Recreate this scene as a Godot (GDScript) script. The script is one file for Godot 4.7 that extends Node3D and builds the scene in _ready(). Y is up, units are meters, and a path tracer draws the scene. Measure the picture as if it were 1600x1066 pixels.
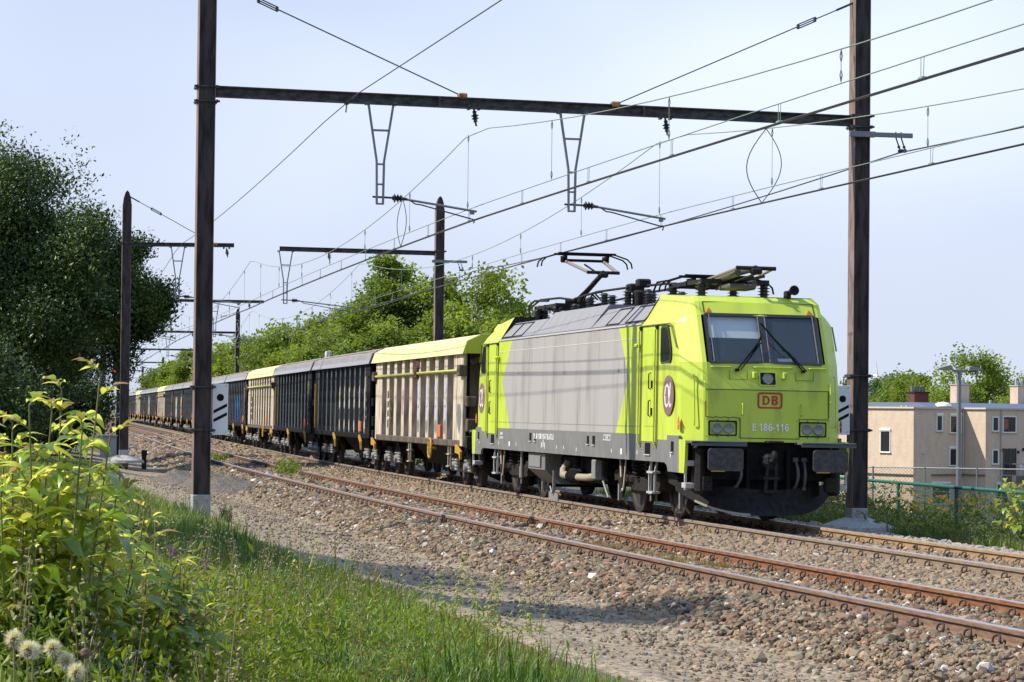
extends Node3D

# ---------------------------------------------------------------- mesh builder
class MB:
	var v := PackedVector3Array()
	var n := PackedVector3Array()
	var c := PackedColorArray()
	var paint := false
	var ink := Color.WHITE

	func put(p: Vector3, q: Vector3) -> void:
		v.append(p)
		n.append(q)
		if paint:
			c.append(ink)

	func tri(a: Vector3, b: Vector3, d: Vector3, out := Vector3.ZERO) -> void:
		var m := (d - a).cross(b - a)
		if m.length_squared() < 1e-16:
			return
		m = m.normalized()
		if out != Vector3.ZERO and m.dot(out) < 0.0:
			put(a, -m)
			put(d, -m)
			put(b, -m)
		else:
			put(a, m)
			put(b, m)
			put(d, m)

	func quad(a: Vector3, b: Vector3, d: Vector3, e: Vector3, out := Vector3.ZERO) -> void:
		tri(a, b, d, out)
		tri(a, d, e, out)

	func smooth(a: Vector3, b: Vector3, d: Vector3, na: Vector3, nb: Vector3, nd: Vector3) -> void:
		if (d - a).cross(b - a).dot(na + nb + nd) < 0.0:
			put(a, na)
			put(d, nd)
			put(b, nb)
		else:
			put(a, na)
			put(b, nb)
			put(d, nd)

	func box(at: Vector3, size: Vector3, turn := Basis(), bevel := 0.0) -> void:
		var h := size * 0.5
		var k := minf(bevel, minf(h.x, minf(h.y, h.z)) * 0.9)
		for ax in 3:
			var u := (ax + 1) % 3
			var w := (ax + 2) % 3
			for s: float in [-1.0, 1.0]:
				var q := []
				for st: Vector2 in [Vector2(-1, -1), Vector2(1, -1), Vector2(1, 1), Vector2(-1, 1)]:
					var p := Vector3.ZERO
					p[ax] = s * h[ax]
					p[u] = st.x * (h[u] - k)
					p[w] = st.y * (h[w] - k)
					q.append(at + turn * p)
				var o := Vector3.ZERO
				o[ax] = s
				quad(q[0], q[1], q[2], q[3], turn * o)
			if k > 0.0:
				for su: float in [-1.0, 1.0]:
					for sw: float in [-1.0, 1.0]:
						var q := []
						for e: Vector2 in [Vector2(-1, 0), Vector2(1, 0), Vector2(1, 1), Vector2(-1, 1)]:
							var p := Vector3.ZERO
							p[ax] = e.x * (h[ax] - k)
							p[u] = su * (h[u] - k * e.y)
							p[w] = sw * (h[w] - k * (1.0 - e.y))
							q.append(at + turn * p)
						var o := Vector3.ZERO
						o[u] = su
						o[w] = sw
						quad(q[0], q[1], q[2], q[3], turn * o)
		if k > 0.0:
			for i in 8:
				var s := Vector3(1 if i & 1 else -1, 1 if i & 2 else -1, 1 if i & 4 else -1)
				var q := []
				for ax in 3:
					var p := Vector3.ZERO
					for b in 3:
						p[b] = s[b] * (h[b] - (0.0 if b == ax else k))
					q.append(at + turn * p)
				tri(q[0], q[1], q[2], turn * s)

	# box between two points with a square section
	func bar(a: Vector3, b: Vector3, w: float, t := -1.0, up := Vector3.UP) -> void:
		var d := (b - a)
		var l := d.length()
		var z := d / l
		if absf(z.dot(up)) > 0.95:
			up = Vector3.RIGHT
		var x := up.cross(z).normalized()
		box((a + b) * 0.5, Vector3(w, t if t > 0.0 else w, l), Basis(x, z.cross(x), z))

	func tube(pts: Array, r: float, sides := 6, r2 := -1.0, caps := true) -> void:
		var rings := []
		var norms := []
		var side := Vector3.ZERO
		for i in pts.size():
			var t: Vector3 = (pts[mini(i + 1, pts.size() - 1)] - pts[maxi(i - 1, 0)]).normalized()
			if side == Vector3.ZERO:
				side = t.cross(Vector3.UP if absf(t.y) < 0.9 else Vector3.RIGHT).normalized()
			else:
				side = (side - t * side.dot(t)).normalized()
			var w := t.cross(side)
			var rr := r if r2 < 0.0 else lerpf(r, r2, float(i) / (pts.size() - 1))
			var ring := []
			var nr := []
			for k in sides:
				var a := TAU * k / sides
				var q := side * cos(a) + w * sin(a)
				nr.append(q)
				ring.append(pts[i] + q * rr)
			rings.append(ring)
			norms.append(nr)
		for i in pts.size() - 1:
			for k in sides:
				var l := (k + 1) % sides
				smooth(rings[i][k], rings[i][l], rings[i + 1][l], norms[i][k], norms[i][l], norms[i + 1][l])
				smooth(rings[i][k], rings[i + 1][l], rings[i + 1][k], norms[i][k], norms[i + 1][l], norms[i + 1][k])
		if caps:
			for e in [0, pts.size() - 1]:
				var o: Vector3 = (pts[e] - pts[1 if e == 0 else e - 1])
				for k in range(1, sides - 1):
					tri(rings[e][0], rings[e][k], rings[e][k + 1], o)

	# profile of (radius, height) turned about the y axis of xf
	func lathe(prof: Array, xf: Transform3D, sides := 12, flat := false) -> void:
		for i in prof.size() - 1:
			var p: Vector2 = prof[i]
			var q: Vector2 = prof[i + 1]
			var d := q - p
			var nn := Vector2(d.y, -d.x).normalized()
			for k in sides:
				var a0 := TAU * k / sides
				var a1 := TAU * (k + 1) / sides
				var c0 := Vector3(cos(a0), 0, sin(a0))
				var c1 := Vector3(cos(a1), 0, sin(a1))
				var a := xf * (c0 * p.x + Vector3.UP * p.y)
				var b := xf * (c1 * p.x + Vector3.UP * p.y)
				var e := xf * (c1 * q.x + Vector3.UP * q.y)
				var f := xf * (c0 * q.x + Vector3.UP * q.y)
				var n0 := (xf.basis * (c0 * nn.x + Vector3.UP * nn.y)).normalized()
				var n1 := (xf.basis * (c1 * nn.x + Vector3.UP * nn.y)).normalized()
				if p.x > 1e-5:
					smooth(a, b, e, n0, n1, n1)
				if q.x > 1e-5:
					smooth(a, e, f, n0, n1, n0)

	# flat outline in the x-y plane of xf, pulled out along z by depth (centred)
	func prism(poly: PackedVector2Array, depth: float, xf := Transform3D()) -> void:
		var idx := Geometry2D.triangulate_polygon(poly)
		var h := depth * 0.5
		for s: float in [-1.0, 1.0]:
			for i in range(0, idx.size(), 3):
				var q := []
				for k in 3:
					var p := poly[idx[i + k]]
					q.append(xf * Vector3(p.x, p.y, s * h))
				tri(q[0], q[1], q[2], xf.basis * Vector3(0, 0, s))
		var turn := 1.0 if Geometry2D.is_polygon_clockwise(poly) else -1.0
		for i in poly.size():
			var p := poly[i]
			var q := poly[(i + 1) % poly.size()]
			var o := Vector3(-(q.y - p.y), q.x - p.x, 0) * turn
			quad(xf * Vector3(p.x, p.y, -h), xf * Vector3(q.x, q.y, -h), xf * Vector3(q.x, q.y, h), xf * Vector3(p.x, p.y, h), xf.basis * o)

	func mesh() -> ArrayMesh:
		var a := []
		a.resize(Mesh.ARRAY_MAX)
		a[Mesh.ARRAY_VERTEX] = v
		a[Mesh.ARRAY_NORMAL] = n
		if paint:
			a[Mesh.ARRAY_COLOR] = c
		var m := ArrayMesh.new()
		if v.size():
			m.add_surface_from_arrays(Mesh.PRIMITIVE_TRIANGLES, a)
		return m

var rng := RandomNumberGenerator.new()
var taken := {}
var M := {}
var train_x := 0.04

func rnd(a: float, b: float) -> float:
	return rng.randf_range(a, b)

func lin(r: float, g: float, b: float) -> Color:
	return Color(r, g, b).linear_to_srgb()

func numbered(called: String) -> String:
	if not taken.has(called):
		taken[called] = 0
		return called
	taken[called] += 1
	return "%s_%03d" % [called, taken[called]]

func tag(o: Node, label := "", category := "", group := "", kind := "") -> Node:
	for kv in [["label", label], ["category", category], ["group", group], ["kind", kind]]:
		if kv[1] != "":
			o.set_meta(kv[0], kv[1])
	return o

func thing(called: String, label: String, category: String, at := Vector3.ZERO, turn := 0.0, group := "") -> Node3D:
	var o := Node3D.new()
	o.name = numbered(called)
	add_child(o)
	o.position = at
	o.rotation.y = turn
	tag(o, label, category, group)
	return o

func part(called: String, m, mat: Material, parent: Node = null, xf := Transform3D()) -> MeshInstance3D:
	var o := MeshInstance3D.new()
	o.mesh = m.mesh() if m is MB else m
	o.material_override = mat
	o.transform = xf
	if parent == null:
		o.name = numbered(called)
		add_child(o)
	else:
		if not parent.has_meta("names"):
			parent.set_meta("names", {})
		var d: Dictionary = parent.get_meta("names")
		d[called] = d.get(called, -1) + 1
		o.name = called if d[called] == 0 else "%s_%03d" % [called, d[called]]
		parent.add_child(o)
	return o

func copy_of(o: Node3D, at: Vector3, turn: float, label: String) -> Node3D:
	var c := o.duplicate()
	var base := String(o.name).rstrip("0123456789").rstrip("_")
	c.name = numbered(base)
	add_child(c)
	c.position = at
	c.rotation.y = turn
	c.set_meta("label", label)
	return c

func many(called: String, mesh: Mesh, mat: Material, xfs: Array, cols: Array, parent: Node = null, kind := "stuff") -> MultiMeshInstance3D:
	var mm := MultiMesh.new()
	mm.transform_format = MultiMesh.TRANSFORM_3D
	mm.use_colors = cols.size() > 0
	mm.mesh = mesh
	mm.instance_count = xfs.size()
	for i in xfs.size():
		mm.set_instance_transform(i, xfs[i])
		if cols.size():
			mm.set_instance_color(i, cols[i])
	var o := MultiMeshInstance3D.new()
	o.multimesh = mm
	o.material_override = mat
	if kind != "":
		o.set_meta("kind", kind)
	if parent == null:
		o.name = numbered(called)
		add_child(o)
	else:
		o.name = called
		parent.add_child(o, true)
	return o

func tex(sd: int, freq: float, cols: Array, size := 256, oct := 4, cell := false) -> ImageTexture:
	var fn := FastNoiseLite.new()
	fn.seed = sd
	fn.frequency = freq
	fn.noise_type = FastNoiseLite.TYPE_CELLULAR if cell else FastNoiseLite.TYPE_SIMPLEX_SMOOTH
	fn.fractal_octaves = oct
	fn.fractal_gain = 0.58
	var im := fn.get_seamless_image(size, size)
	im.convert(Image.FORMAT_L8)
	var src := im.get_data()
	var lut := PackedByteArray()
	for i in 256:
		var t := clampf((i / 255.0 - 0.12) / 0.76, 0.0, 0.9999) * (cols.size() - 1)
		var k := int(t)
		var c: Color = cols[k].lerp(cols[k + 1], t - k).linear_to_srgb()
		lut.append(int(clampf(c.r, 0, 1) * 255))
		lut.append(int(clampf(c.g, 0, 1) * 255))
		lut.append(int(clampf(c.b, 0, 1) * 255))
	var dst := PackedByteArray()
	dst.resize(src.size() * 3)
	for i in src.size():
		var k := src[i] * 3
		dst[i * 3] = lut[k]
		dst[i * 3 + 1] = lut[k + 1]
		dst[i * 3 + 2] = lut[k + 2]
	return ImageTexture.create_from_image(Image.create_from_data(size, size, false, Image.FORMAT_RGB8, dst))

func bump(sd: int, freq: float, strength: float, size := 256, oct := 4, cell := false) -> ImageTexture:
	var fn := FastNoiseLite.new()
	fn.seed = sd
	fn.frequency = freq
	fn.noise_type = FastNoiseLite.TYPE_CELLULAR if cell else FastNoiseLite.TYPE_SIMPLEX_SMOOTH
	fn.fractal_octaves = oct
	var im := fn.get_seamless_image(size, size)
	im.convert(Image.FORMAT_RGBA8)
	im.bump_map_to_normal_map(strength)
	return ImageTexture.create_from_image(im)

func mat(c: Color, rough := 0.6, metal := 0.0) -> StandardMaterial3D:
	var m := StandardMaterial3D.new()
	m.albedo_color = c.linear_to_srgb()
	m.roughness = rough
	m.metallic = metal
	return m

# painted or worn surface: a computed colour texture laid on by three planes
func worn(t: Texture2D, scale: Vector3, rough := 0.6, metal := 0.0, nm: Texture2D = null, depth := 1.0, world := false) -> StandardMaterial3D:
	var m := StandardMaterial3D.new()
	m.albedo_texture = t
	m.roughness = rough
	m.metallic = metal
	m.uv1_triplanar = true
	m.uv1_world_triplanar = world
	m.uv1_scale = scale
	if nm:
		m.normal_enabled = true
		m.normal_texture = nm
		m.normal_scale = depth
	return m

func leafy(c: Color, back := 0.4, rough := 0.5) -> StandardMaterial3D:
	var m := mat(c, rough)
	m.vertex_color_use_as_albedo = true
	m.albedo_color = Color.WHITE
	m.cull_mode = BaseMaterial3D.CULL_DISABLED
	m.backlight_enabled = true
	m.backlight = Color(back, back, back * 0.5)
	return m

# ---------------------------------------------------------------- the line's course
func g(z: float) -> float:
	if z > -11.0:
		return (z + 11.0) * (z + 11.0) / 1800.0
	if z > -65.0:
		return (z + 11.0) * (z + 11.0) / 3000.0
	return 0.972 + 0.036 * (-65.0 - z)

func dg(z: float) -> float:
	if z > -11.0:
		return (z + 11.0) / 900.0
	if z > -65.0:
		return (z + 11.0) / 1500.0
	return -0.036

func land(u: float, z: float) -> float:   # height of the ground at u metres right of the train's track
	var k := [[-60, 0.6], [-13.5, 0.28], [-12.0, 0.16], [-9.6, 0.02], [-8.6, -0.12], [-7.7, -0.3], [-6.6, -0.4], [-5.9, -0.42], [-5.1, -0.31], [3.0, -0.34], [4.2, -0.45], [5.4, -0.62], [7.0, -1.2], [15.0, -5.6], [20.0, -6.2], [400.0, -6.4]]
	if u <= k[0][0]:
		return k[0][1]
	for i in k.size() - 1:
		if u <= k[i + 1][0]:
			return lerpf(k[i][1], k[i + 1][1], (u - k[i][0]) / (k[i + 1][0] - k[i][0]))
	return -6.4

func bed(u: float) -> float:   # top of the ballast
	var k := [[-6.5, -0.42], [-6.0, -0.38], [-5.25, -0.185], [-4.9, -0.165], [-4.7, -0.16], [-3.9, -0.2], [-2.9, -0.17], [-1.9, -0.19], [-0.9, -0.16], [-0.7, -0.165], [0.0, -0.19], [0.7, -0.16], [1.6, -0.17], [2.2, -0.2], [3.15, -0.4]]
	for i in k.size() - 1:
		if u <= k[i + 1][0]:
			return lerpf(k[i][1], k[i + 1][1], clampf((u - k[i][0]) / (k[i + 1][0] - k[i][0]), 0, 1))
	return -0.4

func _ready() -> void:
	rng.seed = 7
	light_and_camera()
	materials()
	dull()
	ground()
	tracks()
	locomotive()
	wagons()
	catenary()
	trackside()
	town()
	trees()
	meadow()

func light_and_camera() -> void:
	var cam := Camera3D.new()
	cam.name = "camera"
	var yaw := 0.20744
	var pit := 0.02656
	var rol := 0.01054
	var fw := Vector3(sin(yaw) * cos(pit), sin(pit), -cos(yaw) * cos(pit))
	var rt := Vector3(cos(yaw), 0, sin(yaw))
	var up := rt.cross(fw)
	var r2 := rt * cos(rol) + up * sin(rol)
	var u2 := up * cos(rol) - rt * sin(rol)
	cam.transform = Transform3D(Basis(r2, u2, -fw), Vector3(-12.798, 1.799, 40.382))
	cam.fov = rad_to_deg(2.0 * atan(533.0 / 4127.1))
	cam.near = 0.1
	cam.far = 9000.0
	add_child(cam)
	cam.current = true
	var sky := ProceduralSkyMaterial.new()
	sky.sky_top_color = Color(0.52, 0.66, 0.87)
	sky.sky_horizon_color = Color(0.775, 0.808, 0.872)
	sky.sky_curve = 0.35
	sky.ground_bottom_color = Color(0.22, 0.23, 0.17)
	sky.ground_horizon_color = Color(0.55, 0.58, 0.55)
	sky.sky_cover = clouds()
	sky.sky_cover_modulate = Color(1, 1, 1, 1)
	var e := Environment.new()
	e.background_mode = Environment.BG_SKY
	e.sky = Sky.new()
	e.sky.sky_material = sky
	e.tonemap_mode = Environment.TONE_MAPPER_LINEAR
	e.tonemap_exposure = 1.27
	e.sdfgi_enabled = true
	e.ssao_enabled = true
	e.ssil_enabled = true
	var we := WorldEnvironment.new()
	we.name = "world"
	we.environment = e
	add_child(we)
	var sun := DirectionalLight3D.new()
	sun.name = "sun"
	sun.light_energy = 1.6
	sun.light_color = Color(1.0, 0.965, 0.90)
	sun.light_angular_distance = 0.55
	sun.shadow_enabled = true
	var el := deg_to_rad(44.3)
	var dirn := Vector3(-cos(el) * 0.99, sin(el), -cos(el) * 0.14)   # towards the sun
	add_child(sun)
	sun.look_at_from_position(dirn * 10.0, Vector3.ZERO, Vector3.UP)

func clouds() -> ImageTexture:   # thin high cloud, streaked sideways
	var fn := FastNoiseLite.new()
	fn.seed = 11
	fn.frequency = 0.011
	fn.fractal_octaves = 5
	var im := Image.create(512, 256, false, Image.FORMAT_RGBA8)
	for y in 256:
		var el := (0.5 - (y + 0.5) / 256.0) * PI
		for x in 512:
			var az := TAU * x / 512.0
			var p := Vector3(cos(az) * cos(el), sin(el) * 3.2, sin(az) * cos(el)) * 140.0
			var a := smoothstep(-0.2, 0.55, fn.get_noise_3dv(p)) * 0.30 * smoothstep(-0.02, 0.15, el)
			im.set_pixel(x, y, Color(0.865, 0.87, 0.90, a))
	return ImageTexture.create_from_image(im)

func materials() -> void:
	var nm := bump(3, 0.03, 6.0)
	var fine := bump(5, 0.09, 5.0)
	M.lime = worn(tex(1, 0.012, [Color(0.36, 0.44, 0.05), Color(0.46, 0.575, 0.054), Color(0.475, 0.60, 0.052), Color(0.485, 0.615, 0.06)], 256, 5), Vector3(0.6, 0.14, 0.6), 0.42)
	M.grey_side = worn(tex(2, 0.014, [Color(0.28, 0.265, 0.25), Color(0.345, 0.33, 0.322), Color(0.365, 0.35, 0.345), Color(0.355, 0.34, 0.335)]), Vector3(0.35, 0.06, 0.35), 0.5)
	M.band = worn(tex(4, 0.02, [Color(0.15, 0.15, 0.145), Color(0.195, 0.195, 0.19)]), Vector3(0.6, 0.3, 0.6), 0.5)
	M.roof_grey = worn(tex(6, 0.02, [Color(0.19, 0.185, 0.19), Color(0.26, 0.255, 0.265)]), Vector3(0.8, 0.5, 0.8), 0.55)
	M.olive = mat(Color(0.13, 0.155, 0.02), 0.6)
	M.black = worn(tex(8, 0.03, [Color(0.007, 0.007, 0.0075), Color(0.016, 0.016, 0.016)]), Vector3(1, 1, 1), 0.7)
	M.seam = mat(Color(0.025, 0.03, 0.01), 0.8)
	M.dark = worn(tex(9, 0.03, [Color(0.018, 0.018, 0.019), Color(0.04, 0.038, 0.037)]), Vector3(1.3, 1.3, 1.3), 0.65)
	M.under = worn(tex(10, 0.04, [Color(0.012, 0.011, 0.010), Color(0.028, 0.025, 0.022), Color(0.055, 0.048, 0.04)]), Vector3(2, 2, 2), 0.8)
	M.steel = worn(tex(12, 0.04, [Color(0.20, 0.20, 0.20), Color(0.32, 0.32, 0.31)]), Vector3(2, 2, 2), 0.5, 0.3)
	M.wheel = worn(tex(13, 0.05, [Color(0.03, 0.025, 0.022), Color(0.08, 0.066, 0.058)]), Vector3(2, 2, 2), 0.55, 0.3)
	M.pale = mat(Color(0.42, 0.42, 0.41), 0.55)
	M.white = mat(Color(0.74, 0.74, 0.73), 0.5)
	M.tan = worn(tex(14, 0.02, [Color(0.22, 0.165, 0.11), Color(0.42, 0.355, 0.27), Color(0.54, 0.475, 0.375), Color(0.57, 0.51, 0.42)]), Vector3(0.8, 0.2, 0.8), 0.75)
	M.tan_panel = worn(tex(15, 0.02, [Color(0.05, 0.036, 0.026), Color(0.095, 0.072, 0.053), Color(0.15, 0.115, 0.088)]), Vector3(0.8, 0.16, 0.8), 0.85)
	M.rusty = worn(tex(16, 0.03, [Color(0.13, 0.045, 0.018), Color(0.33, 0.155, 0.08), Color(0.40, 0.24, 0.14)]), Vector3(1.2, 0.5, 1.2), 0.9)
	M.yellow_roof = worn(tex(17, 0.015, [Color(0.55, 0.49, 0.21), Color(0.65, 0.595, 0.28), Color(0.69, 0.635, 0.33)]), Vector3(0.4, 0.5, 0.2), 0.5)
	M.lime_end = mat(Color(0.42, 0.47, 0.03), 0.5)
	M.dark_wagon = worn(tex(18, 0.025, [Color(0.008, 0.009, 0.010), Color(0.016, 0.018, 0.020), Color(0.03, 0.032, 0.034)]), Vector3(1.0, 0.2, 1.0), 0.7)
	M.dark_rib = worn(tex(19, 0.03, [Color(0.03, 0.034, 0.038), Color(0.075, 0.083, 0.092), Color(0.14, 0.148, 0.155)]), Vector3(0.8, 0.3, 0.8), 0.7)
	M.slate_roof = worn(tex(20, 0.02, [Color(0.17, 0.165, 0.165), Color(0.225, 0.215, 0.215), Color(0.27, 0.26, 0.26)]), Vector3(0.6, 0.8, 0.25), 0.6)
	M.slate_lip = mat(Color(0.27, 0.28, 0.31), 0.45)
	M.amber = mat(Color(0.42, 0.235, 0.03), 0.65)
	M.orange = mat(Color(0.55, 0.13, 0.03), 0.65)
	M.rust_o = worn(tex(21, 0.03, [Color(0.12, 0.05, 0.023), Color(0.195, 0.084, 0.036), Color(0.24, 0.115, 0.052)]), Vector3(1.2, 3, 0.5), 0.9)
	M.rust_b = worn(tex(22, 0.03, [Color(0.115, 0.065, 0.042), Color(0.175, 0.105, 0.072), Color(0.22, 0.14, 0.095)]), Vector3(1.2, 3, 0.5), 0.9)
	M.rust_t = worn(tex(23, 0.03, [Color(0.24, 0.15, 0.075), Color(0.36, 0.24, 0.125)]), Vector3(1.2, 3, 0.5), 0.9)
	M.head = worn(tex(24, 0.05, [Color(0.42, 0.40, 0.42), Color(0.55, 0.53, 0.56)]), Vector3(3, 3, 0.4), 0.36, 0.75)
	M.concrete = worn(tex(25, 0.03, [Color(0.26, 0.255, 0.24), Color(0.38, 0.37, 0.35), Color(0.43, 0.42, 0.40)]), Vector3(1, 1, 1), 0.9, 0.0, fine, 0.6)
	M.sleeper = worn(tex(26, 0.04, [Color(0.19, 0.16, 0.13), Color(0.29, 0.25, 0.21)]), Vector3(1.5, 1.5, 1.5), 0.95, 0.0, fine, 0.8)
	M.mast = worn(tex(27, 0.018, [Color(0.028, 0.021, 0.019), Color(0.046, 0.039, 0.037), Color(0.058, 0.055, 0.057), Color(0.085, 0.058, 0.05)]), Vector3(1.6, 0.25, 1.6), 0.62)
	M.mast_side = worn(tex(28, 0.02, [Color(0.12, 0.075, 0.06), Color(0.20, 0.135, 0.115), Color(0.25, 0.18, 0.16)]), Vector3(1.6, 0.3, 1.6), 0.7)
	M.beam = worn(tex(29, 0.03, [Color(0.035, 0.033, 0.035), Color(0.07, 0.068, 0.07), Color(0.11, 0.105, 0.105)]), Vector3(0.5, 1, 1), 0.55)
	M.galv = worn(tex(30, 0.05, [Color(0.16, 0.165, 0.18), Color(0.25, 0.255, 0.27)]), Vector3(2, 2, 2), 0.5, 0.35)
	M.wire = mat(Color(0.06, 0.06, 0.062), 0.5, 0.3)
	M.copper = mat(Color(0.20, 0.27, 0.215), 0.6)
	M.insul = mat(Color(0.035, 0.032, 0.034), 0.3)
	M.glass = glass_mat(Color(0.55, 0.65, 0.72, 0.12))
	M.interior = mat(Color(0.05, 0.055, 0.065), 0.8)
	M.blind = mat(Color(0.50, 0.56, 0.58), 0.8)
	M.lamp_glass = mat(Color(0.20, 0.225, 0.19), 0.22, 0.3)
	M.red = mat(Color(0.42, 0.022, 0.02), 0.5)
	M.mauve = mat(Color(0.20, 0.12, 0.115), 0.5)
	M.stone = leafy(Color.WHITE, 0.0, 0.92)
	M.stone.backlight_enabled = false
	M.leaf = leafy(Color.WHITE, 1.0, 0.5)
	M.leaf_gloss = leafy(Color.WHITE, 0.62, 0.30)
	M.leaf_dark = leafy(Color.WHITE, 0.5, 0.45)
	M.grass = leafy(Color.WHITE, 0.8, 0.5)
	M.bark = worn(tex(31, 0.05, [Color(0.05, 0.04, 0.03), Color(0.12, 0.10, 0.075)]), Vector3(2, 0.6, 2), 0.95, 0.0, nm, 1.0)
	M.stem = mat(Color(0.16, 0.17, 0.05), 0.7)
	M.fluff = leafy(Color.WHITE, 0.9, 0.8)
	M.render = worn(tex(32, 0.02, [Color(0.50, 0.395, 0.30), Color(0.55, 0.44, 0.335), Color(0.58, 0.47, 0.36)]), Vector3(0.25, 0.12, 0.25), 0.95, 0.0, bump(33, 0.12, 2.0), 0.25)
	M.fence = mat(Color(0.012, 0.115, 0.085), 0.45)
	M.mesh_wire = mat(Color(0.20, 0.22, 0.21), 0.5, 0.4)
	M.soil = worn(tex(34, 0.02, [Color(0.045, 0.055, 0.02), Color(0.085, 0.085, 0.035), Color(0.13, 0.115, 0.06), Color(0.07, 0.085, 0.025)], 512), Vector3(0.3, 0.3, 0.3), 1.0, 0.0, nm, 1.0, true)
	M.path = worn(tex(35, 0.012, [Color(0.13, 0.098, 0.066), Color(0.25, 0.195, 0.13), Color(0.35, 0.28, 0.195), Color(0.22, 0.17, 0.115)], 512, 6), Vector3(0.35, 0.35, 0.35), 1.0, 0.0, fine, 1.2, true)
	M.bed = worn(tex(36, 0.09, [Color(0.035, 0.026, 0.019), Color(0.11, 0.08, 0.056), Color(0.19, 0.14, 0.10), Color(0.09, 0.065, 0.048)], 512, 3, true), Vector3(0.55, 0.55, 0.55), 1.0, 0.0, bump(37, 0.09, 9.0, 512, 2, true), 1.3, true)

func dull() -> void:
	for k in ["black", "dark", "under", "dark_wagon", "dark_rib", "mast", "beam", "wheel"]:
		M[k].metallic_specular = 0.2

func glass_mat(c: Color) -> StandardMaterial3D:
	var m := StandardMaterial3D.new()
	m.albedo_color = c
	m.transparency = BaseMaterial3D.TRANSPARENCY_ALPHA
	m.roughness = 0.03
	m.metallic_specular = 0.5
	return m

# ---------------------------------------------------------------- ground, ballast, rails
func sheet(us: Array, zs: Array, height: Callable, rough := 0.0, sd := 1) -> MB:
	var fn := FastNoiseLite.new()
	fn.seed = sd
	fn.frequency = 0.6
	var b := MB.new()
	var p := []
	for z: float in zs:
		var row := []
		for u: float in us:
			row.append(Vector3(u + g(z), height.call(u, z) + rough * fn.get_noise_2d(u, z), z))
		p.append(row)
	for i in zs.size() - 1:
		for k in us.size() - 1:
			var q := []
			for s in [[i, k], [i, k + 1], [i + 1, k + 1], [i + 1, k]]:
				q.append(p[s[0]][s[1]])
			b.quad(q[0], q[1], q[2], q[3], Vector3.UP)
	return b

func steps(a: float, b: float, d: float) -> Array:
	var r := []
	var k := int(roundf(absf(b - a) / d))
	for i in k + 1:
		r.append(lerpf(a, b, float(i) / k))
	return r

func ground() -> void:
	var us := [-3000.0, -600.0, -150.0, -60.0, -30.0, -18.0] + steps(-14.0, 6.0, 0.4) + [7.0, 9.0, 12.0, 15.0, 17.5, 20.0, 40.0, 120.0, 400.0, 1000.0, 3000.0]
	var zs := [260.0, 120.0, 60.0, 45.0] + steps(36.0, -60.0, 0.8) + [-70.0, -85.0, -100.0, -120.0, -150.0, -200.0, -270.0, -360.0, -600.0, -1200.0, -2400.0, -4200.0]
	tag(part("ground", sheet(us, zs, land, 0.035, 3), M.soil), "", "", "", "structure")
	# trodden path with a ragged edge
	var fn := FastNoiseLite.new()
	fn.seed = 5
	fn.frequency = 0.22
	var b := MB.new()
	var last := []
	for z: float in steps(30.0, -75.0, 0.5):
		var row := []
		var l := -8.9 + 0.25 * fn.get_noise_2d(z * 1.3, 0) + 0.12 * fn.get_noise_2d(z * 7.0, 9)
		for k in 9:
			var u := lerpf(l, -5.75, k / 8.0)
			row.append(Vector3(u + g(z), land(u, z) + 0.012 + 0.028 * fn.get_noise_2d(u * 9.0, z * 9.0) + (0.035 if k > 0 else -0.05), z))
		if last.size():
			for k in 8:
				b.quad(last[k], last[k + 1], row[k + 1], row[k], Vector3.UP)
		last = row
	tag(part("path", b, M.path), "", "", "", "structure")
	tag(part("ballast_bed", sheet(steps(-6.5, 3.15, 0.2), steps(32.0, -70.0, 0.6) + [-80.0, -95.0, -115.0, -140.0, -170.0, -210.0, -260.0, -340.0, -480.0], func(u, _z): return bed(u) - 0.012, 0.012, 8), M.bed), "", "", "", "structure")
	stones()

func stone_mesh(sd: int) -> ArrayMesh:
	var r := RandomNumberGenerator.new()
	r.seed = sd
	var t := (1.0 + sqrt(5.0)) / 2.0
	var p := []
	for s in [[-1, t, 0], [1, t, 0], [-1, -t, 0], [1, -t, 0], [0, -1, t], [0, 1, t], [0, -1, -t], [0, 1, -t], [t, 0, -1], [t, 0, 1], [-t, 0, -1], [-t, 0, 1]]:
		var q := Vector3(s[0], s[1], s[2]).normalized() * r.randf_range(0.72, 1.18)
		p.append(Vector3(q.x * 1.2, q.y * 0.72, q.z * 0.9))
	var b := MB.new()
	b.paint = true
	for f in [[0, 11, 5], [0, 5, 1], [0, 1, 7], [0, 7, 10], [0, 10, 11], [1, 5, 9], [5, 11, 4], [11, 10, 2], [10, 7, 6], [7, 1, 8], [3, 9, 4], [3, 4, 2], [3, 2, 6], [3, 6, 8], [3, 8, 9], [4, 9, 5], [2, 4, 11], [6, 2, 10], [8, 6, 7], [9, 8, 1]]:
		b.tri(p[f[0]], p[f[1]], p[f[2]], p[f[0]] + p[f[1]] + p[f[2]])
	return b.mesh()

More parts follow.
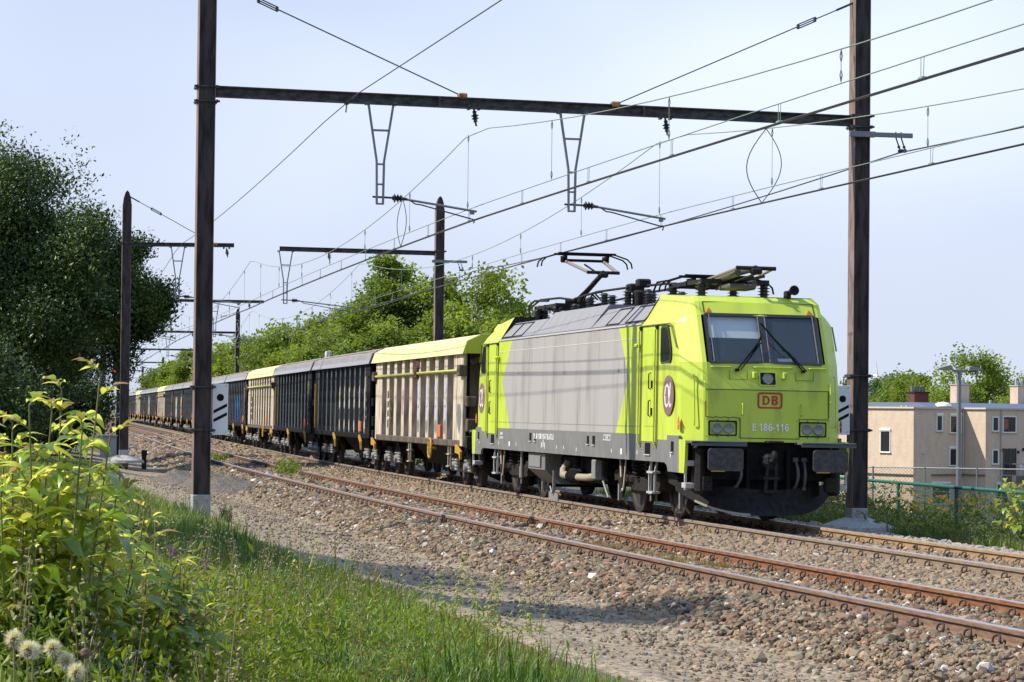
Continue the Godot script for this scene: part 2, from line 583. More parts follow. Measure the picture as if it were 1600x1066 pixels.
func stones() -> void:
	var fn := FastNoiseLite.new()
	fn.seed = 21
	fn.frequency = 0.35
	var sets := [[], [], [], [], []]
	var cols := [[], [], [], [], []]
	# zone: z from, z to, stones per square metre, radius
	for zone in [[25.0, 4.0, 640, 0.030], [4.0, -20.0, 330, 0.036], [-20.0, -60.0, 120, 0.050], [-60.0, -150.0, 34, 0.08]]:
		var area: float = (zone[0] - zone[1]) * 9.3
		for i in int(area * zone[2]):
			var z := rnd(zone[1], zone[0])
			var reach := -6.55 - 1.5 * smoothstep(13.0, 22.0, z)
			var u := rnd(reach, 3.0)
			if u < -5.9 and rng.randf() < 0.3:
				continue
			if u > -0.6 and u < 0.6 and z < -0.5:
				if rng.randf() < 0.6:
					continue
			var mid := absf(u + 3.79) < 0.62 or absf(u) < 0.62
			var r: float = zone[3] * exp(rng.randfn() * 0.36)
			var y := bed(u) + rnd(-0.03, 0.03) - (0.03 if mid else 0.0)
			var dist := fn.get_noise_2d(u * 3.0, z)
			# toe of the slope: fewer and dustier stones
			if u < -5.7:
				y = maxf(y, land(u, z) + rnd(0.015, 0.05))
				if rng.randf() < 0.30 + 0.62 * smoothstep(-5.7, reach, u):
					continue
			var xf := Transform3D(Basis.from_euler(Vector3(rnd(-0.6, 0.6), rnd(0, TAU), rnd(-0.6, 0.6))).scaled(Vector3(r, r, r)), Vector3(u + g(z), y, z))
			var w := rng.randf()
			var c := Color(0.178, 0.128, 0.078).lerp(Color(0.192, 0.112, 0.070), rng.randf()) * exp(rng.randfn() * 0.34)
			if w < 0.22:
				c = Color(0.20, 0.175, 0.120) * rnd(0.7, 1.35)
			elif w < 0.255:
				c = Color(0.46, 0.43, 0.40) * rnd(0.85, 1.3)
			elif w < 0.36:
				c = Color(0.085, 0.064, 0.05)
			if u > 1.0:
				c = c.lerp(Color(0.36, 0.33, 0.30), 0.65)
			elif u > -2.9:
				c = c.lerp(Color(0.31, 0.235, 0.155), 0.38)
			c = c.lerp(Color(0.30, 0.245, 0.165), clampf(0.35 * (dist + 0.2) + 0.5 * smoothstep(-5.4, -6.4, u), 0, 0.75))
			c.a = 1.0
			var k := rng.randi() % 5
			sets[k].append(xf)
			cols[k].append(c)
	# loose stones strewn over the path
	for i in 5200:
		var z := rnd(-40.0, 27.0)
		var u := -6.3 - absf(rng.randfn()) * 0.8 - 0.8 * smoothstep(12.0, 22.0, z) * rng.randf()
		var r := rnd(0.008, 0.03) * (1.25 if rng.randf() < 0.15 else 1.0)
		sets[i % 5].append(Transform3D(Basis.from_euler(Vector3(rnd(-0.6, 0.6), rnd(0, TAU), rnd(-0.6, 0.6))).scaled(Vector3(r, r, r)), Vector3(u + g(z), land(u, z) + 0.055, z)))
		cols[i % 5].append(Color(0.23, 0.18, 0.13) * rnd(0.55, 1.3))
	for k in 5:
		many("ballast_stones", stone_mesh(40 + k), M.stone, sets[k], cols[k])

func rail_zs() -> Array:
	return steps(34.0, -72.0, 2.0) + [-85.0, -100.0, -120.0, -150.0, -190.0, -240.0, -300.0, -380.0, -470.0]

func sweep(poly: Array, u0: float, y0: float) -> MB:
	var b := MB.new()
	var zs := rail_zs()
	for i in zs.size() - 1:
		for k in poly.size():
			var p: Vector2 = poly[k]
			var q: Vector2 = poly[(k + 1) % poly.size()]
			var o := Vector3(q.y - p.y, -(q.x - p.x), 0)
			var x0 := u0 + g(zs[i])
			var x1 := u0 + g(zs[i + 1])
			b.quad(Vector3(x0 + p.x, y0 + p.y, zs[i]), Vector3(x0 + q.x, y0 + q.y, zs[i]), Vector3(x1 + q.x, y0 + q.y, zs[i + 1]), Vector3(x1 + p.x, y0 + p.y, zs[i + 1]), o)
	return b

func tracks() -> void:
	var prof := [Vector2(-0.075, -0.172), Vector2(0.075, -0.172), Vector2(0.075, -0.16), Vector2(0.022, -0.142), Vector2(0.009, -0.125), Vector2(0.009, -0.055), Vector2(0.036, -0.042), Vector2(0.036, -0.01), Vector2(0.026, -0.001), Vector2(-0.026, -0.001), Vector2(-0.036, -0.01), Vector2(-0.036, -0.042), Vector2(-0.009, -0.055), Vector2(-0.009, -0.125), Vector2(-0.022, -0.142), Vector2(-0.075, -0.16)]
	var top := [Vector2(-0.031, -0.007), Vector2(-0.025, 0.0015), Vector2(0.025, 0.0015), Vector2(0.031, -0.007)]
	var clip := MB.new()
	var ring := []
	for k in 10:
		var a := -0.5 + k * (PI + 1.15) / 9.0
		ring.append(Vector3(0.012 * sin(a * 1.5), 0.036 + 0.036 * sin(a), 0.038 * cos(a)))
	clip.tube(ring, 0.0085, 5)
	clip.tube([Vector3(0.0, 0.004, -0.06), Vector3(0.0, 0.018, 0.05)], 0.0085, 5)
	clip.box(Vector3(-0.022, 0.012, 0.0), Vector3(0.035, 0.03, 0.06), Basis(), 0.006)
	clip.tube([Vector3(-0.012, 0.0, 0.075), Vector3(-0.012, 0.045, 0.075)], 0.010, 6)
	clip.box(Vector3(-0.012, 0.03, 0.075), Vector3(0.03, 0.012, 0.034))
	var clip_mesh := clip.mesh()
	var clip_mat := worn(tex(71, 0.05, [Color(0.018, 0.014, 0.012), Color(0.075, 0.05, 0.035)]), Vector3(6, 6, 6), 0.75)
	var sl := MB.new()
	sl.box(Vector3(0, -0.285, 0), Vector3(2.5, 0.2, 0.24), Basis(), 0.03)
	var sl_mesh := sl.mesh()
	for t in 2:
		var u0 := -3.79 if t == 0 else 0.0
		var track := Node3D.new()
		track.name = "railway_track" if t == 0 else "railway_track_001"
		add_child(track)
		track.set_meta("kind", "structure")
		for s in [-1, 1]:
			var lift: float = -0.009 * s
			var mt: Material = (M.rust_b if s < 0 else M.rust_o) if t == 0 else (worn(tex(72, 0.03, [Color(0.17, 0.125, 0.085), Color(0.27, 0.205, 0.145)]), Vector3(1.2, 3, 0.5), 0.9) if s < 0 else M.rust_t)
			var rail := part("rail", sweep(prof, u0 + s * 0.7535, lift), mt, track)
			part("running_surface", sweep(top, u0 + s * 0.7535, lift), M.head, rail)
		var far_clips := []
		var far_sleepers := []
		var z := 24.0
		while z > -150.0:
			var yaw := atan2(dg(z), 1.0)
			var xf := Transform3D(Basis(Vector3.UP, yaw), Vector3(u0 + g(z), 0, z))
			if z > -17.5:
				part("sleeper", sl_mesh, M.sleeper, track, xf)
			else:
				far_sleepers.append(xf)
			for s in [-1, 1]:
				for e in [-1, 1]:
					var c := xf * Transform3D(Basis(Vector3.UP, 0.0 if e < 0 else PI), Vector3(s * 0.7535 + e * 0.074, -0.165 - 0.009 * s, 0))
					if e < 0 and z > -17.5:
						part("rail_clip", clip_mesh, clip_mat, track, c.scaled_local(Vector3(1.3, 1.4, 1.3)))
					elif z > -60.0:
						far_clips.append(c.scaled_local(Vector3(1.3, 1.4, 1.3)))
			z -= 0.6
		many("distant_clips", clip_mesh, clip_mat, far_clips, [], track)
		many("distant_sleepers", sl_mesh, M.sleeper, far_sleepers, [], track)
	# insulated joint plates on the near track
	for s in [[-4.4, -0.7535], [-3.3, 0.7535]]:
		var b := MB.new()
		b.box(Vector3(-0.026, -0.09, 0), Vector3(0.03, 0.085, 0.5), Basis(), 0.006)
		b.box(Vector3(0.026, -0.09, 0), Vector3(0.03, 0.085, 0.5), Basis(), 0.006)
		for k in 4:
			b.tube([Vector3(-0.06, -0.085, -0.18 + 0.12 * k), Vector3(-0.03, -0.085, -0.18 + 0.12 * k)], 0.016, 6)
		part("joint_plate", b, M.rust_b, get_node("railway_track"), Transform3D(Basis(), Vector3(-3.79 + s[1] + g(s[0]), 0, s[0])))

# ---------------------------------------------------------------- locomotive
const W := 1.39

func zf(y: float) -> float:   # how far forward the middle of the nose reaches at height y
	var k := [[0.8, 8.84], [1.34, 8.87], [2.17, 8.83], [2.62, 8.73], [3.40, 8.34], [3.62, 8.18], [3.72, 8.0]]
	for i in k.size() - 1:
		if y <= k[i + 1][0]:
			return lerpf(k[i][1], k[i + 1][1], clampf((y - k[i][0]) / (k[i + 1][0] - k[i][0]), 0, 1))
	return 8.0

func wide(y: float) -> float:
	if y < 3.28:
		return W
	return lerpf(W, 1.06, clampf((y - 3.28) / 0.40, 0, 1))

func nose(u: float, y: float) -> Vector3:   # point of the cab's skin: u runs -4..4 round the nose from the left door to the right door
	var s := signf(u)
	var a := absf(u)
	var w := wide(y)
	var f := zf(y)
	var fx := minf(1.07, w - 0.03)
	var pts := [Vector3(0, y, f), Vector3(fx * 0.94, y, f - 0.035), Vector3(fx, y, f - 0.06), Vector3(w - 0.045 * (1.0 if y < 3.3 else 0.4), y, f - 0.44), Vector3(w, y, f - 1.15), Vector3(w, y, 6.0)]
	if y > 3.5:
		pts[5].y += 0.10 * (y - 3.28) / 0.44
		pts[4].y += 0.04
	var x := minf(a * 1.25, 4.9999)
	var k := int(x)
	var p: Vector3 = pts[k].lerp(pts[k + 1], x - k)
	p.x *= s if s != 0.0 else 1.0
	return p

func side_text(s: String, size: float, font: String, bold := 400) -> TextMesh:
	var f := SystemFont.new()
	f.font_names = PackedStringArray([font])
	f.font_weight = bold
	var t := TextMesh.new()
	t.text = s
	t.font = f
	t.font_size = 64
	t.pixel_size = size / 64.0
	t.depth = 0.006
	t.curve_step = 1.0
	return t

func rounded(w: float, h: float, r: float, k := 4) -> PackedVector2Array:
	var o := PackedVector2Array()
	for c in [[1, 1, 0.0], [-1, 1, PI / 2], [-1, -1, PI], [1, -1, PI * 1.5]]:
		for i in k + 1:
			var a: float = c[2] + i * PI / 2 / k
			o.append(Vector2(c[0] * (w / 2 - r) + r * cos(a), c[1] * (h / 2 - r) + r * sin(a)))
	return o

# an upright outline on the left flank: points are (z, y)
func flank(pts: Array, x: float, thick: float, right := false) -> MB:
	var b := MB.new()
	var p := PackedVector2Array()
	for q in pts:
		p.append(Vector2(q[0], q[1]))
	var bs := Basis(Vector3(0, 0, 1), Vector3(0, 1, 0), Vector3(-1, 0, 0))
	b.prism(p, thick, Transform3D(bs, Vector3((1.0 if right else -1.0) * (x - thick * 0.5), 0, 0)))
	return b

func frame_ring(outer: PackedVector2Array, inner: PackedVector2Array, depth: float, xf: Transform3D) -> MB:
	var b := MB.new()
	var h := depth / 2
	for i in outer.size():
		var k := (i + 1) % outer.size()
		for s: float in [-1.0, 1.0]:
			b.quad(xf * Vector3(outer[i].x, outer[i].y, s * h), xf * Vector3(outer[k].x, outer[k].y, s * h), xf * Vector3(inner[k].x, inner[k].y, s * h), xf * Vector3(inner[i].x, inner[i].y, s * h), xf.basis * Vector3(0, 0, s))
		for c in [[outer, 1.0], [inner, -1.0]]:
			var m: Vector2 = (c[0][i] + c[0][k]) * 0.5 * c[1]
			b.quad(xf * Vector3(c[0][i].x, c[0][i].y, -h), xf * Vector3(c[0][k].x, c[0][k].y, -h), xf * Vector3(c[0][k].x, c[0][k].y, h), xf * Vector3(c[0][i].x, c[0][i].y, h), xf.basis * Vector3(m.x, m.y, 0))
	return b

func wheel_mesh(r: float, w: float) -> ArrayMesh:
	var b := MB.new()
	var x := Transform3D(Basis(Vector3(0, 1, 0), Vector3(-1, 0, 0), Vector3(0, 0, 1)), Vector3.ZERO)
	b.lathe([Vector2(0, w * 0.62), Vector2(r * 0.16, w * 0.62), Vector2(r * 0.2, w * 0.42), Vector2(r * 0.5, w * 0.12), Vector2(r * 0.80, w * 0.30), Vector2(r * 0.86, w * 0.5), Vector2(r, w * 0.5), Vector2(r * 1.005, -w * 0.28), Vector2(r * 1.055, -w * 0.34), Vector2(r * 1.05, -w * 0.5), Vector2(r * 0.86, -w * 0.5), Vector2(r * 0.80, -w * 0.3), Vector2(r * 0.2, -w * 0.2), Vector2(0, -w * 0.2)], x, 28)
	return b.mesh()

func spring(b: MB, at: Vector3, r: float, h: float, coils := 5) -> void:
	var p := []
	for i in coils * 8 + 1:
		var a := TAU * i / 8.0
		p.append(at + Vector3(cos(a) * r, h * (float(i) / (coils * 8) - 0.5), sin(a) * r))
	b.tube(p, h / coils * 0.30, 5)

func locomotive() -> void:
	var L := thing("electric_locomotive", "lime green and grey electric locomotive with raised rear pantograph heading the freight train", "locomotive", Vector3(0.045, 0, -9.45))
	L.rotation = Vector3(0, 0.002, -0.009)
	var S := Vector3(1, 1, 1)
	# flanks, grey hexagon between two lime fields; the skin is 3 cm thick
	var top := 3.285
	var low := 1.42
	var zl := [-4.66, -5.58, -4.76]   # rear edge of the grey at top, middle and bottom
	var zr := [4.44, 5.17, 4.32]
	for r in [false, true]:
		var m := -1.0 if r else 1.0
		part("side_panel", flank([[zl[0] * m, top], [zr[0] * m, top], [zr[1] * m, 2.40], [zr[2] * m, low], [zl[2] * m, low], [zl[1] * m, 2.40]], W, 0.03, r), M.grey_side, L)
		part("side_panel", flank([[zr[0] * m, top], [6.01 * m, top], [6.01 * m, low], [zr[2] * m, low], [zr[1] * m, 2.40]], W, 0.03, r), M.lime, L)
		part("side_panel", flank([[-6.01 * m, top], [zl[0] * m, top], [zl[1] * m, 2.40], [zl[2] * m, low], [-6.01 * m, low]], W, 0.03, r), M.lime, L)
		# solebar band, arched over the steps
		var band := [[-8.43, 1.42], [8.46, 1.42], [8.50, 0.82], [7.82, 0.825], [7.80, 0.88], [7.74, 0.93], [7.62, 0.965], [7.4, 0.97], [5.0, 0.965], [-5.0, 0.965], [-7.4, 0.97], [-7.62, 0.965], [-7.74, 0.93], [-7.80, 0.88], [-7.82, 0.825], [-8.47, 0.82]]
		part("solebar", flank(band, W - 0.002, 0.04, r), M.band, L)
		# gutter
		var gt := MB.new()
		gt.box(Vector3((1 if r else -1) * (W + 0.002), 3.30, 0), Vector3(0.035, 0.035, 12.0), Basis(), 0.008)
		part("gutter", gt, M.pale, L)
		var ln := MB.new()
		ln.box(Vector3((1 if r else -1) * W, 3.06, 0.0), Vector3(0.008, 0.012, 12.0))
		part("trim_line", ln, mat(Color(0.55, 0.53, 0.53), 0.5), L)
		var sm := MB.new()
		sm.box(Vector3((1 if r else -1) * W, 1.55, 0.0), Vector3(0.006, 0.010, 12.0))
		for zz in [-2.9, -0.3, 1.4]:
			sm.box(Vector3((1 if r else -1) * W, 2.4 if zz == -2.9 else 1.9, zz), Vector3(0.005, 1.7 if zz == -2.9 else 0.7, 0.006))
		part("panel_seam", sm, mat(Color(0.20, 0.17, 0.16), 0.8), L)
	# roof: sloping louvre panels, deck, raised hood
	var zs := [-6.0, -4.95, -3.95, -2.75, 2.20, 3.25, 4.25, 4.65, 6.0]
	for sx in [-1, 1]:
		for i in zs.size() - 1:
			var hi := 3.80 if i == 3 else 3.69
			var xt := 1.03 if i != 3 else 0.98
			var b := MB.new()
			var a0 := Vector3(sx * (W - 0.02), 3.325, zs[i] + 0.012)
			var a1 := Vector3(sx * (W - 0.02), 3.325, zs[i + 1] - 0.012)
			var slope := 0.30 if i == 3 else 0.0
			var b0 := Vector3(sx * xt, hi, zs[i] + 0.012 + slope)
			var b1 := Vector3(sx * xt, hi, zs[i + 1] - 0.012 - slope * 0.3)
			var o := Vector3(sx, 1, 0)
			b.quad(a0, a1, b1, b0, o)
			b.quad(b0, b1, Vector3(sx * 0.5, hi + 0.01, b1.z), Vector3(sx * 0.5, hi + 0.01, b0.z), Vector3.UP)
			b.quad(a0, b0, b0 + Vector3(-sx * 0.05, -0.1, 0), a0 + Vector3(-sx * 0.05, 0, 0), Vector3(0, 0, -1))
			b.quad(a1, b1, b1 + Vector3(-sx * 0.05, -0.1, 0), a1 + Vector3(-sx * 0.05, 0, 0), Vector3(0, 0, 1))
			if i == 3:
				b.quad(b1, Vector3(sx * 0.5, hi, b1.z), Vector3(sx * 0.5, 3.6, b1.z), Vector3(sx * xt, 3.6, b1.z), Vector3(0, 0, 1))
			var pn := part("roof_panel", b, M.roof_grey, L)
			if i in [0, 1, 5, 7]:   # louvred ones carry an inner grille and a row of bolts
				var gr := MB.new()
				var up := (b0 - a0)
				var nrm := Vector3(sx * up.y, absf(up.x), 0).normalized()
				for k in 2:
					var f := 0.10 + 0.80 * k
					gr.bar(a0 + up * f + nrm * 0.006, a1 + (b1 - a1) * f + nrm * 0.006, 0.03, 0.012, nrm)
				for f in [0.02, 0.98]:
					gr.bar(a0.lerp(a1, f) + up * 0.1 + nrm * 0.006, a0.lerp(a1, f) + up * 0.9 + nrm * 0.006, 0.03, 0.012, nrm)
				part("grille", gr, M.dark, pn)
	var dk := MB.new()
	dk.box(Vector3(0, 3.62, 0), Vector3(2.02, 0.12, 12.0))
	dk.box(Vector3(0, 3.74, -0.3), Vector3(1.9, 0.11, 4.4))
	part("roof_deck", dk, M.dark, L)
	var gap := MB.new()
	for sx in [-1, 1]:
		gap.box(Vector3(sx * (W - 0.06), 3.32, 0), Vector3(0.06, 0.05, 11.9))
	part("roof_gap", gap, M.black, L)
	# inner box so that nothing shows through
	var core := MB.new()
	core.box(Vector3(0, 2.15, 0), Vector3(2.6, 2.3, 11.8))
	core.box(Vector3(0, 1.12, 0), Vector3(2.5, 0.28, 16.4))
	part("underframe", core, M.black, L)
	for e in 2:
		loco_end(L, Transform3D(Basis(Vector3.UP, PI * e), Vector3.ZERO), e)
	loco_under(L)
	loco_roof(L)

func loco_end(L: Node3D, E: Transform3D, e: int) -> void:
	# cab skin, left open at the windscreen
	var ys := [1.34, 1.75, 2.17, 2.62, 3.0, 3.28, 3.40, 3.62, 3.72]
	var us := [-4.0, -3.2, -2.8, -2.4, -2.0, -1.6, -0.8, 0.0, 0.8, 1.6, 2.0, 2.4, 2.8, 3.2, 4.0]
	var b := MB.new()
	for i in ys.size() - 1:
		for k in us.size() - 1:
			if us[k] >= -0.81 and us[k + 1] <= 0.81 and ys[i] >= 2.61 and ys[i + 1] <= 3.41:
				continue
			var q := []
			for s in [[k, i], [k + 1, i], [k + 1, i + 1], [k, i + 1]]:
				q.append(nose(us[s[0]], ys[s[1]]))
			var o: Vector3 = (q[0] + q[2]) * 0.5 - Vector3(0, 2.4, 6.5)
			b.quad(q[0], q[1], q[2], q[3], o)
	# cab roof
	for k in 7:
		var l0 := nose(us[k], 3.72)
		var l1 := nose(us[k + 1], 3.72)
		b.quad(l0, l1, Vector3(-l1.x, l1.y + 0.01, l1.z), Vector3(-l0.x, l0.y + 0.01, l0.z), Vector3.UP)
	part("cab_shell", b, M.lime, L, E)
	var bk := MB.new()   # end of the cab roof above the lower machine roof
	for s in [-1, 1]:
		bk.quad(Vector3(s * 1.06, 3.82, 6.0), Vector3(s * W, 3.28, 6.0), Vector3(s * 0.9, 3.28, 6.0), Vector3(s * 0.5, 3.82, 6.0), Vector3(0, 0, -1))
	bk.box(Vector3(0, 3.72, 6.01), Vector3(2.0, 0.18, 0.03))
	part("cab_bulkhead", bk, M.dark, L, E)
	# interior
	var inn := MB.new()
	inn.box(Vector3(0, 2.85, 6.6), Vector3(2.04, 1.3, 0.05))
	inn.box(Vector3(0, 2.28, 7.45), Vector3(2.1, 0.05, 1.7))
	inn.box(Vector3(0, 2.47, 8.2), Vector3(1.9, 0.32, 0.5), Basis(Vector3.RIGHT, 0.25), 0.06)
	inn.box(Vector3(0, 3.47, 7.4), Vector3(1.9, 0.05, 1.6))
	for s in [-1, 1]:
		inn.box(Vector3(s * 1.02, 2.85, 7.35), Vector3(0.04, 1.25, 1.5))
		inn.box(Vector3(s * 0.5, 2.60, 7.2), Vector3(0.5, 0.7, 0.12), Basis(), 0.05)
	part("cab_interior", inn, M.interior, L, E)
	var c00 := nose(-0.75, 2.62)
	var c10 := nose(0.75, 2.62)
	var c01 := nose(-0.75, 3.40)
	var c11 := nose(0.75, 3.40)
	# windscreen: two panes in a black frame, both lying on the raked plane
	var fr := MB.new()
	var out := Vector3(0, 0.45, 0.89)
	for p in [[c00, c10], [c01, c11], [c00, c01], [c10, c11], [(c00 + c10) * 0.5, (c01 + c11) * 0.5]]:
		fr.bar(p[0] + out * 0.01, p[1] + out * 0.01, 0.05 if p[0] != (c00 + c10) * 0.5 else 0.10, 0.03, out)
	part("windscreen_frame", fr, mat(Color(0.035, 0.032, 0.032), 0.35), L, E)
	for s in 2:
		var a := c00.lerp(c10, 0.0 if s == 0 else 0.5)
		var d := c00.lerp(c10, 0.5 if s == 0 else 1.0)
		var f := c01.lerp(c11, 0.5 if s == 0 else 1.0)
		var h := c01.lerp(c11, 0.0 if s == 0 else 0.5)
		var gl := MB.new()
		gl.quad(a, d, f, h, out)
		var pane := part("windscreen", gl, M.glass, L, E)
		var st := MB.new()   # bright rubber line beside each edge
		for kk in [[a, h], [d, f]]:
			var inw := Vector3((0.06 if kk[0] == a else -0.06), 0, 0)
			st = MB.new()
			st.bar(kk[0] + out * 0.03 + inw, kk[1] + out * 0.03 + inw, 0.014, 0.008, out)
			part("edge_strip", st, M.steel, pane)
		# wiper: arm and blade
		var foot := Vector3(-0.52 if s == 0 else 0.60, 2.50, 8.79)
		var tip := Vector3(-0.10 if s == 0 else 0.16, 2.98 if s == 0 else 3.02, 8.56 + 0.07)
		var wp := MB.new()
		wp.tube([foot, tip], 0.013, 5)
		wp.tube([foot + Vector3(0.06, 0.0, 0.0), tip + Vector3(0.02, -0.03, 0.01)], 0.010, 5)
		wp.box(foot, Vector3(0.07, 0.05, 0.05), Basis(), 0.01)
		var bl := MB.new()
		var d0 := (tip - foot).normalized()
		bl.bar(tip - d0 * 0.22 + Vector3(0.012, -0.03, 0.0), tip + (d0 * 0.30 if s == 1 else d0 * 0.06) + Vector3(-0.03 * s, 0.03, -0.02), 0.022, 0.03)
		var w := part("wiper", wp, M.black, L, E)
		part("wiper_blade", bl, M.black, w)
		var pl := MB.new()   # lidded wiper motor plate under the glass
		for q in [[-0.15, 0.0], [0.15, 0.0]]:
			pl.box(Vector3(foot.x + q[0] + 0.03, 2.42, nose(0, 2.42).z + 0.002), Vector3(0.006, 0.14, 0.006))
		pl.box(Vector3(foot.x + 0.03, 2.35, nose(0, 2.35).z + 0.002), Vector3(0.30, 0.006, 0.006))
		part("wiper_plate_seam", pl, M.seam, L, E)
	if e == 0:
		var bd := MB.new()
		bd.quad(c00.lerp(c01, 0.52) + Vector3(0.05, 0, -0.06), c00.lerp(c01, 0.52) + Vector3(0.95, 0, -0.06), c01 + Vector3(0.95, 0, -0.06), c01 + Vector3(0.05, 0, -0.06), Vector3(0, 0, 1))
		part("sun_blind", bd, M.blind, L, E)
	var hl := Basis()
	# grooves round the front lid, headboard and roof lid
	var sm := MB.new()
	for p in [[-0.97, 2.18, 1.12, 2.18], [-0.97, 1.74, -0.97, 2.18], [1.12, 1.74, 1.12, 2.18], [-0.97, 1.74, -0.40, 1.72], [0.60, 1.72, 1.12, 1.72], [-0.40, 1.40, -0.40, 1.73], [0.60, 1.40, 0.60, 1.73], [-0.40, 1.40, 0.60, 1.40]]:
		var a := Vector3(clampf(p[0] - 0.07, -1.04, 1.04), p[1], zf(p[1]) - 0.035 * absf(p[0]) + 0.004)
		var d := Vector3(clampf(p[2] - 0.07, -1.04, 1.04), p[3], zf(p[3]) - 0.035 * absf(p[2]) + 0.004)
		if absf(a.y - d.y) < 0.05:
			for k in 4:
				var x0 := lerpf(a.x, d.x, k / 4.0)
				var x1 := lerpf(a.x, d.x, (k + 1) / 4.0)
				sm.bar(Vector3(x0, a.y, zf(a.y) - 0.036 * absf(x0) + 0.002), Vector3(x1, d.y, zf(d.y) - 0.036 * absf(x1) + 0.002), 0.012, 0.010)
		else:
			sm.bar(a, d, 0.012, 0.010)
	for p in [[-0.75, 3.62, 0.75, 3.62], [-0.75, 3.44, -0.75, 3.62], [0.75, 3.44, 0.75, 3.62]]:
		sm.bar(nose(p[0], p[1]) + out * 0.003, nose(p[2], p[3]) + out * 0.003, 0.014, 0.010)
	part("front_seam", sm, M.seam, L, E)
	# emblem: rounded red border with two letters
	var ez := zf(2.02) + 0.004
	var em := frame_ring(rounded(0.42, 0.265, 0.05), rounded(0.365, 0.21, 0.03), 0.008, Transform3D(hl, Vector3(0.03, 2.015, ez)))
	var emb := part("emblem", em, M.red, L, E)
	var lt := side_text("DB", 0.215, "Droid Sans", 700)
	part("emblem_letters", lt, M.red, emb, Transform3D(Basis().scaled(Vector3(1.0, 0.95, 1)), Vector3(0.03, 2.013, ez)))
	var nt := side_text("E 186-116", 0.165, "Droid Sans", 700)
	part("number_lettering", nt, mat(Color(0.80, 0.80, 0.76), 0.6), L, E * Transform3D(Basis().scaled(Vector3(0.86, 1, 1)), Vector3(0.035, 1.577, zf(1.58) + 0.006)))
	# headlight units
	for s in [-1, 1]:
		var hx: float = s * 0.76
		var hz := zf(1.55) - 0.028
		var fm := frame_ring(rounded(0.47, 0.245, 0.02, 2), rounded(0.43, 0.205, 0.02, 2), 0.02, Transform3D(Basis(Vector3.UP, s * 0.035), Vector3(hx, 1.555, hz + 0.008)))
		var un := part("headlight_unit", fm, M.black, L, E)
		var rc := MB.new()
		rc.box(Vector3(hx, 1.555, hz - 0.004), Vector3(0.43, 0.21, 0.02))
		part("headlight_recess", rc, mat(Color(0.30, 0.36, 0.05), 0.4), un)
		for k in 2:
			var lx: float = hx + (k - 0.5) * 0.20
			var lp := MB.new()
			var fw := Transform3D(Basis(Vector3.RIGHT, PI / 2), Vector3(lx, 1.555, hz + 0.006))
			lp.lathe([Vector2(0.092, 0.0), Vector2(0.092, 0.016), Vector2(0.078, 0.020), Vector2(0.06, 0.010), Vector2(0.03, 0.006), Vector2(0.0, 0.005)], fw, 20)
			part("headlight", lp, M.lamp_glass, un)
		var bo := MB.new()
		for q in 8:
			bo.box(Vector3(hx - 0.27 + 0.18 * (q % 4), 1.42 if q < 4 else 1.69, hz + 0.014), Vector3(0.014, 0.014, 0.008))
		part("bolts", bo, M.seam, un)
	# upper lamp
	var uz := zf(2.36)
	var ul := part("upper_headlight", frame_ring(rounded(0.30, 0.24, 0.02, 2), rounded(0.26, 0.20, 0.02, 2), 0.02, Transform3D(Basis(Vector3.RIGHT, -0.2), Vector3(0.0, 2.365, uz + 0.006))), M.lime, L, E)
	var um := MB.new()
	um.box(Vector3(0.0, 2.365, uz - 0.004), Vector3(0.27, 0.21, 0.02), Basis(Vector3.RIGHT, -0.2))
	part("lamp_recess", um, M.dark, ul)
	var uk := MB.new()
	uk.lathe([Vector2(0.095, 0.0), Vector2(0.09, 0.014), Vector2(0.06, 0.006), Vector2(0.0, 0.004)], Transform3D(Basis(Vector3.RIGHT, PI / 2 - 0.2), Vector3(0.0, 2.365, uz + 0.008)), 8)
	part("lamp_lens", uk, M.lamp_glass, ul)
	# grab rails and lugs
	for p in [[-0.93, 2.545, -0.62, 2.545], [-0.22, 2.55, 0.42, 2.55], [0.72, 2.545, 1.0, 2.545], [-1.06, 1.98, -1.06, 2.30], [1.06, 1.98, 1.06, 2.30], [-0.44, 1.78, -0.44, 1.95], [0.56, 1.78, 0.56, 1.95], [-1.20, 1.60, -1.20, 2.42], [1.20, 1.60, 1.20, 2.42]]:
		var gr := MB.new()
		var za: float = zf(p[1]) - 0.036 * absf(p[0]) if absf(p[0]) < 1.1 else zf(p[1]) - 0.19
		var zb: float = zf(p[3]) - 0.036 * absf(p[2]) if absf(p[0]) < 1.1 else zf(p[3]) - 0.19
		var a := Vector3(p[0], p[1], za)
		var d := Vector3(p[2], p[3], zb)
		var o := Vector3(0, 0, 0.055)
		gr.tube([a, a + o * 0.7, a.lerp(d, 0.06) + o, d.lerp(a, 0.06) + o, d + o * 0.7, d], 0.013, 6)
		part("grab_rail", gr, M.lime, L, E)
	for s in [-0.23, 0.28]:
		var lg := MB.new()
		lg.box(Vector3(s, 2.42, uz + 0.03), Vector3(0.075, 0.11, 0.08), Basis(), 0.012)
		lg.box(Vector3(s - 0.02, 2.42, uz + 0.075), Vector3(0.012, 0.09, 0.02))
		part("lamp_bracket", lg, M.lime, L, E)
	for s in [-0.86, 0.86]:
		part("warning_label", warning(Transform3D(Basis(Vector3.RIGHT, -0.45), Vector3(s, 3.465, zf(3.465) - 0.025))), M.orange, L, E)
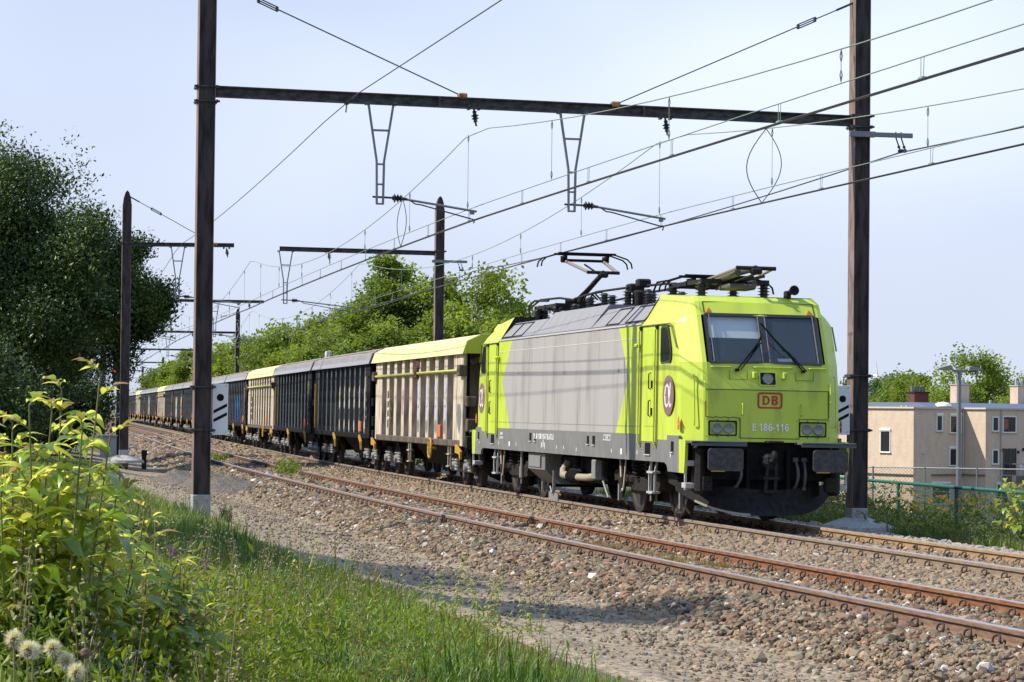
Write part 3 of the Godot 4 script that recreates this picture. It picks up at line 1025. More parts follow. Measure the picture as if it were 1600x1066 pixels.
	# footplate ledges over the buffers
	for s in [-1, 1]:
		var lg := MB.new()
		lg.box(Vector3(s * 0.92, 1.325, 9.02), Vector3(0.92, 0.045, 0.40), Basis(), 0.008)
		lg.box(Vector3(s * 0.92, 1.30, 9.21), Vector3(0.92, 0.06, 0.02))
		part("footplate", lg, mat(Color(0.085, 0.09, 0.095), 0.6), L, E)
		# step column below the corner
		var stp := MB.new()
		for y in [0.98, 0.62]:
			stp.box(Vector3(s * 1.24, y, 8.72), Vector3(0.26, 0.09, 0.22), Basis(), 0.01)
		stp.bar(Vector3(s * 1.355, 0.55, 8.79), Vector3(s * 1.355, 1.30, 8.79), 0.035)
		part("corner_step", stp, M.pale, L, E)
		var col := MB.new()
		col.box(Vector3(s * 1.14, 0.88, 8.78), Vector3(0.16, 0.80, 0.36), Basis(), 0.06)
		part("corner_post", col, M.dark, L, E)
		var bx := MB.new()
		bx.box(Vector3(s * 1.04, 0.66, 8.90), Vector3(0.17, 0.24, 0.16), Basis(), 0.02)
		part("socket_box", bx, M.under, L, E)
		# lime corner below the nose, outside the step
		part("corner_panel", flank([[8.44, 1.36], [8.80, 1.36], [8.86, 1.30], [8.835, 1.05], [8.80, 0.82], [8.49, 0.82]], W - 0.004, 0.05, s > 0), M.lime, L, E)
		# buffer
		var bf := MB.new()
		var fw := Transform3D(Basis(Vector3.RIGHT, PI / 2), Vector3(s * 0.875, 1.055, 8.8))
		bf.lathe([Vector2(0.15, -0.05), Vector2(0.15, 0.30), Vector2(0.12, 0.31), Vector2(0.12, 0.60)], fw, 16)
		bf.box(Vector3(s * 0.875, 1.055, 8.82), Vector3(0.40, 0.38, 0.05), Basis(), 0.01)
		var buf := part("buffer", bf, M.black, L, E)
		var pt := MB.new()
		var pr := rounded(0.58, 0.36, 0.06)
		pt.prism(pr, 0.05, Transform3D(hl, Vector3(s * 0.875, 1.055, 9.42)))
		pt.box(Vector3(s * 0.875, 1.055, 9.37), Vector3(0.4, 0.26, 0.06), Basis(), 0.02)
		part("buffer_plate", pt, worn(tex(60, 0.02, [Color(0.02, 0.02, 0.021), Color(0.034, 0.035, 0.038), Color(0.06, 0.06, 0.064)]), Vector3(1.4, 1.4, 1.4), 0.55), buf)
		var yl := MB.new()
		yl.box(Vector3(s * 0.875 - 0.13, 0.872, 9.43), Vector3(0.22, 0.018, 0.04))
		part("buffer_mark", yl, M.amber, buf)
	var cl := MB.new()   # middle ledge
	cl.box(Vector3(0.08, 1.345, 8.95), Vector3(0.26, 0.035, 0.2), Basis(), 0.006)
	part("centre_step", cl, M.dark, L, E)
	# headstock and what hangs from it
	var hs := MB.new()
	hs.box(Vector3(0, 1.02, 8.72), Vector3(2.30, 0.62, 0.12), Basis(), 0.02)
	hs.box(Vector3(0, 0.62, 8.6), Vector3(1.9, 0.3, 0.1))
	for x in [-0.34, 0.34]:
		hs.box(Vector3(x, 0.86, 8.84), Vector3(0.07, 0.72, 0.16), Basis(), 0.02)
	part("headstock", hs, M.black, L, E)
	var cp := MB.new()
	cp.box(Vector3(0, 1.02, 8.92), Vector3(0.22, 0.26, 0.3), Basis(), 0.05)
	cp.tube([Vector3(0, 1.03, 9.0), Vector3(0, 1.05, 9.2), Vector3(0, 1.14, 9.27), Vector3(0, 1.17, 9.2)], 0.045, 8)
	for x in [-0.07, 0.07]:
		cp.bar(Vector3(x, 1.0, 9.1), Vector3(x * 1.2, 0.56, 9.02), 0.04, 0.05)
	cp.tube([Vector3(-0.13, 0.76, 9.06), Vector3(0.13, 0.76, 9.06)], 0.03, 8)
	cp.box(Vector3(0, 0.54, 9.02), Vector3(0.24, 0.06, 0.07), Basis(), 0.02)
	part("screw_coupling", cp, M.dark, L, E)
	for h in [[-0.52, 0.04], [0.48, 0.0], [0.63, -0.03]]:
		var hp := []
		for k in 9:
			var t := k / 8.0
			hp.append(Vector3(h[0] + h[1] * sin(t * PI), 1.06 - 0.46 * t, 8.82 + 0.17 * sin(t * PI)))
		var hb := MB.new()
		hb.tube(hp, 0.025, 7)
		hb.box(hp[0], Vector3(0.10, 0.08, 0.09), Basis(), 0.02)
		hb.box(hp[8], Vector3(0.06, 0.07, 0.06), Basis(), 0.01)
		part("brake_hose", hb, mat(Color(0.10, 0.10, 0.105), 0.6), L, E)
	# snow plough: bowed plate, lower edge rising outwards
	var pb := MB.new()
	var rows := []
	for k in 25:
		var u := -1.0 + k / 12.0
		var z := 9.02 - 0.95 * pow(absf(u), 2.4)
		var yb := 0.155 + 0.36 * pow(absf(u), 3.2)
		var yt := 0.56 + 0.10 * absf(u)
		rows.append([Vector3(1.32 * u, yb, z + 0.05), Vector3(1.30 * u, lerpf(yb, yt, 0.5), z - 0.06), Vector3(1.28 * u, yt, z - 0.05)])
	for k in 24:
		for j in 2:
			var a: Vector3 = rows[k][j]
			var d: Vector3 = rows[k + 1][j]
			var f: Vector3 = rows[k + 1][j + 1]
			var h: Vector3 = rows[k][j + 1]
			pb.quad(a, d, f, h, Vector3(0, 0, 1))
			var thk := Vector3(0, 0, -0.025)
			pb.quad(a + thk, d + thk, f + thk, h + thk, Vector3(0, 0, -1))
			if j == 0:
				pb.quad(a, d, d + thk, a + thk, Vector3.DOWN)
			else:
				pb.quad(h, f, f + thk, h + thk, Vector3.UP)
	var pg := part("snow_plough", pb, worn(tex(61, 0.03, [Color(0.012, 0.012, 0.013), Color(0.022, 0.022, 0.024), Color(0.034, 0.034, 0.036)]), Vector3(1, 1, 1), 0.75), L, E)
	(pg.material_override as StandardMaterial3D).metallic_specular = 0.2
	var lip := MB.new()
	for k in range(2, 9):
		lip.bar(rows[k][0] + Vector3(0, 0.012, 0.004), rows[k + 1][0] + Vector3(0, 0.012, 0.004), 0.012, 0.035)
	part("worn_edge", lip, mat(Color(0.33, 0.30, 0.25), 0.7), pg)
	# flank of the cab: door with recessed handrails, window, emblem, drip rail
	for s in [-1, 1]:
		var r: bool = s > 0
		var dr := part("cab_door", flank([[6.12, 3.20], [7.04, 3.20], [7.04, 1.30], [6.12, 1.30]], W + 0.006, 0.02, r), M.lime, L, E)
		part("door_panel", flank([[6.26, 3.14], [6.92, 3.14], [6.92, 1.62], [6.86, 1.56], [6.32, 1.56], [6.26, 1.62]], W + 0.014, 0.012, r), M.lime, dr)
		for zz in [6.05, 7.10]:
			var ch := part("handrail_channel", flank([[zz - 0.055, 3.20], [zz + 0.055, 3.20], [zz + 0.055, 1.26], [zz, 1.18], [zz - 0.055, 1.26]], W + 0.010, 0.02, r), M.olive, L, E)
			var hb := MB.new()
			hb.tube([Vector3(s * (W + 0.01), 3.22, zz - 0.02), Vector3(s * (W + 0.05), 3.17, zz - 0.02), Vector3(s * (W + 0.05), 1.30, zz - 0.02), Vector3(s * (W + 0.01), 1.22, zz - 0.02)], 0.016, 6)
			part("handrail", hb, M.lime, ch)
			var cp2 := MB.new()
			cp2.box(Vector3(s * (W + 0.025), 3.225, zz), Vector3(0.05, 0.06, 0.08), Basis(), 0.01)
			part("handrail_cap", cp2, M.dark, ch)
		var hd := MB.new()
		for y in [2.32, 1.86]:
			hd.tube([Vector3(s * (W + 0.01), y + 0.14, 6.72), Vector3(s * (W + 0.05), y + 0.12, 6.72), Vector3(s * (W + 0.05), y - 0.12, 6.72), Vector3(s * (W + 0.01), y - 0.14, 6.72)], 0.012, 5)
			hd.box(Vector3(s * (W + 0.02), y - 0.06, 6.83), Vector3(0.04, 0.13, 0.035))
		part("door_handle", hd, M.dark, dr)
		var win := [[7.22, 3.13], [7.34, 3.22], [7.58, 3.22], [7.68, 3.12], [7.86, 2.72], [7.88, 2.66], [7.84, 2.62], [7.30, 2.58], [7.24, 2.62]]
		win = [[7.27, 3.18], [7.33, 3.235], [7.66, 3.235], [7.72, 3.19], [7.90, 2.86], [7.92, 2.70], [7.87, 2.62], [7.33, 2.60], [7.27, 2.66]]
		var wn := part("side_window", flank(win, W + 0.008, 0.015, r), mat(Color(0.05, 0.05, 0.05), 0.4), L, E)
		var mid := Vector2(7.6, 2.9)
		var ip := []
		for q in win:
			ip.append([lerpf(q[0], mid.x, 0.13), lerpf(q[1], mid.y, 0.11)])
		var sgm := mat(Color(0.02, 0.025, 0.022), 0.06)
		part("window_pane", flank(ip, W + 0.012, 0.008, r), sgm, wn)
		var dp := MB.new()
		dp.tube([Vector3(s * (W + 0.01), 3.262, 6.0), Vector3(s * (W + 0.012), 3.258, 7.86), Vector3(s * (W + 0.0), 3.20, 7.92), Vector3(s * (W - 0.02), 2.86, 8.18)], 0.014, 5)
		part("drip_rail", dp, M.olive, L, E)
		var mr := MB.new()
		mr.box(Vector3(s * (W + 0.05), 2.93, 5.92), Vector3(0.10, 0.075, 0.12), Basis(), 0.02)
		part("camera_pod", mr, M.lime, L, E)
		# round emblem
		var dsc := MB.new()
		var bs := Basis(Vector3(0, 0, s * -1.0), Vector3(0, 1, 0), Vector3(s, 0, 0)) if true else Basis()
		dsc.lathe([Vector2(0.335, -0.004), Vector2(0.335, 0.004), Vector2(0.0, 0.004)], Transform3D(Basis(Vector3(0, 1, 0), Vector3(s, 0, 0), Vector3(0, 0, 1)), Vector3(s * (W + 0.003), 2.07, 7.80)), 40)
		var em2 := part("round_emblem", dsc, M.mauve, L, E)
		var al := MB.new()
		var ap := []
		for q in [[0.20, 0.19], [0.165, 0.03], [0.09, -0.11], [-0.02, -0.165], [-0.13, -0.12], [-0.165, 0.0], [-0.13, 0.12], [-0.02, 0.165], [0.075, 0.11], [0.12, -0.06], [0.15, -0.14], [0.205, -0.165], [0.25, -0.13]]:
			ap.append(Vector3(s * (W + 0.010), 2.07 + q[1] * 1.12, 7.80 - s * q[0] * 0.92 + s * 0.03))
		for k in ap.size() - 1:
			al.bar(ap[k], ap[k] + (ap[k + 1] - ap[k]) * 1.12, 0.05 if k in [4, 5, 0, 8] else 0.034, 0.006, Vector3(s, 0, 0))
		part("emblem_letter", al, mat(Color(0.72, 0.69, 0.68), 0.6), em2)
		for yw in [1.665, 1.56]:
			var wl := MB.new()
			if yw > 1.6:
				wl = warning(Transform3D(Basis(Vector3.UP, s * PI / 2), Vector3(s * (W - 0.005), yw, 8.42)))
			else:
				wl.lathe([Vector2(0.05, -0.004), Vector2(0.05, 0.004), Vector2(0, 0.004)], Transform3D(Basis(Vector3(0, 1, 0), Vector3(s, 0, 0), Vector3(0, 0, 1)), Vector3(s * (W - 0.004), yw, 8.42)), 16)
			part("warning_label", wl, M.orange, L, E)
		# socket holes in the solebar
		for hq in [[8.09, 1.235, 0.17, 0.17], [6.53, 1.18, 0.36, 0.19], [2.25, 1.27, 0.17, 0.15], [-2.7, 1.27, 0.20, 0.16]]:
			var hm := MB.new()
			hm.box(Vector3(s * (W - 0.006), hq[1], hq[0]), Vector3(0.016, hq[3], hq[2]))
			var sock := part("solebar_socket", hm, M.black, L, E)
			var tr := MB.new()
			tr.box(Vector3(s * (W + 0.004), hq[1] - hq[3] * 0.5 - 0.012, hq[0]), Vector3(0.03, 0.02, hq[2] * 1.1))
			part("socket_sill", tr, M.pale, sock)
		# ladder in the arch
		var ld := MB.new()
		for zz in [6.36, 6.72]:
			ld.bar(Vector3(s * 1.27, 0.98, zz + 0.02), Vector3(s * 1.30, 0.78, zz), 0.035)
			ld.bar(Vector3(s * 1.30, 0.78, zz), Vector3(s * 1.30, 0.42, zz), 0.035)
		for y in [0.78, 0.44]:
			ld.box(Vector3(s * 1.28, y, 6.54), Vector3(0.14, 0.035, 0.38))
		part("step_ladder", ld, M.pale, L, E)
		# rows of white marks
		for wq in [[8.0, 1.09], [5.85, 1.10], [4.75, 1.10], [4.05, 1.10], [1.35, 1.08], [0.3, 1.10]]:
			var wm := MB.new()
			wm.box(Vector3(s * (W + 0.001), wq[1], wq[0]), Vector3(0.006, 0.065 if wq[0] != 4.75 else 0.10, 0.035 if wq[0] != 4.75 else 0.11))
			part("white_mark", wm, M.white, L, E)
	# horn on the roof
	var hr := MB.new()
	hr.lathe([Vector2(0.0, 0.0), Vector2(0.05, 0.0), Vector2(0.06, 0.10), Vector2(0.085, 0.19), Vector2(0.07, 0.19), Vector2(0.0, 0.12)], Transform3D(Basis(Vector3.RIGHT, PI / 2 - 0.1), Vector3(0.64, 3.83, 7.95)), 14)
	hr.box(Vector3(0.58, 3.78, 7.95), Vector3(0.10, 0.13, 0.14), Basis(), 0.02)
	part("horn", hr, M.dark, L, E)

func warning(xf: Transform3D) -> MB:
	var b := MB.new()
	b.prism(PackedVector2Array([Vector2(-0.065, -0.05), Vector2(0.065, -0.05), Vector2(0.0, 0.065)]), 0.01, xf)
	return b

func loco_under(L: Node3D) -> void:
	var wm := wheel_mesh(0.62, 0.14)
	for bz in [5.22, -5.22]:
		var fr := MB.new()
		for s in [-1, 1]:
			fr.prism(PackedVector2Array([Vector2(-2.15, 0.72), Vector2(-1.55, 0.84), Vector2(-0.7, 0.66), Vector2(0.7, 0.66), Vector2(1.55, 0.84), Vector2(2.15, 0.72), Vector2(2.1, 0.55), Vector2(1.5, 0.62), Vector2(0.8, 0.42), Vector2(-0.8, 0.42), Vector2(-1.5, 0.62), Vector2(-2.1, 0.55)]), 0.12, Transform3D(Basis(Vector3(0, 0, 1), Vector3(0, 1, 0), Vector3(-1, 0, 0)), Vector3(s * 1.02, 0, bz)))
		fr.box(Vector3(0, 0.6, bz), Vector3(1.9, 0.35, 0.5))
		fr.box(Vector3(0, 0.42, bz), Vector3(1.1, 0.4, 2.2))
		var bg := part("bogie", fr, M.under, L)
		for az in [1.3, -1.3]:
			for s in [-1, 1]:
				part("wheel", wm, M.wheel, bg, Transform3D(Basis() if s < 0 else Basis(Vector3.UP, PI), Vector3(s * 0.76, 0.622, bz + az)))
				var ab := MB.new()
				ab.lathe([Vector2(0.0, 0.2), Vector2(0.13, 0.19), Vector2(0.16, 0.1), Vector2(0.17, -0.05)], Transform3D(Basis(Vector3(0, 1, 0), Vector3(s, 0, 0), Vector3(0, 0, 1)), Vector3(s * 1.0, 0.622, bz + az)), 14)
				ab.box(Vector3(s * 1.06, 0.60, bz + az - signf(az) * 0.28), Vector3(0.14, 0.16, 0.5), Basis(), 0.04)
				part("axle_box", ab, M.under, bg)
			var ax := MB.new()
			ax.tube([Vector3(-0.8, 0.622, bz + az), Vector3(0.8, 0.622, bz + az)], 0.09, 10)
			part("axle", ax, M.under, bg)
		for s in [-1, 1]:
			for dz in [-0.42, 0.42]:
				var sp := MB.new()
				spring(sp, Vector3(s * 1.08, 0.80, bz + dz), 0.10, 0.34)
				part("coil_spring", sp, M.dark, bg)
				var dm := MB.new()
				dm.tube([Vector3(s * 1.22, 0.40, bz + dz * 2.3), Vector3(s * 1.22, 0.64, bz + dz * 2.3)], 0.05, 10)
				dm.tube([Vector3(s * 1.22, 0.64, bz + dz * 2.3), Vector3(s * 1.22, 0.98, bz + dz * 2.3)], 0.032, 8)
				dm.tube([Vector3(s * 1.22, 0.28, bz + dz * 2.3), Vector3(s * 1.22, 0.42, bz + dz * 2.3)], 0.02, 6)
				part("damper", dm, M.steel if dz > 0 else M.under, bg)
			for dz in [-2.05, 2.05]:
				var sd := MB.new()
				sd.tube([Vector3(s * 0.98, 0.66, bz + dz * 0.86), Vector3(s * 0.98, 0.3, bz + dz), Vector3(s * 0.84, 0.12, bz + dz)], 0.022, 6)
				sd.box(Vector3(s * 1.0, 0.34, bz + dz * 1.0), Vector3(0.05, 0.30, 0.07))
				part("sand_pipe", sd, M.steel, bg)
			var cb := []
			for k in 9:
				cb.append(Vector3(s * 1.24, 0.95 - 0.55 * sin(PI * k / 8.0), bz - 1.1 + 0.4 * k / 8.0))
			var cm := MB.new()
			cm.tube(cb, 0.018, 6)
			part("cable", cm, M.tan, bg)
	# equipment between the bogies, seen on the left flank
	var bb := MB.new()
	bb.prism(PackedVector2Array([Vector2(-1.30, 0.94), Vector2(-1.30, 0.62), Vector2(-0.95, 0.34), Vector2(-0.3, 0.34), Vector2(-0.3, 0.94)]), 1.55, Transform3D(Basis(), Vector3(0, 0, -2.47)))
	var bt := part("battery_box", bb, M.band, L)
	var bd := MB.new()
	bd.box(Vector3(-1.308, 0.79, -2.6), Vector3(0.02, 0.26, 1.1), Basis(), 0.01)
	bd.box(Vector3(-1.325, 0.78, -2.05), Vector3(0.02, 0.22, 0.05))
	part("box_lid", bd, M.steel, bt)
	var tk := MB.new()
	tk.box(Vector3(0, 0.70, 0.2), Vector3(2.0, 0.52, 3.6), Basis(), 0.06)
	tk.box(Vector3(-0.95, 0.55, 0.1), Vector3(0.4, 0.3, 0.9), Basis(), 0.05)
	part("transformer_tank", tk, M.black, L)
	var pp := MB.new()
	pp.tube([Vector3(-1.05, 0.80, -0.7), Vector3(-1.16, 0.64, -0.68), Vector3(-1.2, 0.56, -0.5), Vector3(-1.2, 0.545, 0.05)], 0.075, 10)
	pp.tube([Vector3(-1.2, 0.545, 0.75), Vector3(-1.2, 0.555, 1.5), Vector3(-1.12, 0.58, 1.72)], 0.07, 10)
	part("cooling_pipe", pp, mat(Color(0.30, 0.255, 0.19), 0.6), L)
	var pc := MB.new()
	for k in 6:
		pc.lathe([Vector2(0.07, 0.0), Vector2(0.12, 0.025), Vector2(0.07, 0.05)], Transform3D(Basis(Vector3(1, 0, 0), Vector3(0, 0, 1), Vector3(0, -1, 0)), Vector3(-1.2, 0.545, 0.1 + 0.1 * k)), 12)
	for k in 4:
		pc.lathe([Vector2(0.05, 0.0), Vector2(0.085, 0.03), Vector2(0.05, 0.06)], Transform3D(Basis(), Vector3(-1.1, 0.72 + 0.05 * k, 0.25)), 10)
	part("pipe_bellows", pc, M.dark, L)
	var sb := MB.new()
	sb.box(Vector3(-1.28, 0.73, 2.52), Vector3(0.14, 0.36, 0.26), Basis(), 0.015)
	part("junction_box", sb, M.steel, L)
	var rp := MB.new()
	rp.tube([Vector3(-1.25, 0.30, -1.4), Vector3(-1.25, 0.18, -1.25)], 0.02, 6)
	rp.bar(Vector3(-1.2, 0.13, -1.7), Vector3(-1.2, 0.10, -0.9), 0.03, 0.14)
	rp.bar(Vector3(-1.2, 0.62, -1.3), Vector3(-1.2, 0.13, -1.3), 0.05)
	rp.tube([Vector3(-1.22, 0.52, 2.8), Vector3(-1.24, 0.40, 3.05), Vector3(-1.24, 0.24, 3.3)], 0.02, 6)
	part("pipe_bracket", rp, M.steel, L)
	# lettering on the solebar
	for s in [-1, 1]:
		var tb := Basis(Vector3.UP, s * PI / 2)
		part("vehicle_number", side_text("91 84 1186 116-7 NL-ATLU", 0.155, "Droid Sans", 700), M.white, L, Transform3D(tb * Basis().scaled(Vector3(0.98, 1, 1)), Vector3(s * (W + 0.002), 1.285, s * 1.48)))
		part("data_panel", side_text("BR 186\n84 t  20 m", 0.075, "Droid Sans", 700), M.white, L, Transform3D(tb, Vector3(s * (W + 0.002), 1.26, s * 5.58)))
		var bx := frame_ring(rounded(0.52, 0.10, 0.01, 1), rounded(0.49, 0.075, 0.01, 1), 0.006, Transform3D(tb, Vector3(s * (W + 0.001), 1.33, s * -3.7)))
		var bp := part("boxed_plate", bx, M.white, L)
		part("plate_lettering", side_text("REV 09", 0.06, "Droid Sans", 700), M.white, bp, Transform3D(tb, Vector3(s * (W + 0.002), 1.33, s * -3.7)))
		for q in [[0.62, 1.14, 0.10], [0.75, 1.17, 0.14], [0.9, 1.14, 0.11]]:
			var wm2 := MB.new()
			wm2.box(Vector3(s * (W + 0.001), q[1] - 0.02, s * (q[0] + 0.75)), Vector3(0.006, q[2], 0.05))
			part("white_mark", wm2, M.white, L)

func insulator(b: MB, at: Vector3, h: float, r: float, k := 5) -> void:
	var p := [Vector2(r * 0.5, 0.0)]
	for i in k:
		var y := h * (i + 0.35) / k
		p.append(Vector2(r * 0.55, y - h * 0.22 / k))
		p.append(Vector2(r, y))
		p.append(Vector2(r * 0.55, y + h * 0.30 / k))
	p.append(Vector2(r * 0.5, h))
	p.append(Vector2(0, h))
	b.lathe(p, Transform3D(Basis(), at), 12)

func loco_roof(L: Node3D) -> void:
	for e in 2:
		var X := Transform3D(Basis(Vector3.UP, PI * e), Vector3.ZERO)
		# pantograph seen from its own end; knee towards the cab for both
		var fr := MB.new()
		var zk := 0.0
		var bz := 5.15   # middle of the base frame, distance from the middle of the locomotive
		if e == 0:
			bz = 5.9
		for sx in [-0.55, 0.55]:
			fr.bar(Vector3(sx, 4.03, bz - 1.1), Vector3(sx, 4.03, bz + 1.0), 0.07)
		for dz in [-1.05, 0.0, 0.95]:
			fr.bar(Vector3(-0.6, 4.03, bz + dz), Vector3(0.6, 4.03, bz + dz), 0.08)
		var pf := part("pantograph_frame", fr, M.dark, L, X)
		for q in [[-0.55, -0.95], [0.55, -0.95], [-0.55, 0.85], [0.55, 0.85]]:
			var ib := MB.new()
			insulator(ib, Vector3(q[0], 3.70 if e == 1 else 3.76, bz + q[1]), 0.30 if e == 1 else 0.26, 0.12)
			part("insulator", ib, M.insul, pf)
		var hinge: Vector3
		var knee: Vector3
		var head: Vector3
		if e == 1:   # raised, the rear one
			hinge = Vector3(0, 4.13, 4.45)
			knee = Vector3(0, 4.64, 2.40)
			head = Vector3(0, 5.06, 4.03)
		else:   # folded down over the leading cab
			hinge = Vector3(0, 4.08, 5.25)
			knee = Vector3(0, 4.20, 8.05)
			head = Vector3(0, 4.12, 5.75)
		var la := MB.new()
		la.tube([hinge + Vector3(0, -0.08, -0.1), hinge, hinge.lerp(knee, 0.25) + Vector3(0, 0.03, 0), knee], 0.07 if e == 1 else 0.055, 10, 0.05)
		la.tube([hinge + Vector3(-0.3, 0, 0), hinge + Vector3(0.3, 0, 0)], 0.06, 8)
		part("lower_arm", la, mat(Color(0.045, 0.042, 0.04), 0.6), pf)
		var cr := MB.new()
		cr.tube([hinge + Vector3(0.12, -0.06, 0.28), knee + Vector3(0.1, -0.14, 0.12)], 0.025, 6)
		part("coupling_rod", cr, M.dark, pf)
		var kn := MB.new()
		kn.tube([knee + Vector3(-0.34, 0, 0), knee + Vector3(0.34, 0, 0)], 0.035, 10)
		kn.box(knee + Vector3(0, -0.05, 0), Vector3(0.2, 0.11, 0.13), Basis(), 0.03)
		part("knee_joint", kn, M.dark, pf)
		var apex := head + Vector3(0, -0.09, 0)
		for sx in [-1, 1]:
			var ua := MB.new()
			ua.tube([knee + Vector3(sx * 0.30, 0, 0), apex + Vector3(sx * 0.42, -0.02, 0)], 0.036 if e == 1 else 0.026, 8)
			part("upper_arm", ua, mat(Color(0.20, 0.17, 0.152), 0.6), pf)
		var gd := MB.new()
		gd.tube([knee + Vector3(0.0, -0.09, 0), apex + Vector3(0.0, -0.08, 0)], 0.02, 6)
		part("guide_rod", gd, M.dark, pf)
		var hd := MB.new()
		for dz in [-0.19, 0.19]:
			var p := [head + Vector3(-0.98, -0.24, dz), head + Vector3(-0.955, -0.13, dz), head + Vector3(-0.87, -0.05, dz), head + Vector3(-0.62, 0.03, dz), head + Vector3(-0.5, 0.045, dz), head + Vector3(0.5, 0.045, dz), head + Vector3(0.62, 0.03, dz), head + Vector3(0.87, -0.05, dz), head + Vector3(0.955, -0.13, dz), head + Vector3(0.98, -0.24, dz)]
			hd.tube(p, 0.017, 6)
			hd.box(head + Vector3(0, 0.045, dz), Vector3(1.24, 0.045, 0.06), Basis(), 0.008)
		for sx in [-0.45, 0.45]:
			hd.bar(head + Vector3(sx, -0.02, -0.22), head + Vector3(sx, -0.02, 0.22), 0.05)
			hd.box(head + Vector3(sx, -0.08, 0), Vector3(0.12, 0.12, 0.16), Basis(), 0.02)
		hd.tube([apex + Vector3(-0.52, 0, 0), apex + Vector3(0.52, 0, 0)], 0.03, 8)
		part("pantograph_head", hd, M.black, pf)
		if e == 0:   # folded springs and covers
			var ex := MB.new()
			ex.tube([Vector3(-0.2, 4.05, 6.3), Vector3(-0.2, 4.14, 7.7)], 0.06, 10)
			ex.tube([Vector3(0.24, 4.0, 6.4), Vector3(0.24, 4.0, 7.2)], 0.05, 10)
			ex.box(Vector3(0.0, 3.93, 7.0), Vector3(0.5, 0.10, 0.6), Basis(), 0.03)
			part("lifting_gear", ex, mat(Color(0.09, 0.078, 0.07), 0.6), pf)
	# bus bars, breaker and their insulators along the roof
	for q in [[-0.4, -6.0], [-0.4, -3.1], [-0.15, -1.0], [-0.5, -0.25], [-0.4, 1.2], [-0.15, 1.75], [-0.4, 2.75], [0.3, -4.2], [0.3, 0.4], [0.3, 2.4], [-0.35, -2.0], [0.1, 3.2]]:
		var ib := MB.new()
		insulator(ib, Vector3(q[0], 3.68 if absf(q[1] + 0.3) > 2.2 else 3.78, q[1]), 0.34, 0.115 if q[1] > -5 else 0.14, 6)
		part("roof_insulator", ib, M.insul, L)
	for p in [[[-0.4, 4.13, -3.2], [-0.4, 4.19, -1.2], [-0.4, 4.17, 1.2]], [[-0.15, 4.20, 1.2], [-0.15, 4.17, 2.9], [-0.4, 4.09, 4.6]], [[0.3, 4.06, -4.3], [0.3, 4.14, 0.4], [0.3, 4.14, 2.6]], [[-0.5, 4.08, -6.9], [-0.45, 4.22, -6.2], [-0.4, 4.20, -4.6], [-0.3, 4.12, -3.6]], [[-0.5, 3.78, -6.95], [-0.62, 4.1, -6.6], [-0.6, 4.19, -6.1], [-0.5, 4.16, -5.2]]]:
		var b := MB.new()
		var pts := []
		for k in p:
			pts.append(Vector3(k[0], k[1], k[2]))
		b.tube(pts, 0.024, 7)
		part("bus_bar", b, M.dark, L)
	var vb := MB.new()
	vb.box(Vector3(-0.2, 4.17, 0.95), Vector3(0.3, 0.17, 0.34), Basis(), 0.03)
	vb.box(Vector3(-0.2, 4.24, 1.55), Vector3(0.26, 0.16, 0.24), Basis(), 0.03)
	vb.lathe([Vector2(0.13, 0), Vector2(0.13, 0.30), Vector2(0.07, 0.34), Vector2(0, 0.34)], Transform3D(Basis(), Vector3(-0.2, 3.78, 1.25)), 12)
	part("circuit_breaker", vb, M.dark, L)
	var ar := MB.new()
	for z in [-3.55, -3.3, -2.75, 2.3]:
		ar.tube([Vector3(-0.2, 4.05, z), Vector3(-0.15, 4.22, z + 0.08), Vector3(0.0, 4.25, z + 0.2), Vector3(0.1, 4.12, z + 0.3)], 0.02, 6)
	part("roof_cable", ar, M.black, L)

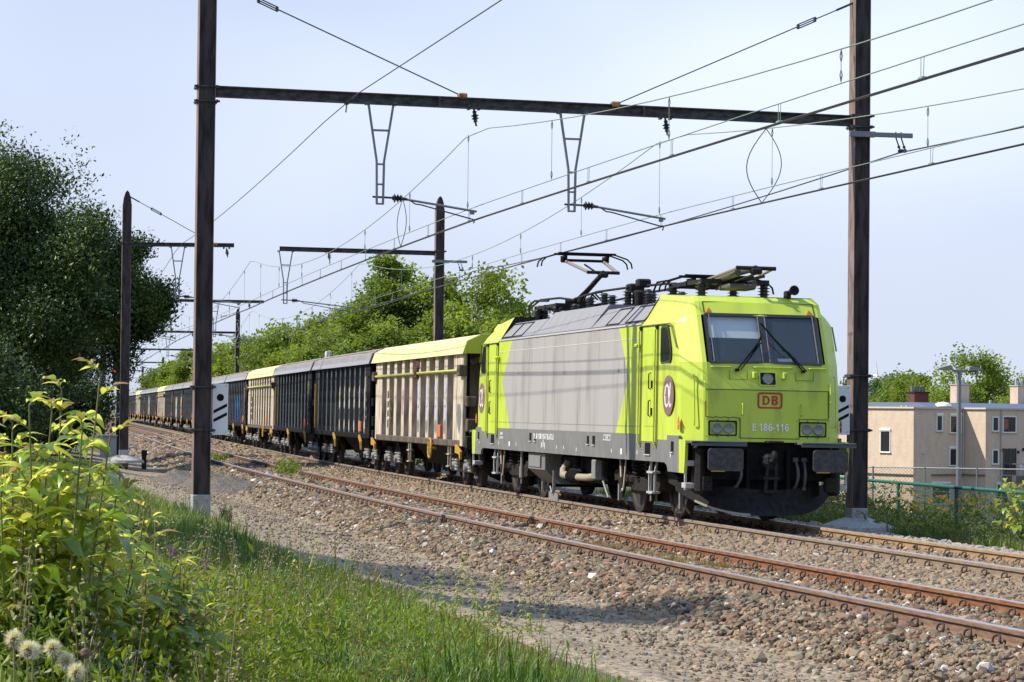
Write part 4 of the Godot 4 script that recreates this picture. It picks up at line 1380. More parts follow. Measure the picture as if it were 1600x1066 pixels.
# ---------------------------------------------------------------- a smooth body from bones, meshed by surface nets
func body(bones: Array, cell: float, blend: float) -> MB:
	var lo := Vector3.INF
	var hi := -Vector3.INF
	for q in bones:
		for k in 2:
			var r: float = q[2 + k] + cell * 2
			lo = lo.min(q[k] - Vector3(r, r, r))
			hi = hi.max(q[k] + Vector3(r, r, r))
	var n := Vector3i(((hi - lo) / cell).ceil()) + Vector3i.ONE
	var f := PackedFloat32Array()
	f.resize(n.x * n.y * n.z)
	for z in n.z:
		for y in n.y:
			for x in n.x:
				var p := lo + Vector3(x, y, z) * cell
				var s := 0.0
				for q in bones:
					var ab: Vector3 = q[1] - q[0]
					var t := clampf((p - q[0]).dot(ab) / maxf(ab.length_squared(), 1e-9), 0, 1)
					s += exp(-((p - q[0] - ab * t).length() - lerpf(q[2], q[3], t)) / blend)
				f[x + n.x * (y + n.y * z)] = -blend * log(maxf(s, 1e-12))
	var at := {}
	for z in n.z - 1:
		for y in n.y - 1:
			for x in n.x - 1:
				var sum := Vector3.ZERO
				var cnt := 0
				for e in 12:
					var ax := e / 4
					var o := Vector3i.ZERO
					o[(ax + 1) % 3] = e & 1
					o[(ax + 2) % 3] = (e >> 1) & 1
					var p := Vector3i(x, y, z) + o
					var d := Vector3i.ZERO
					d[ax] = 1
					var a := f[p.x + n.x * (p.y + n.y * p.z)]
					var w := p + d
					var c := f[w.x + n.x * (w.y + n.y * w.z)]
					if (a < 0.0) != (c < 0.0):
						sum += Vector3(p) + Vector3(d) * (a / (a - c))
						cnt += 1
				if cnt:
					at[x + n.x * (y + n.y * z)] = lo + sum / cnt * cell
	var b := MB.new()
	for key: int in at:
		var x := key % n.x
		var y := (key / n.x) % n.y
		var z := key / (n.x * n.y)
		var p := Vector3i(x, y, z)
		for ax in 3:
			var d := Vector3i.ZERO
			d[ax] = 1
			var w := p + d
			var a := f[key]
			var c := f[w.x + n.x * (w.y + n.y * w.z)]
			if (a < 0.0) == (c < 0.0):
				continue
			var u := Vector3i.ZERO
			var v := Vector3i.ZERO
			u[(ax + 1) % 3] = 1
			v[(ax + 2) % 3] = 1
			var q := []
			for o in [p, p - u, p - u - v, p - v]:
				q.append(at.get(o.x + n.x * (o.y + n.y * o.z)))
			if q.has(null):
				continue
			b.quad(q[0], q[1], q[2], q[3], Vector3(d) * (1.0 if a < 0.0 else -1.0))
	# smooth normals
	var acc := {}
	for i in b.v.size():
		var k := (b.v[i] * 5000.0).round()
		acc[k] = acc.get(k, Vector3.ZERO) + b.n[i]
	for i in b.v.size():
		b.n[i] = (acc[(b.v[i] * 5000.0).round()] as Vector3).normalized()
	return b

func driver() -> void:
	# sits behind the right-hand pane; only head, shoulders and forearms show dimly
	var at := Vector3(0.50, 0, -2.05)
	var o := thing("person", "train driver in a red top seated behind the right windscreen pane of the locomotive", "person", at)
	var B := func(a: Vector3, c: Vector3, r: float, s: float) -> Array: return [a, c, r, s]
	var torso := [B.call(Vector3(0, 2.32, -0.02), Vector3(0, 2.62, 0.0), 0.16, 0.17), B.call(Vector3(-0.16, 2.66, 0), Vector3(0.16, 2.66, 0), 0.085, 0.085), B.call(Vector3(-0.21, 2.65, 0), Vector3(-0.26, 2.40, 0.10), 0.062, 0.05), B.call(Vector3(0.21, 2.65, 0), Vector3(0.26, 2.40, 0.10), 0.062, 0.05), B.call(Vector3(-0.26, 2.40, 0.10), Vector3(-0.15, 2.44, 0.34), 0.05, 0.036), B.call(Vector3(0.26, 2.40, 0.10), Vector3(0.15, 2.44, 0.34), 0.05, 0.036), B.call(Vector3(0, 2.68, 0), Vector3(0, 2.82, 0.02), 0.058, 0.055), B.call(Vector3(0, 2.90, 0.02), Vector3(0, 2.98, 0.015), 0.078, 0.085), B.call(Vector3(0, 2.86, 0.07), Vector3(0, 2.87, 0.06), 0.05, 0.05), B.call(Vector3(0, 2.915, 0.105), Vector3(0, 2.895, 0.12), 0.012, 0.016), B.call(Vector3(-0.085, 2.91, 0.01), Vector3(-0.09, 2.94, 0.0), 0.018, 0.02), B.call(Vector3(0.085, 2.91, 0.01), Vector3(0.09, 2.94, 0.0), 0.018, 0.02), B.call(Vector3(-0.15, 2.44, 0.34), Vector3(-0.10, 2.43, 0.42), 0.034, 0.026), B.call(Vector3(0.15, 2.44, 0.34), Vector3(0.10, 2.43, 0.42), 0.034, 0.026)]
	var m := body(torso, 0.018, 0.014)
	m.paint = true
	for p in m.v:
		var skin := p.y > 2.745 or p.z > 0.30
		m.c.append(Color(0.36, 0.20, 0.145) if skin else Color(0.28, 0.05, 0.045))
	var bm := mat(Color.WHITE, 0.8)
	bm.vertex_color_use_as_albedo = true
	part("body", m, bm, o)
	var hair := MB.new()
	hair.lathe([Vector2(0.098, -0.02), Vector2(0.102, 0.03), Vector2(0.085, 0.075), Vector2(0.05, 0.098), Vector2(0, 0.104)], Transform3D(Basis(), Vector3(0, 2.965, 0.0)), 14)
	part("hair", hair, mat(Color(0.05, 0.035, 0.025), 0.8), o)
	for s in [-1, 1]:
		var ey := MB.new()
		ey.box(Vector3(s * 0.033, 2.925, 0.098), Vector3(0.022, 0.01, 0.012), Basis(), 0.003)
		part("eye", ey, M.black, o)
	var mo := MB.new()
	mo.box(Vector3(0, 2.862, 0.117), Vector3(0.045, 0.009, 0.01), Basis(), 0.003)
	part("mouth", mo, mat(Color(0.22, 0.08, 0.07), 0.7), o)
	var pap := MB.new()
	pap.box(Vector3(0.58, 2.665, -1.28), Vector3(0.24, 0.006, 0.17), Basis(Vector3.RIGHT, 0.55))
	tag(part("timetable_sheet", pap, M.white), "white paper sheet lying on the driver's desk behind the windscreen", "paper")

# ---------------------------------------------------------------- wagons
func side_bogie(b0: Node3D, z0: float, wm: Mesh, sp: Mesh) -> void:
	var fr := MB.new()
	for s in [-1, 1]:
		fr.prism(PackedVector2Array([Vector2(-1.25, 0.62), Vector2(-1.1, 0.78), Vector2(-0.45, 0.74), Vector2(-0.3, 0.56), Vector2(0.3, 0.56), Vector2(0.45, 0.74), Vector2(1.1, 0.78), Vector2(1.25, 0.62), Vector2(1.22, 0.5), Vector2(0.5, 0.5), Vector2(0.35, 0.34), Vector2(-0.35, 0.34), Vector2(-0.5, 0.5), Vector2(-1.22, 0.5)]), 0.10, Transform3D(Basis(Vector3(0, 0, 1), Vector3(0, 1, 0), Vector3(-1, 0, 0)), Vector3(s * 1.02, 0, z0)))
	fr.box(Vector3(0, 0.58, z0), Vector3(2.0, 0.26, 0.5))
	var bg := part("bogie", fr, M.under, b0)
	for az in [-0.88, 0.88]:
		for s in [-1, 1]:
			part("wheel", wm, M.wheel, bg, Transform3D(Basis() if s < 0 else Basis(Vector3.UP, PI), Vector3(s * 0.76, 0.46, z0 + az)))
			var ab := MB.new()
			ab.lathe([Vector2(0, 0.16), Vector2(0.09, 0.15), Vector2(0.12, 0.06), Vector2(0.12, -0.06)], Transform3D(Basis(Vector3(0, 1, 0), Vector3(s, 0, 0), Vector3(0, 0, 1)), Vector3(s * 1.04, 0.46, z0 + az)), 10)
			ab.box(Vector3(s * 1.05, 0.46, z0 + az), Vector3(0.13, 0.20, 0.60), Basis(), 0.04)
			part("axle_box", ab, M.steel if s < 0 else M.under, bg)
			for dz in [-0.23, 0.23]:
				part("coil_spring", sp, M.steel, bg, Transform3D(Basis(), Vector3(s * 1.06, 0.50, z0 + az + dz)))

func wagon(yellow: bool, label: String) -> Node3D:
	var o := thing("hopper_wagon", label, "freight wagon", Vector3.ZERO, 0.0, "ribbed freight wagons coupled behind the locomotive")
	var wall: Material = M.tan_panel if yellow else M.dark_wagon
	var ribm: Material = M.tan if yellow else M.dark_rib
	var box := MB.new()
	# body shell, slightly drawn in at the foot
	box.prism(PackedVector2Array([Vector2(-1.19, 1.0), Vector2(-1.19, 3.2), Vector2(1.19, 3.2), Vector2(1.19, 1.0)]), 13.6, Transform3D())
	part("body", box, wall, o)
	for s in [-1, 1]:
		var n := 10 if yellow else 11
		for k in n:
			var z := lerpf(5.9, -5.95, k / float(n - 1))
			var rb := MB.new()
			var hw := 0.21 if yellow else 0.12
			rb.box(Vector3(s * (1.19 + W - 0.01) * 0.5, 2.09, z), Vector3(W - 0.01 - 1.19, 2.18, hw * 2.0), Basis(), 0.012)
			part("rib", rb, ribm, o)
		for e in [-1, 1]:
			var ep := MB.new()
			ep.box(Vector3(s * (W - 0.06), 2.05, e * 6.55), Vector3(0.10, 2.2, 0.72), Basis(), 0.02)
			part("corner_panel", ep, M.tan if yellow else M.dark_wagon, o)
		var sl := MB.new()
		sl.box(Vector3(s * (W - 0.04), 1.02, 0), Vector3(0.09, 0.16, 13.3), Basis(), 0.015)
		part("side_sill", sl, M.tan_panel if yellow else M.black, o)
		if yellow:
			var br := MB.new()
			br.tube([Vector3(s * (W + 0.03), 2.72, -6.7), Vector3(s * (W + 0.03), 2.72, 6.7)], 0.035, 8)
			var bar := part("operating_shaft", br, mat(Color(0.50, 0.50, 0.10), 0.6), o)
			for e in [-1, 1]:
				var bk := MB.new()
				bk.box(Vector3(s * (W + 0.0), 2.72, e * 6.85), Vector3(0.20, 0.26, 0.34), Basis(), 0.02)
				part("shaft_bearing", bk, M.tan_panel, bar)
		else:
			for p in [[-6.5, 1.9, 0.10, 1.5], [6.35, 2.0, 0.12, 1.5]]:
				var ld := MB.new()
				ld.bar(Vector3(s * (W + 0.02), p[1] - p[3] / 2, p[0]), Vector3(s * (W + 0.02), p[1] + p[3] / 2, p[0]), p[2], 0.05)
				part("upright_bar", ld, M.amber if p[0] < 0 else M.tan, o)
		# amber lever plates under the sill and white steps
		for z in ([6.75, -6.9] if yellow else [5.4, -0.9]):
			var lv := MB.new()
			lv.prism(PackedVector2Array([Vector2(z - 0.35, 1.0), Vector2(z + 0.10, 0.90), Vector2(z + 0.34, 0.84), Vector2(z + 0.34, 0.66), Vector2(z + 0.25, 0.66), Vector2(z + 0.16, 0.78), Vector2(z - 0.35, 0.80)]) if yellow else PackedVector2Array([Vector2(z - 0.3, 1.05), Vector2(z + 0.2, 0.86), Vector2(z + 0.26, 0.62), Vector2(z + 0.18, 0.62), Vector2(z + 0.10, 0.80), Vector2(z - 0.3, 0.95)]), 0.05, Transform3D(Basis(Vector3(0, 0, 1), Vector3(0, 1, 0), Vector3(-1, 0, 0)), Vector3(s * (W + 0.03), 0, 0)))
			part("lever_plate", lv, M.amber, o)
		for z in [-1.0, 5.0]:
			var st := MB.new()
			st.bar(Vector3(s * (W - 0.05), 1.0, z), Vector3(s * (W - 0.05), 0.45, z), 0.04)
			st.bar(Vector3(s * (W - 0.05), 1.0, z + 0.32), Vector3(s * (W - 0.05), 0.45, z + 0.32), 0.04)
			for y in [0.75, 0.46]:
				st.box(Vector3(s * (W - 0.05), y, z + 0.16), Vector3(0.12, 0.03, 0.34))
			part("step", st, M.dark if not yellow else M.tan, o)
		# hand wheel and its orange plate
		var wl := MB.new()
		var ring := []
		for k in 25:
			ring.append(Vector3(s * (W + 0.07), 0.86 + 0.24 * sin(TAU * k / 24.0), 2.95 + 0.24 * cos(TAU * k / 24.0)))
		wl.tube(ring, 0.025, 6, -1, false)
		for k in 4:
			wl.bar(Vector3(s * (W + 0.07), 0.86 + 0.24 * sin(PI * k / 4), 2.95 + 0.24 * cos(PI * k / 4)), Vector3(s * (W + 0.07), 0.86 - 0.24 * sin(PI * k / 4), 2.95 - 0.24 * cos(PI * k / 4)), 0.025)
		wl.tube([Vector3(s * (W - 0.1), 0.86, 2.95), Vector3(s * (W + 0.1), 0.86, 2.95)], 0.035, 8)
		if yellow:
			part("hand_wheel", wl, M.amber, o)
		var op := MB.new()
		op.box(Vector3(s * (W + 0.01), 1.29, 4.0 if yellow else 5.2), Vector3(0.05, 0.30, 0.34), Basis(), 0.01)
		part("label_plate", op, M.orange, o)
		# small fittings cluster
		var ft := MB.new()
		for y in [1.55, 1.8, 2.05]:
			ft.box(Vector3(s * (W + 0.01), y, -4.1 if yellow else 6.6), Vector3(0.10, 0.10, 0.26), Basis(), 0.02)
		ft.bar(Vector3(s * (W + 0.02), 1.3, -4.0 if yellow else 6.75), Vector3(s * (W + 0.02), 2.3, -4.0 if yellow else 6.75), 0.04)
		ft.bar(Vector3(s * (W + 0.02), 1.3, -4.35 if yellow else 6.45), Vector3(s * (W + 0.02), 2.3, -4.35 if yellow else 6.45), 0.04)
		part("latch_gear", ft, M.tan if yellow else M.dark_rib, o)
	# end walls: braces and corner boxes
	for e in [-1, 1]:
		var eb := MB.new()
		for x in [-0.9, -0.3, 0.3, 0.9]:
			eb.box(Vector3(x, 2.1, e * 6.88), Vector3(0.10, 2.1, 0.14), Basis(), 0.02)
		eb.bar(Vector3(-1.2, 2.9, e * 6.95), Vector3(-0.5, 3.25, e * 6.95), 0.12)
		eb.box(Vector3(-1.2, 2.0, e * 6.98), Vector3(0.24, 0.24, 0.26), Basis(), 0.02)
		eb.box(Vector3(-1.15, 1.45, e * 6.98), Vector3(0.3, 0.3, 0.24), Basis(), 0.02)
		part("end_brace", eb, M.tan_panel if yellow else M.dark_wagon, o)
		var hd := MB.new()
		hd.box(Vector3(0, 1.05, e * 7.0), Vector3(2.6, 0.30, 0.2), Basis(), 0.02)
		part("headstock", hd, M.under, o)
		for s in [-1, 1]:
			var bf := MB.new()
			bf.lathe([Vector2(0.12, 0.0), Vector2(0.12, 0.22), Vector2(0.08, 0.23), Vector2(0.08, 0.42), Vector2(0.22, 0.43), Vector2(0.22, 0.46), Vector2(0, 0.475)], Transform3D(Basis(Vector3.RIGHT, PI / 2 * e), Vector3(s * 0.875, 1.05, e * 7.05)), 14)
			part("buffer", bf, M.under, o)
	# roof
	var p := PackedVector2Array([Vector2(-1.47, 3.10), Vector2(-1.37, 3.40), Vector2(-1.06, 3.55), Vector2(0, 3.68), Vector2(1.06, 3.55), Vector2(1.37, 3.40), Vector2(1.47, 3.10), Vector2(1.40, 3.10), Vector2(1.30, 3.20), Vector2(-1.30, 3.20), Vector2(-1.40, 3.10)])
	var rf := MB.new()
	rf.prism(p, 14.6, Transform3D())
	var roof := part("roof", rf, M.yellow_roof if yellow else M.slate_roof, o)
	if yellow:
		for e in [-1, 1]:
			var cp := MB.new()
			cp.prism(PackedVector2Array([Vector2(-1.46, 3.11), Vector2(-1.36, 3.39), Vector2(-1.05, 3.54), Vector2(0, 3.665), Vector2(1.05, 3.54), Vector2(1.36, 3.39), Vector2(1.46, 3.11)]), 0.02, Transform3D(Basis(), Vector3(0, 0, e * 7.31)))
			part("roof_end", cp, M.lime_end, roof)
	else:
		for s in [-1, 1]:
			var lp := MB.new()
			lp.quad(Vector3(s * 1.478, 3.10, -7.3), Vector3(s * 1.478, 3.10, 7.3), Vector3(s * 1.437, 3.225, 7.3), Vector3(s * 1.437, 3.225, -7.3), Vector3(s, 0.3, 0))
			part("roof_lip", lp, M.slate_lip, roof)
			var rw := MB.new()
			rw.box(Vector3(s * 1.22, 3.485, 0), Vector3(0.05, 0.012, 14.4), Basis(Vector3(0, 0, 1), s * -0.45))
			part("roof_seam", rw, M.rusty, roof)
	var wm := wheel_mesh(0.46, 0.135)
	var sp := MB.new()
	spring(sp, Vector3.ZERO, 0.065, 0.30, 4)
	var sm := sp.mesh()
	for z in [5.35, -5.35]:
		side_bogie(o, z, wm, sm)
	var ub := MB.new()
	ub.box(Vector3(0, 0.86, 0), Vector3(1.2, 0.3, 13.4))
	ub.prism(PackedVector2Array([Vector2(-0.9, 0.95), Vector2(-0.5, 0.4), Vector2(0.5, 0.4), Vector2(0.9, 0.95)]), 5.5, Transform3D())
	part("underframe", ub, M.under, o)
	return o

func graffiti(o: Node3D, zs: Array, y0: float, y1: float, c: Array, wobble: float, x := 1.195, wide_by := 0.42) -> void:
	# sprayed paint between the ribs: irregular flat patches on the wall
	for z: float in zs:
		for k in c.size():
			var b := MB.new()
			var p := PackedVector2Array()
			var h := (y1 - y0) / c.size()
			for i in 14:
				var a := TAU * i / 14.0
				p.append(Vector2(z + cos(a) * wide_by * (1.0 + wobble * rnd(-0.3, 0.3)), y0 + h * (k + 0.5) + sin(a) * h * 0.62 * (1.0 + wobble * rnd(-0.3, 0.3))))
			b.prism(p, 0.004 + 0.002 * (k % 2), Transform3D(Basis(Vector3(0, 0, 1), Vector3(0, 1, 0), Vector3(-1, 0, 0)), Vector3(-x - 0.001 * k, 0, 0)))
			part("paint_patch", b, mat(c[k], 0.6), o)

func wagons() -> void:
	driver()
	var kinds := [1, 0, 0, 1, 0, 0, 0, 0, 0, 0, 1, 0, 0, 0, 1, 0, 0, 0, 0, 0]
	var words := ["first", "second", "third", "fourth", "fifth", "sixth", "seventh", "eighth", "ninth", "tenth", "eleventh", "twelfth", "thirteenth", "fourteenth", "fifteenth", "sixteenth", "seventeenth", "eighteenth", "nineteenth", "twentieth"]
	var proto := [null, null]
	var made := []
	for i in kinds.size():
		var y: bool = kinds[i] == 1
		var label: String = ("tan ribbed wagon with pale yellow roof, %s behind the locomotive" if y else "dark grey ribbed wagon with slate roof, %s behind the locomotive") % words[i]
		var w: Node3D
		if proto[kinds[i]] == null:
			w = wagon(y, label)
			proto[kinds[i]] = w
		else:
			w = copy_of(proto[kinds[i]], Vector3.ZERO, 0.0, label)
		made.append(w)
		var zc := -26.6 - 15.1 * i
		w.position = Vector3(g(zc) + 0.04, 0, zc)
		w.rotation = Vector3(0, atan(dg(zc)), -0.009)
	# wear and spray paint that belong to single wagons
	var w0: Node3D = made[0]
	var rp := MB.new()
	rp.box(Vector3(-1.20, 2.1, 0.15), Vector3(0.03, 2.1, 0.85))
	part("rusty_panel", rp, M.rusty, w0)
	var hg := MB.new()
	hg.box(Vector3(-1.33, 3.0, 0.45), Vector3(0.16, 0.34, 0.6), Basis(), 0.03)
	hg.box(Vector3(-1.38, 2.74, 0.4), Vector3(0.16, 0.3, 0.42), Basis(), 0.03)
	part("roof_hinge", hg, mat(Color(0.06, 0.025, 0.015), 0.9), w0)
	var mv := Color(0.40, 0.42, 0.50)
	graffiti(w0, [0.63, 1.95, 3.26, 4.58], 1.25, 2.5, [Color(0.20, 0.19, 0.19), mv, Color(0.44, 0.45, 0.50), mv], 0.4, 1.382, 0.17)
	graffiti(w0, [-2.0], 1.7, 2.3, [Color(0.42, 0.22, 0.28)], 0.5, 1.382, 0.15)
	for q in [[6.55, 1.62, 0.2, 0.75], [6.4, 1.72, 0.12, 0.5]]:
		var b := MB.new()
		var p := PackedVector2Array()
		for k in 12:
			var a := TAU * k / 12
			p.append(Vector2(q[0] + cos(a) * q[2] * rnd(0.7, 1.3), q[1] + sin(a) * q[3] * 0.5 * rnd(0.7, 1.2)))
		b.prism(p, 0.005, Transform3D(Basis(Vector3(0, 0, 1), Vector3(0, 1, 0), Vector3(-1, 0, 0)), Vector3(-W + 0.005 - (0.004 if q[2] < 0.15 else 0.0), 0, 0)))
		part("paint_patch", b, mat(Color(0.16, 0.17, 0.19), 0.7), w0)
	graffiti(made[1], [-0.02, 1.165, 2.35, 3.535, 4.72, 5.9], 1.15, 2.45, [Color(0.42, 0.37, 0.30), Color(0.05, 0.05, 0.05), Color(0.46, 0.42, 0.37), Color(0.40, 0.36, 0.28)], 0.9, 1.382, 0.10)
	graffiti(made[1], [0.57, 1.76, 2.94, 4.13, 5.31], 1.15, 2.45, [Color(0.42, 0.37, 0.30), Color(0.05, 0.05, 0.05), Color(0.46, 0.42, 0.37)], 0.9)
	graffiti(made[1], [-1.9, -0.8], 1.15, 2.0, [Color(0.26, 0.27, 0.13), Color(0.20, 0.24, 0.10)], 0.6)
	graffiti(made[2], [-0.6, 0.6, 1.8, 3.0], 1.15, 2.2, [Color(0.13, 0.13, 0.12), Color(0.20, 0.20, 0.15)], 0.6)
	graffiti(made[2], [3.55], 1.2, 1.8, [Color(0.14, 0.05, 0.06)], 0.6)
	graffiti(made[4], [-0.02, 1.165, 2.35], 1.2, 2.3, [Color(0.02, 0.13, 0.50), Color(0.03, 0.22, 0.60)], 0.7, 1.382, 0.105)
	graffiti(made[4], [0.57, 1.76, 2.94], 1.2, 2.2, [Color(0.02, 0.13, 0.50), Color(0.03, 0.22, 0.60)], 0.7)
	graffiti(made[4], [-4.2, 5.6], 1.2, 2.6, [Color(0.45, 0.42, 0.32), Color(0.40, 0.30, 0.24)], 0.7)
	graffiti(made[8], [-3.0, -1.8, 4.8, 5.6], 1.1, 2.5, [Color(0.40, 0.40, 0.38), Color(0.42, 0.40, 0.20)], 0.5, 1.385)
	graffiti(made[12], [1.0, 2.5, 4.0], 1.1, 2.7, [Color(0.42, 0.43, 0.42), Color(0.36, 0.36, 0.37)], 0.7, 1.385)
	var hr := MB.new()   # pale hoop on the roof end of the third wagon
	hr.tube([Vector3(-0.9, 3.5, 6.9), Vector3(-0.85, 3.75, 6.6), Vector3(-0.6, 3.8, 5.6), Vector3(-0.5, 3.6, 4.4)], 0.05, 8)
	part("roof_hoop", hr, M.pale, made[2])

# ---------------------------------------------------------------- overhead line
func mast(o: Node3D, x: float, foot: float, top: float, base: bool) -> void:
	var b := MB.new()
	var p := PackedVector2Array([Vector2(-0.135, foot - 0.5), Vector2(-0.135, top - 0.42), Vector2(-0.115, top - 0.25), Vector2(-0.06, top - 0.07), Vector2(0, top), Vector2(0.06, top - 0.07), Vector2(0.115, top - 0.25), Vector2(0.135, top - 0.42), Vector2(0.135, foot - 0.5)])
	b.prism(p, 0.27, Transform3D(Basis(), Vector3(x, 0, 0)))
	var m := part("mast", b, M.mast, o)
	for s in [-1, 1]:   # flange plates stand a little proud at the two sides
		var f := MB.new()
		f.box(Vector3(x + s * 0.141, (foot + top - 0.45) * 0.5, 0), Vector3(0.014, top - foot - 0.45, 0.32), Basis(), 0.004)
		part("flange", f, M.mast_side, m)
	var c := MB.new()
	c.box(Vector3(x, foot + 0.05, 0), Vector3(0.31, 0.58, 0.345), Basis(), 0.012)
	if base:
		c.lathe([Vector2(0.72, -0.06), Vector2(0.70, 0.03), Vector2(0.40, 0.14), Vector2(0.2, 0.2), Vector2(0, 0.2)], Transform3D(Basis(Vector3.UP, 0.4), Vector3(x, foot - 0.03, 0)), 8)
	part("foundation", c, M.concrete, m)

func band(o: Node3D, x: float, y: float) -> void:
	var b := MB.new()
	for s in [-1, 1]:
		b.tube([Vector3(x - 0.20, y, s * 0.17), Vector3(x + 0.20, y, s * 0.17)], 0.012, 6)
		b.box(Vector3(x + s * 0.17, y, 0), Vector3(0.03, 0.06, 0.38), Basis(), 0.006)
		b.box(Vector3(x + s * 0.2, y, 0.17), Vector3(0.04, 0.035, 0.04))
	part("clamp_band", b, M.beam, o)

func drop_bracket(o: Node3D, x: float, top: float, reach: float) -> void:
	var b := MB.new()
	var jy := top - 1.0
	var ly := top - 1.74
	for s in [-1, 1]:
		b.bar(Vector3(x + s * 0.22, top, 0), Vector3(x + s * 0.065, jy, 0), 0.034, 0.06, Vector3(0, 0, 1))
		b.bar(Vector3(x + s * 0.065, jy, 0), Vector3(x + s * 0.055, ly, 0), 0.034, 0.06, Vector3(0, 0, 1))
		b.box(Vector3(x + s * 0.24, top + 0.0, 0), Vector3(0.09, 0.05, 0.12), Basis(), 0.01)
	b.bar(Vector3(x - 0.15, top - 0.46, 0), Vector3(x + 0.15, top - 0.46, 0), 0.035)
	for y in [jy - 0.05, jy - 0.4, ly]:
		b.bar(Vector3(x - 0.07, y, 0), Vector3(x + 0.07, y, 0), 0.03)
	var db := part("drop_bracket", b, M.galv, o)
	# registration arm with its insulator, carrying the steady arm
	var y0 := ly + 0.12
	var ib := MB.new()
	var ix := x + 0.12
	for k in 3:
		ib.lathe([Vector2(0.035, 0), Vector2(0.085 - 0.008 * k, 0.015), Vector2(0.035, 0.05)], Transform3D(Basis(Vector3(0, -1, 0), Vector3(1, 0, 0), Vector3(0, 0, 1)), Vector3(ix + 0.12 + 0.055 * k, y0 - 0.015, 0)), 12)
	ib.tube([Vector3(x - 0.13, y0, 0), Vector3(ix + 0.1, y0 - 0.01, 0)], 0.02, 6)
	ib.tube([Vector3(ix + 0.1, y0 - 0.01, 0), Vector3(ix + 0.36, y0 - 0.03, 0)], 0.04, 8, 0.025)
	part("insulator", ib, M.insul, db)
	var ar := MB.new()
	var e := Vector3(x + reach, y0 - 0.21, 0)
	ar.tube([Vector3(ix + 0.34, y0 - 0.03, 0), e], 0.021, 7)
	ar.box(e + Vector3(-0.08, -0.03, 0), Vector3(0.08, 0.05, 0.05), Basis(), 0.01)
	part("registration_arm", ar, M.galv, db)
	var sd := MB.new()
	sd.tube([Vector3(ix + 0.42, y0 - 0.05, 0), Vector3(ix + 0.50, y0 - 0.11, 0.03), Vector3(ix + 0.6, y0 - 0.12, 0.03), Vector3(x + reach - 0.12, y0 - 0.34, 0.03), Vector3(x + reach - 0.04, y0 - 0.36, 0.03), Vector3(x + reach - 0.06, y0 - 0.42, 0.03)], 0.014, 6)
	part("steady_arm", sd, M.wire, db)

func hanger(o: Node3D, x: float, top: float) -> void:
	var b := MB.new()
	for s in [-1, 1]:
		b.box(Vector3(x + s * 0.09, top + 0.02, 0), Vector3(0.05, 0.10, 0.14), Basis(), 0.01)
	b.tube([Vector3(x, top, 0), Vector3(x + 0.01, top - 0.08, 0)], 0.02, 6)
	b.lathe([Vector2(0, 0.02), Vector2(0.04, 0.0), Vector2(0.03, -0.05), Vector2(0.075, -0.08), Vector2(0.03, -0.10), Vector2(0.07, -0.13), Vector2(0.03, -0.15), Vector2(0.04, -0.19), Vector2(0.0, -0.2)], Transform3D(Basis(Vector3(0, 0, 1), 0.12), Vector3(x + 0.01, top - 0.05, 0)), 12)
	b.tube([Vector3(x + 0.03, top - 0.24, 0), Vector3(x + 0.05, top - 0.31, 0)], 0.018, 6)
	part("carrier_insulator", b, M.insul, o)

func stay(o: Node3D, a: Vector3, b: Vector3) -> void:
	var m := MB.new()
	m.tube([a, b], 0.012, 6)
	var r := part("stay_rod", m, M.wire, o)
	var t := MB.new()
	var d := (b - a).normalized()
	var up := Vector3(-d.y, d.x, 0) * 0.035
	for s in [-1, 1]:
		t.tube([a + d * 0.75 + up * s, a + d * 1.10 + up * s], 0.012, 5)
	t.box(a + d * 0.75, Vector3(0.05, 0.09, 0.05), Basis(), 0.01)
	t.box(a + d * 1.10, Vector3(0.05, 0.09, 0.05), Basis(), 0.01)
	t.bar(a - d * 0.05, a + d * 0.3, 0.04)
	part("turnbuckle", t, M.wire, r)
	var c := MB.new()
	c.box(b, Vector3(0.16, 0.10, 0.16), Basis(), 0.02)
	part("stay_foot", c, M.rusty, r)

func beam_bar(o: Node3D, a: Vector3, b: Vector3, h: float) -> void:
	var m := MB.new()
	m.bar(a, b, 0.02, h)
	m.bar(a + Vector3(0, h / 2, 0), b + Vector3(0, h / 2, 0), 0.14, 0.022)
	m.bar(a - Vector3(0, h / 2, 0), b - Vector3(0, h / 2, 0), 0.14, 0.022)
	var bm := part("beam", m, M.beam, o)
	var k := MB.new()
	for t in [0.34, 0.66]:
		k.box(a.lerp(b, t), Vector3(0.05, h + 0.02, 0.15), Basis(), 0.004)
	part("splice_plate", k, M.beam, bm)

func side_arm(o: Node3D, x: float, y: float) -> void:
	var b := MB.new()
	b.box(Vector3(x + 0.32, y, 0.2), Vector3(1.2, 0.085, 0.05), Basis(), 0.006)
	b.bar(Vector3(x - 0.25, y, 0.19), Vector3(x + 0.2, y, 0.19), 0.12, 0.10)
	var a := part("feeder_arm", b, M.galv, o)
	var c := MB.new()
	for k in 2:
		var p := Vector3(x + 0.60 + 0.10 * k, y - 0.03, 0.2)
		c.tube([p + Vector3(0, 0.09, 0), p, p + Vector3(0.03, -0.09, 0), p + Vector3(0.08, -0.22, 0)], 0.013, 6)
		c.lathe([Vector2(0.0, 0.02), Vector2(0.03, 0.0), Vector2(0.0, -0.02)], Transform3D(Basis(Vector3.RIGHT, PI / 2), p + Vector3(0.06, -0.18, 0)), 10)
	c.box(Vector3(x + 0.73, y - 0.28, 0.2), Vector3(0.16, 0.06, 0.10), Basis(), 0.02)
	part("feeder_clamp", c, M.wire, a)

func portal(called: String, label: String, z: float) -> Node3D:
	var o := thing(called, label, "catenary portal" if called == "catenary_portal" else "catenary mast", Vector3(g(z), 0, z), atan(dg(z)), "supports of the overhead line")
	return o

const SUP := [42.0, -5.0, -47.0, -92.0, -147.0, -205.0, -277.0, -350.0]

